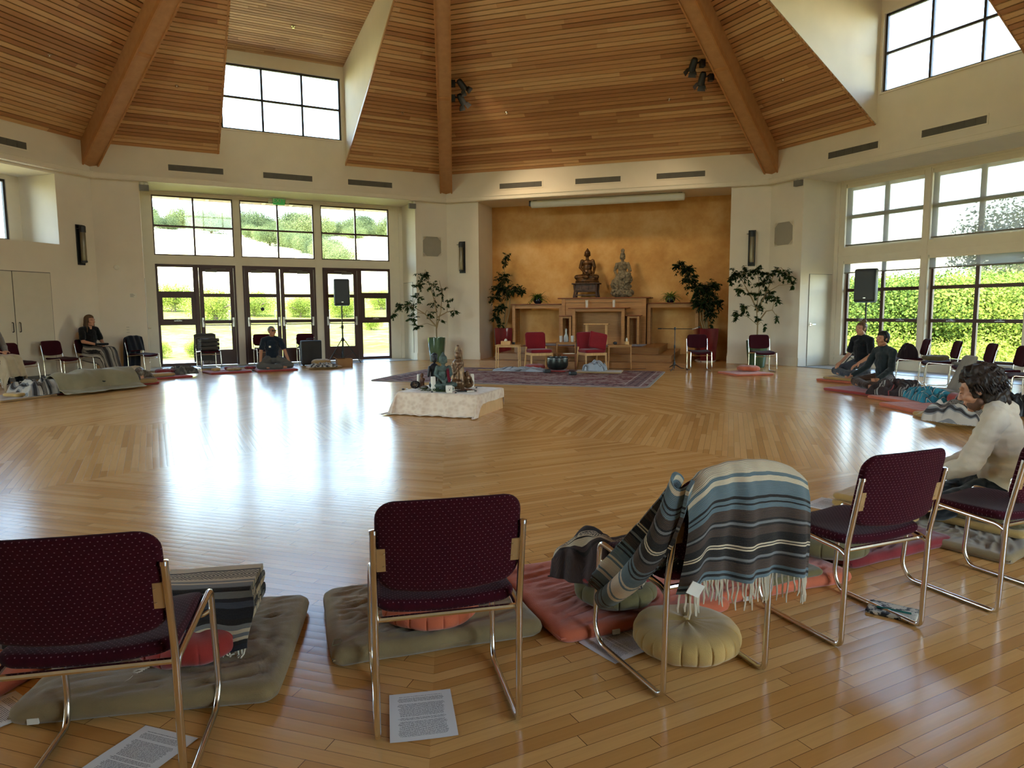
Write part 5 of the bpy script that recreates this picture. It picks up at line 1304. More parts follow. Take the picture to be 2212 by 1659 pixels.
rumpled('dark_bag', 'dark bag with white piping resting on the chair behind the man in dark shirt', fabric('dark_bag_cloth', srgb(40, 26, 30)), 8.50, 3.36, .452, ang(-.9, .4), .34, .30, .26, 25, .3, 1., 3, cat='bag')
rumpled('puffer_jacket', 'black quilted jacket heaped by the chair at the right edge', M_black, 7.35, -.55, 0.0, 1.2, .5, .42, .26, 26, .4, 1, 4, cat='jacket')
# blankets on the carpet
rumpled('rumpled_blanket', 'long pale blue and grey blanket spread on the carpet left of the singing bowl', S_ltb, 1.62, 6.78, .016, radians(-22), 1.25, .42, .09, 31, .5, 1., 3.)
rumpled('folded_blanket', 'grey and white striped blanket heaped on the beige mat on the carpet', S_ltb, 3.22, 6.22, .05, radians(-30), .50, .36, .22, 6, .3, 1.2, 3.)
# ---------------------------------------------------------------- potted trees
M_fic = leaf_mat('ficus_leaves', [(.3, srgb(30, 44, 20)), (.5, srgb(52, 72, 32)), (.7, srgb(88, 108, 50))])
M_ficd = leaf_mat('dark_ficus_leaves', [(.3, srgb(20, 34, 18)), (.5, srgb(34, 54, 28)), (.7, srgb(56, 78, 40))])
M_twig = plain('pale_bark', srgb(150, 128, 92), .9, var=.15)
def glaze(name, c, c2):
    t = NT(name); o = t.obj(); mp = t.n('ShaderNodeMapping'); mp.inputs['Scale'].default_value = (14, 14, 1.2); t.set(mp, 0, o)
    t.base(t.ramp(t.noise(mp.outputs[0], 1., 4), [(.3, c), (.7, c2)])); t.p(Roughness=.12); t.b.inputs['Coat Weight'].default_value = .6; return t.m
M_gpot = glaze('green_glaze', srgb(58, 84, 62), srgb(86, 112, 84)); M_rpot = glaze('oxblood_glaze', srgb(92, 22, 28), srgb(120, 34, 38)); M_soil = plain('soil', srgb(50, 38, 28), 1)
def leaf(m, p, d, L, w, droop):
    p = Vector(p)
    d = (Vector(d)+Vector((0, 0, -droop))).normalized(); s = d.cross(Vector((0, 0, 1)))
    s = s.normalized() if s.length > .01 else Vector((1, 0, 0)); n = s.cross(d)*.12*L
    a = p+d*L*.08; m.add([a, p+d*L*.45+s*w+n*-.6, p+d*L, p+d*L*.45-s*w+n*-.6, p+d*L*.45+n*.3], [(0, 1, 4), (1, 2, 4), (2, 3, 4), (3, 0, 4)])
def potted_tree(name, label, loc, potmat, pr, ph, stems, clusters, leafmat, nleaf, lsize=.075, seed=0, taper=.72, spread=.16, square=False):
    """stems: list of point lists; clusters: (centre, radius, weight)"""
    rnd = random.Random(seed); t = thing(name, label, 'plant', loc)
    m = MB()
    prof = [(.001, 0), (pr*taper, 0), (pr*(taper+.06), .02), (pr*.97, ph*.75), (pr, ph-.02), (pr*1.0, ph), (pr*.90, ph), (pr*.88, ph-.06), (.001, ph-.07)]
    if square: m.lathe(prof, 40, (0, 0, 0), lambda r, z, a, i: (r*min(1/max(abs(cos(a)), 1e-3), 1/max(abs(sin(a)), 1e-3))**.75, z))
    else: m.lathe(prof, 40)
    obj('pot', m, potmat, t, angle=50)
    m = MB(); m.lathe([(.001, ph-.055), (pr*.88, ph-.055)], 24); obj('soil', m, M_soil, t)
    m = MB(); lm = MB(); tips = []
    for s_ in stems: m.tube(s_, .01, 7, rs=[.020*(1-.72*i/(len(s_)-1)) for i in range(len(s_))])
    tot = sum(c[2] for c in clusters)
    allp = [Vector(p) for s_ in stems for p in s_[1:]]
    for c, r, wt in clusters:
        c = Vector(c); near = min(allp, key=lambda q: (q-c).length + max(0, q.z-c.z)*1.2)
        nb = max(3, int(wt/tot*nleaf/16)); 
        mid_ = near.lerp(c, .5)+Vector((0, 0, .08)); m.tube([near, mid_, c], .005, 5, rs=[.009, .006, .004])
        for b in range(nb):
            dirv = Vector((rnd.gauss(0, 1), rnd.gauss(0, 1), rnd.gauss(0, .8))).normalized(); e = c+dirv*r*rnd.uniform(.55, 1.0); e.z -= .15*r
            k = c.lerp(e, .5)+Vector((0, 0, .12*r)); m.tube([c, k, e], .003, 4, rs=[.0035, .0025, .0012])
            for j in range(16):
                q = rnd.uniform(.25, 1); p = (c*(1-q)**2+k*2*q*(1-q)+e*q*q); a = rnd.uniform(0, 2*pi)
                leaf(lm, p, Vector((cos(a), sin(a), 0))*1.0+dirv*.5, lsize*rnd.uniform(.7, 1.25), lsize*.2, rnd.uniform(.4, 1.5))
    obj('branches', m, M_twig, t); obj('foliage', lm, leafmat, t, False); return t
# open ficus in the green pot, left of the alcove
potted_tree('potted_ficus', 'sparse weeping ficus in a green glazed pot left of the altar alcove', (-.32, 10.32, 0), M_gpot, .245, .66,
    [[(0, 0, .6), (0, 0, .95), (.02, 0, 1.25), (-.05, 0, 1.7), (-.18, 0, 2.15), (-.25, 0, 2.45)], [(0, 0, .9), (.12, 0, 1.35), (.18, 0, 1.85), (.10, 0, 2.2)], [(0, 0, .95), (-.3, -.05, 1.3), (-.62, -.05, 1.5), (-.95, -.05, 1.55)], [(.02, 0, 1.2), (.3, 0, 1.35), (.5, 0, 1.4)]],
    [((-.30, 0, 2.40), .26, 1.1), ((-.46, 0, 2.1), .24, 1.0), ((-.1, 0, 2.05), .26, .8), ((.18, .1, 1.9), .26, .7), ((.32, 0, 1.62), .22, .5), ((.50, 0, 1.38), .17, .6), ((-.5, .05, 1.75), .26, 1.0), ((-.72, -.05, 1.55), .27, 1.4), ((-1.0, -.1, 1.52), .2, 1.1), ((-1.18, -.1, 1.30), .13, .8), ((-.65, -.1, 1.22), .22, 1.0), ((-.50, 0, .98), .18, .7), ((0, .1, 1.6), .3, .5), ((-.2, 0, 1.35), .2, .4), ((.12, .1, 1.15), .12, .15)],
    M_fic, 1900, .085, 3)
# dense one in the left red pot (inside the alcove)
potted_tree('potted_ficus', 'tall dense ficus in a dark red pot at the left end of the altar steps', A(1.45, .62), M_rpot, .27, .88,
    [[(0, 0, .8), (.05, 0, 1.2), (.12, 0, 1.7), (.05, 0, 2.3), (.06, 0, 2.9)], [(.05, 0, .8), (.18, 0, 1.3), (.22, 0, 1.8), (.12, 0, 2.2)], [(-.06, 0, .8), (-.12, 0, 1.3), (0, 0, 1.9)]],
    [((.10, 0, 2.95), .20, .9), ((.04, 0, 2.72), .16, .7), ((.02, 0, 2.35), .28, 2.4), ((-.10, 0, 2.05), .30, 2.8), ((.12, 0, 2.0), .32, 2.8), ((.40, -.1, 2.0), .26, 2.2), ((.55, -.1, 1.92), .16, 1.), ((-.22, 0, 1.78), .26, 1.6), ((-.12, -.05, 1.45), .26, 1.8), ((.02, -.1, 1.5), .18, .8), ((-.22, -.05, 1.2), .2, 1.4), ((-.05, -.1, 1.02), .15, .6)],
    M_ficd, 4200, .075, 4, square=True)
t = potted_tree('potted_ficus', 'broad dense ficus leaning left from the dark red pot right of the altar', A(7.12, .42), M_rpot, .27, .88,
    [[(0, 0, .8), (-.08, 0, 1.1), (-.1, 0, 1.5), (-.2, 0, 2.0), (-.42, 0, 2.4)], [(.02, 0, .8), (-.02, 0, 1.15), (.04, 0, 1.6)], [(-.04, 0, .8), (-.16, 0, 1.15), (-.14, 0, 1.6)], [(.04, 0, .82), (.02, 0, 1.2), (.0, 0, 1.6)]],
    [((-.78, -.2, 2.50), .24, 1.6), ((-.58, -.15, 2.42), .26, 2.0), ((-.48, -.1, 2.18), .28, 2.4), ((-.28, -.1, 1.95), .34, 3.2), ((-.05, -.1, 1.85), .36, 3.4), ((.16, -.05, 2.0), .26, 2.), ((.18, -.1, 1.6), .3, 2.8), ((-.12, -.1, 1.55), .34, 3.2), ((-.3, -.1, 1.6), .22, 1.5), ((.05, -.1, 1.3), .22, 1.4), ((.1, -.15, 1.0), .12, .3)],
    M_ficd, 5200, .085, 5, square=True)
m = MB(); m.lathe([(.001, 0), (.24, 0), (.27, .05), (.25, .05), (.22, .015), (.001, .015)], 28)
for k_, (u, v, w_) in enumerate(((7.12, .42, 'right'), (1.45, .62, 'left'))):
    o = single('plant_saucer', MB().lathe([(.001, -.002), (.25, -.002), (.28, .045), (.262, .045), (.235, .004), (.001, .004)], 28), M_white, 'white saucer under the dark red pot at the %s end of the steps' % w_, 'saucer', A(u, v, .002))
# open ficus in the green pot on the right
potted_tree('potted_ficus', 'wide drooping ficus in a green glazed pot, right of the altar', (7.28, 7.02, 0), M_gpot, .25, .64,
    [[(0, 0, .6), (.0, 0, 1.0), (-.04, 0, 1.4), (.02, 0, 1.9), (-.05, 0, 2.3)], [(0, 0, 1.35), (.18, 0, 1.75), (.35, 0, 2.15), (.6, 0, 2.25)], [(0, 0, 1.3), (-.2, 0, 1.7), (-.45, 0, 2.1)], [(0, 0, 1.05), (.2, 0, 1.32), (.35, 0, 1.35), (.46, 0, 1.2)]],
    [((-.08, 0, 2.30), .24, 1.5), ((-.32, 0, 2.22), .26, 1.7), ((-.6, 0, 2.2), .22, 1.4), ((-.72, 0, 2.05), .14, .6), ((-.45, 0, 1.85), .2, 1.0), ((.25, 0, 2.2), .22, 1.1), ((.45, 0, 2.28), .2, 1.2), ((.68, 0, 2.18), .2, 1.3), ((.82, 0, 1.95), .13, .7), ((.1, 0, 1.95), .28, 1.9), ((-.15, 0, 1.75), .2, .9), ((.25, 0, 1.7), .24, 1.7), ((.42, 0, 1.6), .16, .8), ((0, 0, 1.42), .16, .7), ((-.3, 0, 1.38), .2, 1.2), ((-.52, 0, 1.25), .17, 1.1), ((.45, 0, 1.16), .1, .5), ((.16, 0, .98), .1, .4), ((-.02, 0, 1.18), .1, .3)],
    M_fic, 3000, .085, 6)
# ---------------------------------------------------------------- loudspeakers and microphone
def pa_speaker(x, y, z0, rz, where, w=.42, d=.36, h=.72):
    t = thing('loudspeaker', 'black loudspeaker on a tripod pole, ' + where, 'speaker', (x, y, z0), rz, 'loudspeakers on poles')
    m = MB()
    def F(px, py, pz): k = 1-.22*max(0, -py/d+.5)*0; return (px*(1-.16*(pz/d+.5)*1.0), pz, py)
    m.pad(w, h, d, .045, .02, 5, lambda a, b, c: (a*(1-.30*max(0, -c/d+.2)), c, b+h/2)); obj('cabinet', m, M_blackp, t)
    m = MB(); m.pad(w*.88, h*.86, .012, .03, .005, 4, lambda a, b, c: (a, c+d/2+.004, b+h/2)); g = obj('grille', m, M_black, t)
    m = MB(); m.cbox((0, d/2+.012, .10), (.05, .004, .022)); o = obj('badge', m, M_steel, t, False); o['label'] = 'small silver badge'
    t2 = thing('speaker_stand', 'black tripod stand holding the loudspeaker, ' + where, 'stand', (x, y, 0), rz, 'tripod speaker stands')
    m = MB(); m.tube([(0, 0, .22), (0, 0, z0-.002)], .017, 12); m.tube([(0, 0, .12), (0, 0, .95)], .021, 12); obj('pole', m, M_black, t2)
    m = MB(); m.lathe([(.03, .58), (.04, .60), (.04, .66), (.03, .68)], 14); m.lathe([(.026, .92), (.033, .94), (.033, 1.0), (.026, 1.02)], 14); m.tube([(.03, 0, .96), (.08, 0, .96)], .01, 8); obj('collar', m, M_black, t2)
    for i in range(3):
        a = i*2*pi/3+.5; m = MB(); c, s_ = cos(a), sin(a)
        m.tube([(.03*c, .03*s_, .64), (.50*c, .50*s_, .012)], .012, 8); m.tube([(.02*c, .02*s_, .16), (.29*c, .29*s_, .29)], .007, 6); obj('leg', m, M_black, t2)
pa_speaker(-2.83, 10.20, 1.53, ang(2.9, -10.2), 'before the right hand pair of glazed doors')
pa_speaker(9.22, 5.86, 1.50, ang(-9.2, -9.), 'before the first right window', .46, .38, .74)
t = thing('microphone_stand', 'black boom microphone stand at the right corner of the carpet', 'microphone stand', (5.12, 6.52, 0), radians(-12)); m = MB()
m.tube([(0, 0, .04), (0, 0, .93)], .010, 10); m.lathe([(.02, .10), (.026, .12), (.026, .17), (.02, .19)], 12); m.lathe([(.014, .5), (.018, .52), (.018, .56), (.014, .58)], 12); obj('pole', m, M_black, t)
for i in range(3): a = i*2*pi/3+.2; m = MB(); m.tube([(.015*cos(a), .015*sin(a), .14), (.16*cos(a), .16*sin(a), .05), (.36*cos(a), .36*sin(a), .012)], .008, 6); obj('leg', m, M_black, t)
m = MB(); m.tube([(-.38, 0, .945), (.38, .0, .935)], .008, 8); m.lathe([(.001, -.03), (.02, -.03), (.02, .03), (.001, .03)], 10, (0, 0, .945)); m.tube([(-.38, 0, .945), (-.30, 0, .944)], .014, 8); obj('boom', m, M_black, t)
t2 = thing('microphone', 'black and silver handheld microphone in the clip of the boom stand', 'microphone', t.matrix_basis @ Vector((.47, 0, .95)), radians(-12)); m = MB(); m.tube([(-.10, 0, -.03), (.04, 0, .02)], .014, 12, rs=[.011, .017]); obj('handle', m, M_steel, t2); m = MB(); m.ell((.06, 0, .028), (.028, .026, .026)); obj('head', m, M_black, t2)
m = MB(); rc_ = [(5.12, 6.50, .01), (5.0, 6.75, .01), (4.7, 6.9, .022), (4.3, 6.75, .022), (3.9, 6.85, .022), (3.6, 6.98, .022)]
m.tube(fillet(rc_, .15, 5), .005, 6); single('cable', m, M_black, 'thin black cable trailing from the microphone stand along the carpet edge', 'cable')

# ---------------------------------------------------------------- seats and small tables on the carpet
M_redv = fabric('red_velvet', srgb(134, 26, 36), .08)
def cushioned_chair(x, y, rz, label):
    t = thing('cushioned_chair', label, 'chair', (x, y, .015), rz, 'red cushioned wooden chairs')
    m = MB(); m.pad(.52, .50, .085, .06, .035, 6, lambda a, b, c: (a, b, c+.41)); obj('seat', m, M_redv, t)
    m = MB(); m.pad(.50, .50, .07, .07, .03, 6, lambda a, b, c: (a, -.25-.16*(b+.25)+c-.03*(1-(a/.25)**2), .62+b*.90)); obj('backrest', m, M_redv, t)
    for s_ in (-1, 1):
        m = MB(); m.tube([(s_*.255, .22, .37), (s_*.262, .245, .0)], .02, 8, rs=[.024, .019]); obj('leg', m, M_oakl, t); m = MB(); m.tube([(s_*.245, -.22, .50), (s_*.25, -.23, .35), (s_*.262, -.30, .0)], .02, 8, rs=[.02, .024, .019]); obj('leg', m, M_oakl, t)
        m = MB(); m.box(min(s_*.225, s_*.262), max(s_*.225, s_*.262), -.24, .24, .315, .37); obj('side_rail', m, M_oakl, t)
    m = MB(); m.box(-.25, .25, .215, .245, .31, .37); m.box(-.25, .25, -.25, -.225, .31, .37); obj('front_rail', m, M_oakl, t); return t
CCX = ((2.30, 8.35, 'red cushioned wooden chair left of the singing bowl, nothing on it'), (3.58, 7.62, 'red cushioned wooden chair with a loose red cushion leaning on its back'))
cushioned_chair(2.14, 7.42, radians(180+10), CCX[0][2]); cushioned_chair(3.36, 7.22, radians(180+14), CCX[1][2])
zab('square_cushion', M_redv, 'loose red cushion leaning against the back of the right cushioned chair', 3.47, 7.10, radians(12), .44, .40, .05, .66, 50, wr=.3, tilt=(radians(72), radians(14)))
def small_table(x, y, rz, w, d, h, label, mat=M_oakl, top=None, leg=.028, z=.015, style=0):
    t = thing('side_table', label, 'table', (x, y, z), rz, None); m = MB(); m.pad(w, d, .022, .02, .008, 5); obj('tabletop', m, top or mat, t, loc=(0, 0, h-.011))
    for sx in (-1, 1):
        for sy in (-1, 1): m = MB(); m.tube([(sx*(w/2-.03), sy*(d/2-.03), h-.02), (sx*(w/2-.028), sy*(d/2-.028), h*.5), (sx*(w/2-.02), sy*(d/2-.02), 0)], leg/2, 8, rs=[leg*.62, leg*.5, leg*.45]); obj('leg', m, mat, t)
    m = MB()
    for sy in (-1, 1): m.box(-w/2+.03, w/2-.03, sy*(d/2-.03)-.008, sy*(d/2-.03)+.008, h-.055, h-.02)
    obj('apron', m, mat, t, False); return t
small_table(1.42, 7.52, radians(-12), .58, .40, .56, 'pale wooden side table with a tissue box at the left end of the carpet')
small_table(2.84, 7.72, radians(-10), .50, .36, .60, 'wooden side table between the two red chairs, holding water glasses', M_oak)
small_table(3.98, 7.02, radians(-14), .56, .40, .56, 'wooden side table right of the red chairs with a clock and a candle', M_oak)
t = small_table(2.78, 6.98, radians(-14), .36, .26, .36, 'low dark wooden stool with white papers, right of the singing bowl', M_oakd, None, .034)
m = MB(); m.box(-.12, .10, -.09, .09, 0, .006); m.box(-.10, .12, -.07, .10, .006, .010); single('paper_stack', m, M_white, 'few white papers on the low dark stool', 'papers', (2.78, 6.98, .376), .2)
m = MB(); m.box(-.11, .11, -.06, .06, 0, .085); m2 = obj('box', m, M_oakl); t = thing('tissue_box', 'wooden tissue box with white tissue on the pale side table', 'tissue box', (1.36, 7.50, .576), radians(-12)); m2.parent = t
m = MB(); m.ell((0, 0, .10), (.035, .03, .04)); robj('tissue', m, .008, M_white, t, 1, lambda c, n: c+n*.01*nz(c.x*60, c.y*60, c.z*60))
m = MB(); m.lathe([(.001, 0), (.035, 0), (.038, .05), (.001, .06)], 14); single('dark_cup', m, M_black, 'small dark cup on the pale side table behind the tissue box', 'cup', (1.55, 7.56, .576))
tumbler((2.70, 7.66, .616), 'clear glass of water left of the carafe, between the red chairs', .15, .042, 'water glasses')
tumbler((2.98, 7.68, .616), 'clear glass of water right of the carafe, between the red chairs', .15, .042, 'water glasses')
t = thing('carafe', 'clear glass carafe with water between the two glasses', 'carafe', (2.84, 7.76, .616)); m = MB(); m.lathe([(.001, 0), (.055, 0), (.062, .04), (.055, .12), (.022, .20), (.020, .27), (.028, .29), (.024, .29), (.016, .2), (.05, .12), (.056, .04), (.001, .01)], 20); obj('body', m, M_cup, t); m = MB(); m.ell((0, 0, .30), (.02, .02, .025)); obj('stopper', m, M_cup, t)
t = thing('candle', 'lit looking white candle in a wooden holder on the right side table', 'candle', (4.13, 6.98, .576)); m = MB(); m.box(-.045, .045, -.045, .045, 0, .07); obj('holder', m, M_oakl, t, False); m = MB(); m.lathe([(.001, .07), (.022, .07), (.022, .13), (.008, .15), (.001, .16)], 14); obj('wax', m, M_white, t)
t['label'] = 'white candle in a block holder on the right side table'
t = thing('alarm_clock', 'small black round clock on the right side table', 'clock', (3.86, 6.98, .576), radians(170)); m = MB(); m.ell((0, 0, .035), (.05, .03, .035)); obj('body', m, M_black, t); m = MB(); m.box(-.03, -.02, -.02, .02, 0, .01); m.box(.02, .03, -.02, .02, 0, .01); obj('foot', m, M_black, t, False)
# singing bowl with its pad, bell block, black pouch
def bowl_mat():
    t = NT('dark_hammered_bronze'); o = t.obj(); n = t.noise(o, 9, 4); t.base(t.ramp(n, [(.3, (.018, .022, .022, 1)), (.7, (.05, .055, .05, 1))])); t.p(Roughness=.32, Metallic=.7); t.bump(t.noise(o, 40, 2), .15, .004); return t.m
t = thing('singing_bowl', 'big black singing bowl on a red cushion in the middle of the carpet', 'bowl', (2.44, 6.50, .055)); m = MB(); m.lathe([(.001, 0), (.14, 0), (.20, .03), (.235, .10), (.235, .22), (.228, .27), (.238, .285), (.225, .285), (.215, .25), (.22, .12), (.18, .04), (.001, .02)], 48); obj('bowl', m, bowl_mat(), t)
m = MB(); m.lathe([(.2365, .245), (.2385, .25), (.2365, .255)], 48); obj('rim_line', m, M_steel, t)
for x, y, l in ((2.16, 6.20, 'small black device on the carpet, left of the bowl cushion'), (2.62, 5.58, 'small black box on the carpet in front of the beige mat')):
    m = MB(); m.pad(.15, .11, .07, .015, .012, 4, lambda a, b, c: (a, b, c+.035)); tag(obj('black_device', m, M_blackp, None, loc=(x, y, .015), rot=(0, 0, .3)), l, 'box')
m = MB(); m.tube([(-.38, 0, .012), (.38, .03, .012)], .012, 8); single('wooden_rod', m, M_yellow, 'thin yellow wooden rod on the carpet by the pale side table', 'stick', (1.05, 6.95, .016), radians(-12))
m = MB(); m.pad(.42, .09, .014, .01, .005, 4, lambda a, b, c: (a, b, c+.007)); single('wooden_lath', m, M_oakl, 'flat pale lath lying on the carpet below the side table', 'stick', (1.34, 6.82, .016), radians(-14))
# upright dark case and tan box by the doors
t = thing('travel_case', 'upright dark grey case standing before the chair near the central doors', 'case', (-3.52, 9.42, 0), ang(3.5, -9.4)); m = MB(); m.pad(.52, .62, .26, .03, .025, 4, lambda a, b, c: (a, c, b+.34)); obj('body', m, plain('case_cloth', srgb(52, 48, 46), .8), t)
for s_ in (-1, 1): m = MB(); m.lathe([(.001, -.02), (.028, -.02), (.028, .02), (.001, .02)], 10); o = obj('foot', m, M_black, t, loc=(s_*.2, 0, .028), rot=(0, pi/2, 0))
m = MB(); m.tube(fillet([(-.1, 0, .65), (-.1, 0, .69), (.1, 0, .69), (.1, 0, .65)], .02), .01, 8); obj('handle', m, M_black, t)
rumpled('dark_shoe_bag', 'dark floppy bag lying on the seat of the chair behind the upright case', fabric('dark_shoe_cloth', srgb(44, 36, 34)), -3.72, 9.86, .452, ang(3.7, -9.8), .40, .30, .12, 61, .3, cat='bag')
t = thing('cardboard_box', 'open tan cardboard box at the foot of the left speaker stand', 'box', (-2.62, 8.95, 0), radians(20)); m = MB(); bw, bd, bh = .19, .12, .20
for a in ((-bw, bw, -bd, -bd+.005, .003, bh), (-bw, bw, bd-.005, bd, .003, bh), (-bw, -bw+.005, -bd, bd, .003, bh), (bw-.005, bw, -bd, bd, .003, bh), (-bw, bw, -bd, bd, 0, .004)): m.box(*a)
M_card = plain('cardboard', srgb(150, 106, 60), .8); obj('body', m, M_card, t, False)
m = MB(); m.quad((-bw, -bd, bh), (0, -bd, bh), (-.02, -bd-.09, bh+.03), (-bw-.02, -bd-.09, bh+.02)); m.quad((-bw, -bd, bh), (-bw, bd, bh), (-bw-.07, bd, bh+.04), (-bw-.07, -bd, bh+.05)); m.box(-.0, .004, -bd-.001, -bd, 0, bh); obj('flap', m, M_card, t, False)
t = thing('water_bottle', 'teal water bottle on the floor left of the seated woman', 'bottle', (-7.72, 6.50, 0)); m = MB(); m.lathe([(.001, 0), (.036, 0), (.038, .01), (.038, .16), (.02, .19)], 16); obj('body', m, plain('teal_plastic', srgb(30, 74, 84), .3), t); m = MB(); m.lathe([(.022, .185), (.024, .19), (.024, .22), (.001, .225)], 14); obj('cap', m, M_black, t)
# back-jack seat behind the maroon blanket
t = thing('backjack_seat', 'grey folding floor seat leaning back, seen edge on behind the maroon blanket', 'floor seat', (7.55, 1.22, .06), ang(-.95, .25)); m = MB(); m.pad(.42, .56, .045, .05, .02, 5, lambda a, b, c: (a, -.20-.42*(b+.28)+c, .30+b)); obj('backrest', m, fabric('grey_canvas', srgb(146, 138, 124)), t)
m = MB(); m.pad(.42, .42, .05, .05, .02, 5, lambda a, b, c: (a, b, c+.03)); obj('seat', m, bpy.data.materials['grey_canvas'], t)

# ---------------------------------------------------------------- printed papers and notebook
def paper_mat():
    t = NT('printed_paper'); x, y, _ = t.xyz(t.uv()); ln = t.M('DIVIDE', y, .0052); r = t.M('FLOOR', ln); f = t.M('FRACT', ln)
    row = t.M('LESS_THAN', f, .52); para = t.M('GREATER_THAN', t.wn(t.comb(t.M('FLOOR', t.M('DIVIDE', r, 1.)), 4., 2.)), .16)
    wd = t.M('GREATER_THAN', t.noise(t.comb(t.M('MULTIPLY', x, 330.), t.M('MULTIPLY', r, 9.)), 1., 0), .42)
    inx = t.M('LESS_THAN', t.M('ABSOLUTE', x), t.M('SUBTRACT', .082, t.M('MULTIPLY', t.wn(t.comb(r, 7., 1.)), .012))); iny = t.M('LESS_THAN', t.M('ABSOLUTE', y), .118)
    k = t.M('MULTIPLY', t.M('MULTIPLY', row, para), t.M('MULTIPLY', wd, t.M('MULTIPLY', inx, iny)))
    t.base(t.mix(t.M('MULTIPLY', k, .75), srgb(226, 224, 222), srgb(60, 60, 64))); t.p(Roughness=.8); return t.m
M_paper = paper_mat()
def paper(x, y, rz, label, z=.001, w=.216, h=.279, tilt=0., curl=.004):
    m = MB(); m.grid(lambda s, q: ((s-.5)*w, (q-.5)*h, .0012+curl*(abs(s-.5)*2)**3*(.5+.5*sin(q*5))), 10, 12, lambda s, q: ((s-.5)*.216, (q-.5)*.279))
    m.grid(lambda s, q: ((s-.5)*w, (q-.5)*h, .0002+curl*(abs(s-.5)*2)**3*(.5+.5*sin(q*5))), 10, 12, lambda s, q: (9, 9), flip=True)
    o = single('printed_sheet', m, M_paper, label, 'paper', (x, y, z), rz, None); return o
o = paper(-.032, -6.515, radians(5.5), 'printed white sheet on the floor under the square-on chair')
paper(-.895, -6.66, radians(-24), 'printed white sheet on the floor under the nearest chair')
paper(-1.50, -6.40, radians(-38), 'printed white sheet cut by the left edge, beside the nearest chair')
paper(.76, -6.09, radians(-60), 'white sheet partly hidden under the mustard round cushion')
paper(2.42, -4.72, radians(-52), 'white sheet lying on the cushions beyond the chair next to the man in cream', .14)
t = thing('notebook', 'patterned black and cream notebook on the floor between two chairs on the right', 'notebook', (2.03, -5.93, 0), radians(-42)); m = MB(); m.pad(.20, .14, .016, .006, .003, 3, lambda a, b, c: (a, b, c+.009)); 
nb = NT('notebook_cover'); q_ = nb.noise(nb.obj(), 26, 3, .7); nb.base(nb.ramp(q_, [(.46, srgb(30, 30, 32)), (.52, srgb(190, 182, 164))])); nb.p(Roughness=.5); obj('cover', m, nb.m, t)
m = MB(); m.tube([(-.06, -.02, .022), (.075, -.012, .022)], .0045, 8); o = single('pen', m, plain('teal_pen', srgb(24, 92, 84), .3), 'teal pen lying on the patterned notebook', 'pen', (2.03, -5.93, -.0005), radians(-42))

# ---------------------------------------------------------------- low table in the middle, its cloth, statues and offerings
CT = Vector((0, .60, 0)); crz = atan2(.86-.06, .79-.41)-pi/2
# frame: corner front-right (.41,.06), right side runs to (.79,.86); width runs to the left
fr_, br_ = Vector((.41, .06, 0)), Vector((.79, .86, 0)); ey_ = (br_-fr_).normalized(); ex_ = Vector((ey_.y, -ey_.x, 0)); TW, TD, TH = 1.16, (br_-fr_).length, .285
c0 = fr_ - ex_*TW/2 + ey_*TD/2; trz = atan2(ex_.y, ex_.x)
t = thing('low_table', 'low pale wooden platform under the cream cloth in the centre of the floor', 'table', c0, trz)
m = MB(); m.box(-TW/2, TW/2, -TD/2, TD/2, .0, TH); obj('box', m, M_oakl, t, False); m = MB(); m.box(-TW/2-.004, TW/2+.004, -TD/2-.004, TD/2+.004, TH-.03, TH); obj('top', m, M_oakl, t, False)
def cloth_mat():
    t = NT('cream_brocade'); v = t.uv(); n = t.noise(v, 14, 3); w_ = t.n('ShaderNodeTexVoronoi'); w_.inputs['Scale'].default_value = 16; t.set(w_, 'Vector', v)
    t.base(t.ramp(t.M('ADD', t.M('MULTIPLY', w_.outputs[0], .5), t.M('MULTIPLY', n, .5)), [(.35, srgb(206, 178, 148)), (.6, srgb(222, 200, 172))])); t.p(Roughness=.7); t.b.inputs['Sheen Weight'].default_value = .3; t.bump(n, .3, .006); return t.m
M_cloth = cloth_mat()
def table_cloth():
    # nine-patch: s,t in metres from the centre; overhang falls at each side by its own length
    LFT, RGT, FRT, BCK = .30, .13, .36, .2
    xs = [-TW/2-LFT, TW/2+RGT]; ys = [-TD/2-FRT, TD/2+BCK]; e = .008
    def F(s, q):
        x = xs[0]+(xs[1]-xs[0])*s; y = ys[0]+(ys[1]-ys[0])*q; ox = max(0, abs(x)-TW/2); oy = max(0, abs(y)-TD/2); sx = 1 if x > 0 else -1; sy = 1 if y > 0 else -1
        cx = min(TW/2, max(-TW/2, x)); cy = min(TD/2, max(-TD/2, y)); h = TH+.005
        drop = hypot(ox, oy) if ox > 0 and oy > 0 else max(ox, oy)
        fl = 0.30 if (y < 0 and oy > 0) or (x < 0 and ox > 0) else .06
        z = h - drop*cos(fl); sp = drop*sin(fl)+e*(1 if drop > 0 else 0)
        if ox > 0 and oy > 0: k = 1/hypot(ox, oy); dx, dy = ox*k*sp*1.5, oy*k*sp*1.5
        else: dx, dy = (sp if ox > 0 else 0), (sp if oy > 0 else 0)
        wv = (.020*sin(x*14+y*3)+.012*sin(x*31+1))*min(1, drop/.2) if oy > 0 else (.010*sin(y*16))*min(1, drop/.1)
        if z < .008: ex = .008-z; z = .008 + .010*abs(sin(x*20)); dy += ex*.8 if oy > 0 else 0; dx += ex*.8 if ox > 0 and oy <= 0 else 0
        return (cx+sx*(dx+(wv if ox > 0 and oy <= 0 else 0)), cy+sy*(dy+(wv if oy > 0 else 0)), z + (.002*nz(x*5, y*5)))
    m = solid(F, 90, 90, .004, lambda s, q: (s*1.6, q*1.7)); return m
o = single('tablecloth', table_cloth(), M_cloth, 'cream patterned cloth draped over the low central table, long in front', 'tablecloth', c0, trz, angle=80)
ZT = TH+.012
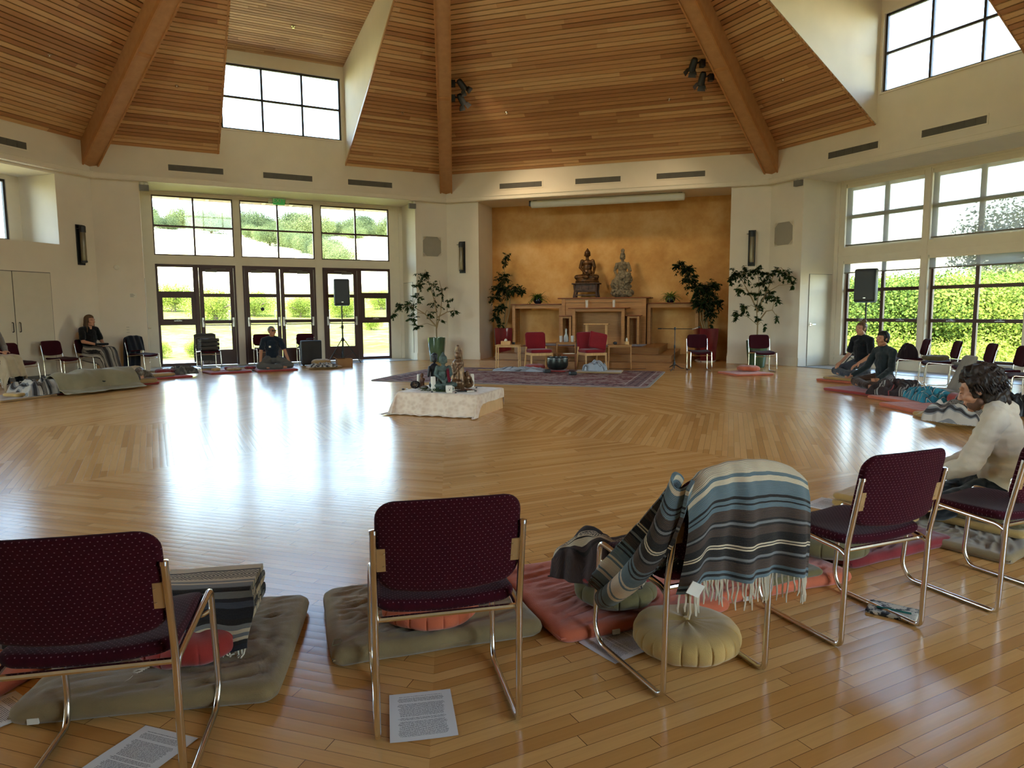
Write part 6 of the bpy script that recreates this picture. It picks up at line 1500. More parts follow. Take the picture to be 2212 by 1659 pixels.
def bronze(name, c1, c2, rough=.35, metal=.75, sc_=14):
    t = NT(name); o = t.obj(); n = t.noise(o, sc_, 5, .65); t.base(t.ramp(n, [(.35, c1), (.68, c2)])); t.p(Roughness=rough, Metallic=metal); t.bump(n, .3, .006); return t.m
M_vgreen = bronze('verdigris_stone', srgb(46, 58, 54), srgb(92, 108, 98), .7, .0); M_br = bronze('warm_bronze', srgb(78, 54, 36), srgb(150, 116, 82), .35, .6)
M_blk = plain('black_figure', (.014, .012, .012), .4); M_dbr = bronze('gilded_lacquer', srgb(40, 24, 14), srgb(116, 78, 38), .38, .45, 9); M_stone = bronze('carved_pale_stone', srgb(92, 80, 62), srgb(148, 134, 108), .85, 0, 20); M_wfig = bronze('carved_wood_figure', srgb(84, 48, 26), srgb(130, 82, 48), .5, 0)
def sitting(m, s, z=0., lotus=True, arms=1, rgt=1):
    """a seated cross-legged statue body about s high, facing -y"""
    f = s/1.0
    def V(x, y, zz): return (x*f, y*f, z+zz*f)
    for q in (-1, 1):
        m.rc(V(q*.12, .05, .10), .10*f, V(q*.33, -.10, .085), .075*f); m.rc(V(q*.33, -.10, .08), .07*f, V(-q*.05, -.24, .08), .05*f)
        m.rc(V(q*.17, .02, .60), .065*f, V(q*.235, .02, .40), .052*f); 
    m.rc(V(-.235, .02, .40), .05*f, V(-.02, -.17, .20), .035*f); m.ell(V(.0, -.19, .17), (.07*f, .04*f, .03*f))
    if arms: m.rc(V(.235, .02, .40), .05*f, V(.24, -.20, .19), .035*f); m.ell(V(.24, -.25, .13), (.03*f, .025*f, .06*f))
    else: m.rc(V(.235, .02, .40), .05*f, V(.03, -.17, .20), .035*f)
    m.ell(V(0, .04, .22), (.17*f, .12*f, .14*f)); m.ell(V(0, .03, .40), (.155*f, .10*f, .16*f)); m.ell(V(0, .02, .55), (.19*f, .10*f, .10*f)); m.rc(V(0, .01, .60), .055*f, V(0, -.01, .70), .05*f)
def headof(m, x, y, z, r, ush=True, face=-1):
    m.ell((x, y, z), (r*.80, r*.92, r*1.08)); m.ell((x, y+face*r*.35, z-r*.45), (r*.55, r*.5, r*.5)); m.rc((x, y+face*r*.85, z+r*.12), r*.09, (x, y+face*r*1.08, z-r*.22), r*.15)
    for q in (-1, 1): m.ell((x+q*r*.82, y, z-r*.25), (r*.12, r*.2, r*.48)); m.ell((x+q*r*.34, y+face*r*.80, z+r*.12), (r*.24, r*.12, r*.08))
    m.ell((x, y+face*r*.82, z-r*.52), (r*.26, r*.12, r*.08)); m.ell((x, y-face*r*.1, z+r*.25), (r*.9, r*.95, r*.9))
    if ush: m.ell((x, y-face*r*.12, z+r*1.1), (r*.42, r*.42, r*.42)); m.ell((x, y-face*r*.12, z+r*1.48), (r*.18, r*.18, r*.25))
# big statues on the altar
ZA = 1.724; AS = lambda u, v, z=0: A(u, v, z)
t = lthing('statue_stand', 'small carved dark wooden table under the seated bronze statue', 'table', 3.87, .76, ZA)
M_carv = bronze('old_carved_wood', srgb(52, 34, 28), srgb(92, 66, 54), .6, 0)
m = MB(); m.pad(.78, .40, .035, .01, .01); obj('tabletop', m, M_carv, t, loc=(0, 0, .385))
m = MB(); m.box(-.29, .29, -.15, .15, .16, .37); m.box(-.27, .27, -.155, -.15, .18, .35)
for i in (-1, 0, 1): m.box(i*.19-.085, i*.19+.085, -.165, -.15, .20, .33); m.lathe([(.001, -.03), (.014, -.015), (.001, .0)], 8, (i*.19, -.165, .27))
obj('drawer_box', m, M_carv, t, False)
for sx in (-1, 1):
    for sy in (-1, 1): m = MB(); m.tube([(sx*.31, sy*.15, .37), (sx*.30, sy*.15, .18), (sx*.325, sy*.155, 0)], .03, 6, rs=[.036, .028, .036]); obj('leg', m, M_carv, t)
m = MB(); m.box(-.3, .3, -.165, -.14, .06, .085); m.box(-.3, .3, .14, .165, .06, .085); obj('stretcher', m, M_carv, t, False)
t = lthing('seated_statue', 'large gilded dark bronze seated Buddha statue on the carved stand', 'statue', 3.89, .76, ZA+.403)
m = MB(); m.ell((0, -.02, .05), (.34, .21, .06)); m.ell((0, -.02, .10), (.33, .20, .04)); sitting(m, .86, .09); headof(m, 0, .0, .80, .095); robj('figure', m, .0085, M_dbr, t, 2)
m = MB(); m.lathe([(.335, 0), (.345, .01), (.335, .035), (.30, .045), (.001, .045)], 40); b_ = obj('base', m, M_dbr, t); b_.scale = (1, .62, 1)
t = lthing('standing_statue', 'pale weathered stone bodhisattva statue seated on a rock, with tall headdress', 'statue', 4.87, .76, ZA)
m = MB(); m.ell((0, 0, .12), (.33, .22, .14)); m.ell((-.05, -.03, .34), (.27, .20, .24)); m.ell((.06, 0, .5), (.22, .17, .18)); m.rc((-.1, -.08, .56), .085, (-.13, -.20, .40), .07); m.rc((-.13, -.20, .40), .06, (-.10, -.20, .10), .05)
m.rc((.1, -.08, .60), .085, (.2, -.16, .62), .065); m.rc((.2, -.16, .62), .055, (.16, -.18, .42), .05); m.ell((0, 0, .64), (.14, .10, .12)); m.ell((0, 0, .80), (.13, .09, .14)); m.ell((0, 0, .90), (.16, .085, .07))
for q in (-1, 1): m.rc((q*.15, 0, .90), .05, (q*.21, -.01, .72), .04)
m.rc((-.21, -.01, .72), .038, (-.14, -.13, .60), .03); m.rc((.21, -.01, .72), .038, (.18, -.15, .66), .03); m.rc((0, 0, .93), .045, (0, -.01, 1.0), .042); headof(m, 0, -.01, 1.085, .082, False); m.rc((0, .01, 1.16), .06, (0, .01, 1.25), .035); m.ell((0, .01, 1.27), (.055, .05, .055)); m.rc((0, .0, 1.15), .07, (0, -.02, 1.17), .06)
for i in range(16): a = i*2.4; m.rc((.24*cos(a), -.12+.08*sin(a*1.7), .05+.03*i), .045, (.12*cos(a+.9), -.19, .10+.028*i), .03)
robj('figure', m, .0085, M_stone, t, 1, lambda c, n: c + n*(.014*nz(c.x*22, c.y*22, c.z*22)*(1 if c.z < .62 else .25) + .010*sin(c.x*70+c.z*30)*(1 if .3 < c.z < .95 else .2)*.5))
# statues on the low table, all seen from behind or the side
t = thing('small_buddha_statue', 'green grey stone Buddha statue on the central table, seen with a red sash', 'statue', (-.03, .53, ZT), radians(6)); m = MB(); sitting(m, .45, .045, arms=0)
m.ell((0, 0, .03), (.15, .12, .035)); headof(m, 0, .01, .415, .062); robj('figure', m, .005, M_vgreen, t, 2)
m = MB(); m.box(-.105, .105, -.09, .09, 0, .055); obj('base', m, M_vgreen, t)
M_sash = fabric('crimson_sash', srgb(100, 20, 34)); pth = [(.095, .085, .12), (.085, .085, .2), (.075, .075, .285), (.06, .02, .315), (.055, -.05, .28), (.06, -.062, .2), (.07, -.08, .12)]
def SB(s, q): i = min(int(q*6), 5); f = q*6-i; c = Vector(pth[i]).lerp(Vector(pth[i+1]), f); return (c.x+(s-.5)*.036, c.y+(-.0 if c.y < 0 else .0)+(.006 if c.y > 0 else -.006), c.z+.004)
obj('sash', solid(SB, 6, 40, .006, lambda s, q: (s, q)), M_sash, t, angle=80)['label'] = 'crimson cloth sash'
t = thing('kneeling_statue', 'tall bronze robed statue with a hood on the central table', 'statue', (.17, .78, ZT), radians(-28)); m = MB()
m.ell((0, 0, .07), (.115, .13, .08)); m.rc((0, 0, .08), .11, (0, 0, .30), .078); m.ell((0, .0, .34), (.085, .062, .07)); m.rc((-.05, -.04, .32), .03, (-.0, -.10, .22), .02); m.rc((.05, -.04, .32), .03, (0, -.10, .22), .02)
m.rc((0, 0, .38), .035, (0, 0, .42), .032); headof(m, 0, -.012, .455, .048, False); m.rc((0, .02, .50), .055, (0, .045, .33), .05); m.rc((0, .01, .52), .045, (0, .0, .575), .028); m.ell((0, -.06, .09), (.10, .08, .06))
robj('figure', m, .0045, M_br, t, 1, lambda c, n: c+n*(.0035*sin(atan2(c.y, c.x)*13)*(1 if c.z < .36 else .4)))
t = thing('dark_statue', 'black slender figure standing behind the green Buddha on the central table', 'statue', (-.16, .88, ZT), radians(30)); m = MB()
m.ell((0, 0, .05), (.08, .07, .06)); m.rc((0, 0, .06), .06, (.0, 0, .24), .05); m.ell((0, 0, .28), (.07, .05, .07)); m.rc((-.07, 0, .29), .025, (-.10, -.02, .18), .02); m.rc((.07, 0, .29), .025, (.08, -.03, .18), .02); headof(m, .01, 0, .40, .045); m.ell((.02, .02, .45), (.05, .05, .04)); robj('figure', m, .005, M_blk, t, 1)
t = thing('wooden_figure', 'small reddish carved wooden figure left of the green Buddha', 'statue', (-.33, .86, ZT), .2); m = MB(); m.rc((0, 0, .03), .035, (0, 0, .13), .028); m.ell((0, 0, .02), (.045, .04, .02)); m.rc((.03, 0, .13), .014, (.01, -.03, .09), .010); headof(m, 0, 0, .185, .026, False); robj('figure', m, .0035, M_wfig, t, 1)
t = thing('crouching_figure', 'brown carved crouching figure right of the bronze statue', 'statue', (.30, .80, ZT), -.4); m = MB(); m.ell((0, 0, .07), (.09, .07, .07)); m.ell((.0, -.02, .14), (.06, .05, .06)); headof(m, 0, -.03, .205, .035, False); m.rc((.05, -.02, .15), .02, (.09, -.06, .07), .018); m.rc((-.05, -.02, .15), .02, (-.09, -.06, .07), .018); robj('figure', m, .004, M_br, t, 1)
def pillar(x, y, h, label, w=.03):
    t = thing('white_candle', label, 'candle', (x, y, ZT), .3, 'white candle holders on the central table'); m = MB(); m.pad(w*2, w*2, h, .012, .004, 4, lambda a, b, c: (a, b, c+h/2)); obj('wax', m, M_white, t); m = MB(); m.tube([(0, 0, h-.002), (.002, 0, h+.012)], .0015, 5); obj('wick', m, M_black, t)
pillar(-.37, .95, .19, 'white pillar candle behind the small wooden figure'); pillar(-.165, .46, .20, 'tall white pillar candle in front, left of the green Buddha'); pillar(.36, .90, .19, 'tall white pillar candle at the right end of the statues')
t = thing('mug', 'small white square mug with a dark dot, in front of the green Buddha', 'mug', (.045, .31, ZT), radians(8)); m = MB(); m.pad(.085, .085, .095, .015, .004, 4, lambda a, b, c: (a, b, c+.048)); obj('body', m, M_white, t)
m = MB(); m.tube(fillet([(.04, 0, .075), (.066, 0, .075), (.066, 0, .025), (.04, 0, .025)], .02), .005, 6); obj('handle', m, M_white, t); m = MB(); m.lathe([(.001, 0), (.008, 0), (.001, .001)], 10); obj('printed_dot', m, M_black, t, loc=(0, -.0435, .04), rot=(pi/2, 0, 0))
m = MB(); m.box(-.02, .02, -.0445, -.0432, .062, .066); o = obj('printed_line', m, M_grey, t, False)
t = thing('offering_plate', 'dark square tray with twigs at the right front of the central table', 'tray', (.27, .47, ZT), .15); m = MB(); m.box(-.13, .13, -.09, .09, 0, .008); obj('plate', m, M_blk, t, False); m = MB()
for i in range(9): a = i*.7; m.tube([(.09*cos(a), .06*sin(a), .012), (-.03*cos(a*1.3), -.05*sin(a*2), .03), (-.09*cos(a+.3), -.05*sin(a*1.7), .014)], .004, 5)
obj('twigs', m, M_wfig, t)
m = MB(); m.tube([(-.05, 0, .010), (.05, .01, .010)], .010, 10); single('white_chalk', m, M_white, 'short white stick beside the dark tray on the central table', 'chalk', (.33, .33, ZT), .3)
rd = random.Random(5)
t = thing('dark_wreath', 'dark pine cone on the left of the central table', 'pine cone', (-.42, .80, ZT)); m = MB()
for i in range(90): z_ = i/90; a = i*2.4; r_ = .055*sqrt(max(0, 1-(2*z_-1)**2))+.004; m.ell((r_*cos(a), r_*sin(a), .01+z_*.10), (.013, .013, .006), Matrix.Rotation(a, 3, 'Z'), 6, 4)
obj('scales', m, plain('pine_cone_brown', srgb(44, 30, 26), .8), t); t.name = 'pine_cone'
for i, (x, y, r, lab) in enumerate(((-.58, .70, .018, 'small black pebble at the left front of the central cloth'), (-.53, .73, .016, 'small white pebble beside the black one on the central cloth'), (-.29, .70, .045, 'grey stone before the small wooden figure'), (-.18, .36, .013, 'dark seed before the tall candle on the central cloth'), (.13, .22, .012, 'dark seed at the front edge of the central cloth'), (.42, .78, .012, 'dark pebble right of the statues'))):
    m = MB(); m.ell((0, 0, r*.65), (r*1.2, r, r*.65)); single('pebble', m, (M_blk, M_white, M_grey, M_blk, M_blk, M_blk)[i], lab, 'stone', (x, y, ZT))
t = thing('leaf_sprig', 'green leafy sprig laid in front of the tall candle on the central table', 'leaves', (-.13, .42, ZT)); m = MB()
m.tube([(-.2, .06, .012), (-.05, 0, .02), (.12, -.06, .012)], .003, 5); obj('stem', m, M_fern, t); m = MB()
for i in range(110): q = rd.random(); leaf(m, (-.2+.34*q+rd.uniform(-.02, .02), .06-.13*q+rd.uniform(-.03, .03), .012+rd.uniform(0, .03)), (rd.uniform(-1, 1), rd.uniform(-1, 1), rd.uniform(0, .5)), .032, .009, .1)
obj('leaves', m, M_leafout, t, False)
for x, y, a in ((-.45, .95, .2), (.46, .97, -.3), (.36, .98, .1)):
    m = MB(); m.ell((0, 0, .004), (.055, .016, .004)); single('feather', m, M_blk, {.2: 'dark feather lying at the back left of the central cloth', -.3: 'long dark feather at the back right corner of the central cloth', .1: 'short dark feather behind the right pillar candle'}[a], 'feather', (x, y, ZT), a)
# ---------------------------------------------------------------- people
M_skin = plain('skin_light', srgb(196, 142, 112), .5, var=.04, scale=8); M_skin2 = plain('skin_tan', srgb(172, 118, 86), .5, var=.04, scale=8)
def hairm(name, c, c2):
    t = NT(name); o = t.obj(); mp = t.n('ShaderNodeMapping'); mp.inputs['Scale'].default_value = (60, 60, 8); t.set(mp, 0, o)
    t.base(t.ramp(t.noise(mp.outputs[0], 1., 3), [(.3, c), (.7, c2)])); t.p(Roughness=.5); t.b.inputs['Specular IOR Level'].default_value = .35; t.bump(t.noise(mp.outputs[0], 2., 2), .5, .004); return t.m
H_dark = hairm('hair_dark_brown', srgb(26, 19, 15), srgb(56, 40, 30)); H_black = hairm('hair_black', srgb(12, 10, 10), srgb(30, 26, 24)); H_brown = hairm('hair_brown', srgb(66, 46, 32), srgb(112, 82, 54)); H_grey = hairm('hair_grey_brown', srgb(84, 74, 62), srgb(138, 126, 110)); H_short = hairm('hair_cropped_grey', srgb(90, 84, 78), srgb(130, 122, 114))
M_lip = plain('lips', srgb(156, 92, 80), .5); M_eye = plain('eyelid_brown', srgb(70, 44, 34), .5)  # plain brown for the slits of the closed eyes
def HM(H, yaw=0., pitch=0., rollh=0.): return Matrix.Translation(Vector(H)) @ Matrix.Rotation(yaw, 4, 'Z') @ Matrix.Rotation(-pitch, 4, 'X') @ Matrix.Rotation(rollh, 4, 'Y')
def head_shapes(m, T, s=1.):
    R3 = T.to_3x3()
    def E(c, r): m.ell(T @ Vector([q*s for q in c]), [q*s for q in r], R3)
    def C(a, ra, b, rb): m.rc(T @ Vector([q*s for q in a]), ra*s, T @ Vector([q*s for q in b]), rb*s)
    E((0, -.012, .028), (.074, .094, .086)); E((0, .030, -.012), (.062, .062, .086)); E((0, .045, -.062), (.047, .045, .045)); C((-.042, .01, -.06), .024, (0, .070, -.088), .022); C((.042, .01, -.06), .024, (0, .070, -.088), .022)
    C((0, .088, .022), .008, (0, .112, -.016), .012); E((-.011, .100, -.022), (.010, .012, .009)); E((.011, .100, -.022), (.010, .012, .009))
    C((-.045, .074, .036), .011, (.045, .074, .036), .011); E((0, .090, -.048), (.024, .012, .007)); E((0, .087, -.058), (.020, .012, .008)); E((0, .082, -.088), (.018, .016, .014))
    for q in (-1, 1): E((q*.031, .079, .016), (.015, .011, .008)); E((q*.048, .055, -.02), (.022, .03, .022)); E((q*.075, -.008, .0), (.010, .018, .030)); E((q*.079, -.014, .012), (.010, .014, .016))
def face_marks(T, parent, s=1.):
    R3 = T.to_3x3(); m = MB()
    for q in (-1, 1): m.ell(T @ Vector((q*.031*s, .088*s, .012*s)), (.013*s, .004*s, .0028*s), R3, 10, 6)
    obj('closed_eyes', m, M_eye, parent); m = MB()
    for q in (-1, 1): m.ell(T @ Vector((q*.032*s, .083*s, .038*s)), (.017*s, .006*s, .0035*s), R3, 10, 6)
    obj('eyebrows', m, H_dark, parent); m = MB(); m.ell(T @ Vector((0, .0995*s, -.0525*s)), (.022*s, .004*s, .0045*s), R3, 12, 6); obj('mouth', m, M_lip, parent)
def hand(m, w, d, nrm, s=1., curl=.5, side=1):
    """palm from the wrist along d, palm facing nrm, four fingers and a thumb"""
    w, d, nrm = Vector(w), Vector(d).normalized(), Vector(nrm).normalized(); x = d.cross(nrm).normalized()*side; nrm = x.cross(d)*side if False else nrm
    for k in range(4):
        o = (k-1.5)*.019*s; m.rc(w+d*.01+x*o*.6, .013*s, w+d*.085*s+x*o, .0115*s)
        L = (.075, .084, .078, .060)[k]*s; a = w+d*.088*s+x*o; b = a+(d*cos(curl*.6)+nrm*sin(curl*.6))*L*.45; c = b+(d*cos(curl*1.6)+nrm*sin(curl*1.6))*L*.33; e = c+(d*cos(curl*2.4)+nrm*sin(curl*2.4))*L*.27
        m.rc(a, .0098*s, b, .0088*s, 8); m.rc(b, .0088*s, c, .008*s, 8); m.rc(c, .008*s, e, .007*s, 8)
    a = w+d*.02*s-x*.028*s; b = a+(d*.6-x*.7+nrm*.35).normalized()*.045*s; c = b+(d*.9-x*.25+nrm*.4).normalized()*.032*s; m.rc(a, .015*s, b, .0115*s, 8); m.rc(b, .011*s, c, .0085*s, 8)
def person(label, loc, rz, J, skin, hair=None, shirt=None, pants=None, sleeve='long', head=(0, 0, 0), hs=1., curl=.5, palms=None, legs=True, voxel=.0075, neckline=.0, shirt_name='shirt', disp=None, feet=True, torso=True, loose=0., arm_o=0.):
    t = thing('person', label, 'person', loc, rz); J = {a_: Vector(b_) for a_, b_ in J.items()}; g = lambda k: J[k].copy(); T = HM(J['head'], *head)
    P, C, N = g('pelvis'), g('chest'), g('neck'); up = (C-P).normalized(); sx = (g('shR')-g('shL')).normalized(); fw_ = up.cross(sx)*-1; RM = Matrix((sx, fw_ if fw_.length > .1 else Vector((0, 1, 0)), up)).transposed()
    def torso_(m, o=0., hem=.0, low=True):
        if low: m.ell(P+up*.0, (.165+o, .125+o, .10+o), RM)
        m.ell(P.lerp(C, .40), (.138+o, .105+o, .14+o), RM); m.ell(P.lerp(C, .80), (.158+o, .112+o, .15+o), RM); m.ell(C+up*.05, (.150+o, .095+o, .09+o), RM)
        m.rc(g('shL')*.9+C*.1, .052+o, g('shR')*.9+C*.1, .052+o)
        for q in ('shL', 'shR'): m.rc(N*.75+g(q)*.25, .045+o, g(q)*.9+N*.1, .048+o)
    def arm(m, q, o=0., part='long'):
        s_, e_, w_ = g('sh'+q), g('el'+q), g('wr'+q)
        if part == 'short': m.rc(s_, .052+o, s_.lerp(e_, .72), .047+o+.006)
        else: m.rc(s_, .050+o, e_, .040+o); m.rc(e_, .040+o, w_ if o == 0 else e_.lerp(w_, .93), .027+o)
    def leg(m, q, o=0.):
        h_, k_, a_ = g('hip'+q), g('kn'+q), g('an'+q); m.rc(h_, .086+o, k_, .060+o); m.rc(k_, .058+o, k_.lerp(a_, .35), .056+o); m.rc(k_.lerp(a_, .35), .056+o, a_, .036+o)
    b = MB(); torso_(b); b.rc(N-up*.03, .058, Vector(J['head'])+T.to_3x3() @ Vector((0, -.015, -.055)), .053)
    for q in 'LR': arm(b, q); d = g('wr'+q)-g('el'+q); hd = J.get('hd'+q, d); hand(b, g('wr'+q), hd, J.get('pn'+q, (0, 0, -1)), 1., curl, 1 if q == 'R' else -1)
    if legs:
        for q in 'LR':
            leg(b, q)
            if feet: b.rc(g('an'+q), .036, g('to'+q), .026); b.rc(g('an'+q)+Vector((0, 0, -.02)), .030, g('to'+q)+(g('to'+q)-g('an'+q))*.1, .024)
    head_shapes(b, T, hs); robj('body', b, voxel, skin, t, 2); face_marks(T, t, hs)
    dd = disp or (lambda c, n: c + n*(.007*nz(c.x*9, c.y*9, c.z*16) + .004*nz(c.x*22, c.y*22, c.z*30)))
    if shirt:
        m = MB(); torso_(m, .016)
        if loose: m.ell(P.lerp(C, .30)+fw_*.01, (.160+loose, .120+loose, .20), RM); m.ell(P.lerp(C, .75), (.165+loose, .115+loose, .15), RM)
        for q in 'LR': arm(m, q, .013+arm_o, sleeve)
        if neckline >= 0: m.rc(N-up*.02, .058+.014, N+up*(.0+neckline), .055+.010)
        o = robj(shirt_name, m, voxel*1.15, shirt, t, 3, dd)
    if pants:
        m = MB(); m.ell(P-up*.01, (.165+.022, .125+.022, .10+.012), RM)
        for q in 'LR': leg(m, q, .018)
        robj('trousers', m, voxel*1.3, pants, t, 3, dd)
    return t, T
def cap_hair(t, T, mat, s=1., thick=.014, back=0., name='hair', front=.062, extra=None, voxel=.006, rough=.006, low=-.02):
    m = MB(); R3 = T.to_3x3(); b = MB()
    m.ell(T @ Vector((0, -.022*s, .040*s)), ((.078+thick)*s, (.096+thick)*s, (.088+thick)*s), R3); m.ell(T @ Vector((0, -.055*s, low*s)), ((.058+thick)*s, (.054+thick)*s, (.075+thick)*s), R3)
    if extra: extra(m)
    Ti = T.inverted()
    def dp(c, n):
        l = Ti @ c; k = rough*nz(c.x*34, c.y*34, c.z*26)
        f_ = l.y/s; z_ = l.z/s; hl = .050+.022*max(0, 1-abs(l.x/s)/.06)*0
        if f_ > front-.03 and z_ < .085: # keep the face free: pull the shell under the skin
            kk = min(1, (f_-(front-.03))/.02)*min(1, (.085-z_)/.03); l2 = Vector((l.x*(1-.16*kk), l.y-(.03*s)*kk, l.z)); return T @ l2
        return c+n*k
    return robj(name, m, voxel, mat, t, 2, dp)
def cross_legged(zc=.10, lean=0., hx=0.): return dict(pelvis=(0, 0, zc+.10), chest=(0, .01+lean*.6, zc+.42), neck=(0, .02+lean, zc+.60), head=(hx, .05+lean*1.4, zc+.745), shL=(-.185, .01+lean*.8, zc+.545), shR=(.185, .01+lean*.8, zc+.545),
    elL=(-.27, .08+lean*.5, zc+.29), elR=(.27, .08+lean*.5, zc+.29), wrL=(-.25, .29, zc+.135), wrR=(.25, .29, zc+.135), hipL=(-.095, .03, zc+.09), hipR=(.095, .03, zc+.09),
    knL=(-.35, .26, .085), knR=(.35, .26, .085), anL=(.10, .36, .065), anR=(-.10, .40, .055), toL=(.20, .36, .05), toR=(-.20, .40, .045))
NAVY = fabric('navy_tshirt', srgb(26, 34, 44)); BLK = fabric('black_cloth', srgb(18, 18, 20)); CREAM = fabric('cream_jersey', srgb(208, 194, 172), .05); DGR = fabric('dark_green_grey_shirt', srgb(34, 40, 40)); GRYP = fabric('grey_trousers', srgb(70, 74, 82)); BRNP = fabric('brown_trousers', srgb(70, 48, 36)); CHK = S_grey
# the man in cream, nearest on the right
J = cross_legged(.16, .05); J['head'] = (-.01, .165, .85); J['neck'] = (0, .08, .75); J['elL'] = (-.28, .15, .42); J['wrL'] = (-.14, .34, .32); J['elR'] = (.27, .15, .42); J['wrR'] = (.12, .36, .32); J['hdL'] = (.6, .5, -.1); J['hdR'] = (-.6, .5, -.1)
for k_ in 'LR': v_ = J['kn'+k_]; J['kn'+k_] = (v_[0], v_[1]+.03, .15)
for k_ in ('anL', 'anR', 'toL', 'toR'): v_ = J[k_]; J[k_] = (v_[0], v_[1]+.04, v_[2]+.02)
t, T = person('man in a cream long sleeved top with wavy dark hair, head bowed', (3.46, -4.87, 0), ang(-.66, .76), J, M_skin, None, CREAM, BLK, 'long', (0, .40, 0), 1.10, .5, voxel=.0065, neckline=.012, loose=.036, arm_o=.010, disp=lambda c, n: c + n*(.010*nz(c.x*6, c.y*6, c.z*14) + .007*nz(c.x*9+c.z*14, c.y*9, c.z*24) + .004*nz(c.x*24, c.y*24, c.z*40)))
m = MB(); nk = Vector((0, .085, .755)); m.tube([nk+Vector((.068*cos(a*pi/8), .066*sin(a*pi/8), .010*sin(a*pi/8))) for a in range(17)], .008, 8); obj('collar', m, CREAM, t)
def curls(m): pass
cap_hair(t, T, H_dark, 1.10, .022, rough=.022, low=-.035, voxel=.0055)
m = MB(); rd = random.Random(3)
for i in range(520):
    th = rd.uniform(0, 2*pi); ph_ = rd.uniform(-.55, 1.45); d = Vector((cos(th)*cos(ph_), sin(th)*cos(ph_), sin(ph_)))
    if d.y > .25 and d.z < .45: continue
    base = Vector((d.x*.094, -.024+d.y*.112, .034+d.z*.106))*1.10; pts = [T @ base]; l = base.copy(); dirv = (Vector((d.x*.2, -.5 if d.z > .4 else -.2, .05 if d.z > .6 else -.9))+d*.12).normalized()
    for j in range(4): l = l+dirv*.010+Vector((sin(j*1.9+i), cos(j*2.1+i*1.3), sin(j+i)))*.003; l = l*(base.length/max(l.length, 1e-4))*(1.0 if l.z > 0 else 1) if d.z > -.1 else l; pts.append(T @ l)
    m.tube(pts, .003, 4, rs=[.0034, .0036, .003, .002, .0008])
obj('curls', m, H_dark, t)
m = MB(); R3 = T.to_3x3(); m.ell(T @ Vector((0, .046*1.1, -.064*1.1)), (.0490*1.1, .0465*1.1, .044*1.1), R3); m.rc(T @ Vector((-.044*1.1, .012, -.066)), .0250*1.1, T @ Vector((-.0, .073, -.096)), .0225*1.1); m.rc(T @ Vector((.044*1.1, .012, -.066)), .0250*1.1, T @ Vector((.0, .073, -.096)), .0225*1.1)
robj('beard', m, .006, plain('stubble', srgb(112, 78, 60), .8, var=.2, scale=200), t, 2)
# woman with a bun, right
J = cross_legged(.14, .0); J['wrL'] = (-.20, .30, .26); J['wrR'] = (.20, .30, .26); J['elL'] = (-.25, .05, .40); J['elR'] = (.25, .05, .40)
t, T = person('woman in a black T-shirt with her hair in a bun, meditating on the orange mat', (7.78, 3.62, .10), ang(-7.7, -2.2), J, M_skin, None, BLK, GRYP, 'short', (0, .05, 0), 1., .35)
cap_hair(t, T, H_brown, 1., .010, rough=.003, low=.0); m = MB(); m.ell(T @ Vector((0, -.075, .135)), (.048, .048, .045)); robj('hair_bun', m, .006, H_brown, t, 1, lambda c, n: c+n*.006*nz(c.x*50, c.y*50, c.z*50))
m = MB(); m.lathe([(.030, -.014), (.032, 0), (.030, .014)], 16); o = obj('wrist_watch', m, M_black, t, loc=Vector(J['wrL'])+Vector((0, -.03, .01)), rot=(1.1, 0, .1))
# man in the dark shirt, right
J = cross_legged(.06, .02); J['wrL'] = (-.30, .38, .19); J['wrR'] = (.30, .38, .19); J['elL'] = (-.27, .12, .33); J['elR'] = (.27, .12, .33); J['pnL'] = (0, 0, 1); J['pnR'] = (0, 0, 1)
t, T = person('man in a dark long sleeved shirt and brown trousers, sitting cross-legged', (7.22, 2.06, .055), ang(-7., -1.0), J, M_skin2, None, DGR, BRNP, 'long', (0, .10, 0), 1., .7, neckline=.02)
cap_hair(t, T, H_black, 1., .012, rough=.004, low=-.0)
# man by the doors
J = cross_legged(.13, .0); J['wrL'] = (-.33, .24, .15); J['wrR'] = (.33, .24, .15); J['pnL'] = (0, 0, 1); J['pnR'] = (0, 0, 1)
t, T = person('man in a navy T-shirt and glasses sitting cross-legged before the glazed doors', (-4.15, 8.04, .045), ang(4.15, -8.04), J, M_skin2, None, NAVY, CHK, 'short', (.35, .0, 0), 1., .6)
cap_hair(t, T, H_short, 1., .003, rough=.001, low=.02); m = MB(); R3 = T.to_3x3()
for q in (-1, 1): m.ell(T @ Vector((q*.033, .100, .016)), (.024, .003, .016), R3, 14, 6)
m.rc(T @ Vector((-.012, .102, .02)), .002, T @ Vector((.012, .102, .02)), .002, 6)
for q in (-1, 1): m.rc(T @ Vector((q*.057, .098, .02)), .0022, T @ Vector((q*.082, .0, .016)), .0022, 6)
obj('glasses', m, M_black, t); m = MB(); m.box(.055, .10, .128, .133, .50, .54); o = obj('shirt_emblem', m, M_white, t, False); o['label'] = 'small white chest emblem'
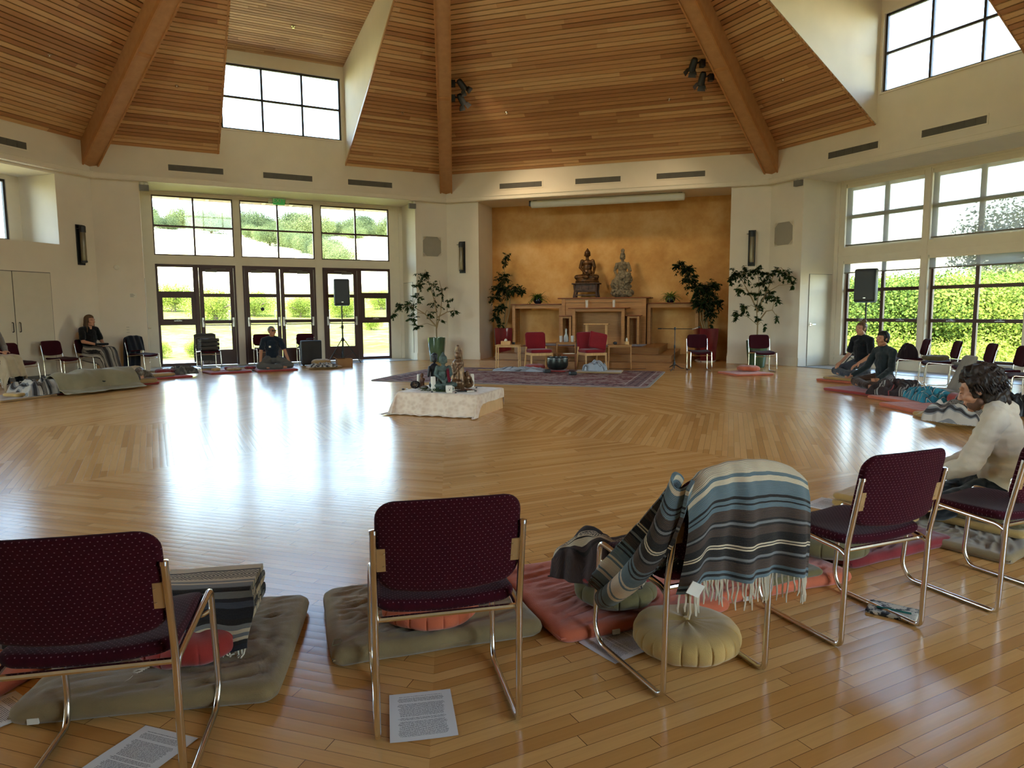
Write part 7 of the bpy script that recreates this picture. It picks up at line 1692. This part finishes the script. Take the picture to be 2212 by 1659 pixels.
# woman on the chair, left
J = dict(pelvis=(0, -.12, .55), chest=(0, -.13, .90), neck=(0, -.11, 1.06), head=(0, -.07, 1.205), shL=(-.175, -.12, 1.01), shR=(.175, -.12, 1.01), elL=(-.225, -.04, .76), elR=(.225, -.04, .76), wrL=(-.10, .16, .70), wrR=(.10, .16, .70), hdL=(.7, .7, 0), hdR=(-.7, .7, 0),
    hipL=(-.10, -.08, .53), hipR=(.10, -.08, .53), knL=(-.12, .36, .53), knR=(.12, .36, .53), anL=(-.12, .42, .10), anR=(.12, .42, .10), toL=(-.12, .55, .05), toR=(.12, .55, .05))
t, T = person('woman with long brown hair and black top, seated on a chair', (-7.71, 7.12, 0), ang(.92, -.40), J, M_skin, None, BLK, BLK, 'short', (.15, .06, 0), 1., .6, neckline=-1)
cap_hair(t, T, H_brown, 1., .014, rough=.004, low=-.03); m = MB(); rd = random.Random(8)
for i in range(230):
    a = rd.uniform(.35*pi, 2.65*pi) if False else rd.choice((rd.uniform(-.25, .35), rd.uniform(pi-.35, pi+.25), rd.uniform(pi, 2*pi))); b0 = Vector((.086*cos(a), -.02+.098*sin(a), .06)); pts = [T @ b0]
    L_ = rd.uniform(.22, .33)
    for j in range(1, 6): q = j/5; w_ = Vector((.086*cos(a)*(1+.22*q), -.02+.10*sin(a)*(1+.18*q)+.01*q, .06-L_*q)); pts.append(T @ (w_+Vector((rd.uniform(-1, 1), rd.uniform(-1, 1), 0))*.004))
    m.tube(pts, .007, 5, rs=[.008, .009, .009, .008, .006, .002])
obj('long_hair', m, H_brown, t)
m = MB(); m.pad(.24, .17, .05, .02, .02, 4); single('black_pouch', m, BLK, 'black bag held on the lap of the seated woman', 'bag', W(0, 0, 0, 0)*0+Vector((-7.71, 7.12, 0))+Vector((.92, -.40, 0)).normalized()*.22+Vector((0, 0, .70)), ang(.92, -.40))
def lap_blanket(label, loc, rz, mat, w=.62, zk=.645, front=.50, drop=.56, yb=-.12, seed=0, flare=.10, cat='blanket', uvs=1.):
    pr = [(yb, zk+.01), (.0, zk), (.15, zk-.005), (.30, zk-.005), (.41, zk-.02), (.47, zk-.09), (front, zk-.22), (front+flare*.5, zk-.22-drop*.35), (front+flare, max(.02, zk-.22-drop*.7)), (front+flare*1.5, .018)]
    pr = [p for p in pr if p[1] > zk-.22-drop*.75-.02]
    n = len(pr)-1; L = [0]
    for a, b in zip(pr, pr[1:]): L.append(L[-1]+hypot(b[0]-a[0], b[1]-a[1]))
    def F(s, q):
        i = min(int(q*n), n-1); f = q*n-i; y_, z_ = [pr[i][k]*(1-f)+pr[i+1][k]*f for k in (0, 1)]; a = (s-.5)*2; k = max(0, abs(a)-.52)/.48; fall = k*(.26+.1*q)
        h = max(.015, z_-fall*1.2-.01*(1-abs(a))*sin(q*9)); x = a*w/2*(1-.30*k)+.0
        wr_ = .012*sin(a*13+q*6+seed)+.01*nz(a*5+seed, q*6)
        return (x+.02*nz(q*5, seed), y_+wr_*(.3+q)-.05*k*q, h+wr_*.6)
    t = thing('lap_blanket', label, cat, loc, rz); obj('cloth', solid(F, 44, 60, .014, lambda s, q: (s*w*1.25*uvs, L[min(int(round(q*n)), n)]*uvs)), mat, t, angle=80); return t
S_lap = serape('black_cream_lap_serape', st([(1.2, srgb(180, 172, 158)), (.25, bk), (.9, srgb(196, 190, 176)), (.25, bk), (1.2, srgb(160, 154, 142)), (.8, srgb(90, 86, 84)), (1.6, srgb(26, 26, 32)), (.8, srgb(90, 86, 84))]), .30, (.06, .26), None, 0)
lap_blanket('black and cream striped blanket over the lap and legs of the seated woman', (-7.71, 7.12, 0), ang(.92, -.40), S_lap, .62, seed=1, flare=.16)
# person at the left edge, mostly outside the picture
J2 = {k: v for k, v in J.items()}; J2['toL'] = (-.12, .52, .05)
t, T = person('person at the left edge in black trousers and thick white socks', (-8.03, 4.29, 0), ang(8.0, -3.2), J2, M_skin, None, fabric('grey_sweater', srgb(120, 112, 104)), BLK, 'long', (0, 0, 0), 1., .5)
cap_hair(t, T, H_brown, 1., .012)
m = MB()
for q in 'LR': a_ = Vector(J2['an'+q]); m.rc(a_+Vector((0, 0, .06)), .052, a_, .052); m.rc(a_, .052, a_+Vector((0, .13, -.045)), .040)
robj('socks', m, .008, fabric('white_socks', srgb(200, 192, 178)), t, 2)
lap_blanket('beige towel over the lap of the person at the left edge', (-8.03, 4.29, 0), ang(8.0, -3.2), M_towel, .60, drop=.22, seed=3, flare=.03, cat='towel')
for i, (dx, dy) in enumerate(((.28, .16), (.18, .34))):
    o_ = Vector((-7.42, 3.95, .037))+Vector((dx*.6, -dy*.6, 0)); m = MB(); m.pad(.10, .26, .07, .05, .03, 5, lambda a, b, c: (a, b, c+.035-.01*(b > 0))); single('slipper', m, M_white, ('pale slipper on the tan mat at the left edge, nearer the camera', 'pale slipper on the tan mat at the left edge, farther from the camera')[i], 'slipper', o_, ang(8.0, -3.2)+.1*i)
# the lying person under the grey blanket
ld = Vector((-5.78+6.50, 4.68-3.35, 0)).normalized(); lrz = ang(ld.x, ld.y)
J = dict(pelvis=(0, -.72, .16), chest=(0, -.34, .18), neck=(0, -.17, .17), head=(0, -.03, .215), shL=(-.17, -.22, .17), shR=(.17, -.22, .17), elL=(-.22, -.48, .11), elR=(.22, -.48, .11), wrL=(-.19, -.70, .10), wrR=(.19, -.70, .10), hdL=(.1, -.9, 0), hdR=(-.1, -.9, 0),
    hipL=(-.09, -.78, .14), hipR=(.09, -.78, .14), knL=(-.12, -1.18, .20), knR=(.12, -1.18, .20), anL=(-.08, -1.52, .10), anR=(.08, -1.52, .10), toL=(-.11, -1.56, .19), toR=(.11, -1.56, .19), pnL=(0, 0, -1), pnR=(0, 0, -1))
t, T = person('person lying under a grey blanket, grey brown hair on a tan pillow', (-5.74, 4.76, .0), lrz, J, M_skin, None, fabric('dark_top', srgb(54, 44, 42)), BLK, 'long', (.9, 1.35, 0), 1., .5)
cap_hair(t, T, H_grey, 1., .018, rough=.006, low=-.04); m = MB(); rd = random.Random(18)
for i in range(90):
    a = rd.uniform(-1, 1); p0 = Vector((a*.09, .02+rd.uniform(-.04, .04), .25+rd.uniform(-.08, .06))); pts = [p0]; e_ = Vector((a*.15+rd.uniform(-.03, .03), .12+rd.uniform(0, .07), .145+rd.uniform(0, .02)))
    for j in range(1, 5): q = j/4; pts.append(p0.lerp(e_, q)+Vector((0, 0, .03*sin(pi*q))))
    m.tube(pts, .008, 5, rs=[.009, .010, .009, .007, .002])
obj('loose_hair', m, H_grey, t)
def lying_blanket():
    t = thing('lying_blanket', 'plain grey wool blanket covering the lying person', 'blanket', (-5.74, 4.76, 0), lrz)
    def F(s, q):
        a = (s-.5)*2; y = -.26-q*1.42; body = .345+.03*sin(q*3.4)-.05*q+(.05*math.exp(-((q-.92)/.06)**2)) + .03*math.exp(-((q-.66)/.1)**2); wd = .27-.06*q; k = abs(a)*.40
        z = body*max(0, 1-(k/wd)**2.6)**.6 if k < wd else 0
        if z < .06: z = max(.012+.052*max(0, 1-(k-wd)/.1 if k > wd else 1), z*.8) 
        z += .012*nz(a*4, q*9)+.010*sin(a*9+q*14)*(z > .03); return (a*.40+.03*sin(q*11), y+.05*a*a, max(.012, z+.03))
    obj('cloth', solid(F, 50, 80, .012, lambda s, q: (s, q*1.4)), M_wool, t, angle=80)
lying_blanket()
# blanket over the knees of the man in dark shirt
rumpled('rumpled_blanket', 'dark blanket bunched against the hip of the man in dark shirt', S_mar, 7.22, 1.55, .055, .3, .40, .34, .16, 44, .4)

bpy.data.scenes.remove(tsc)
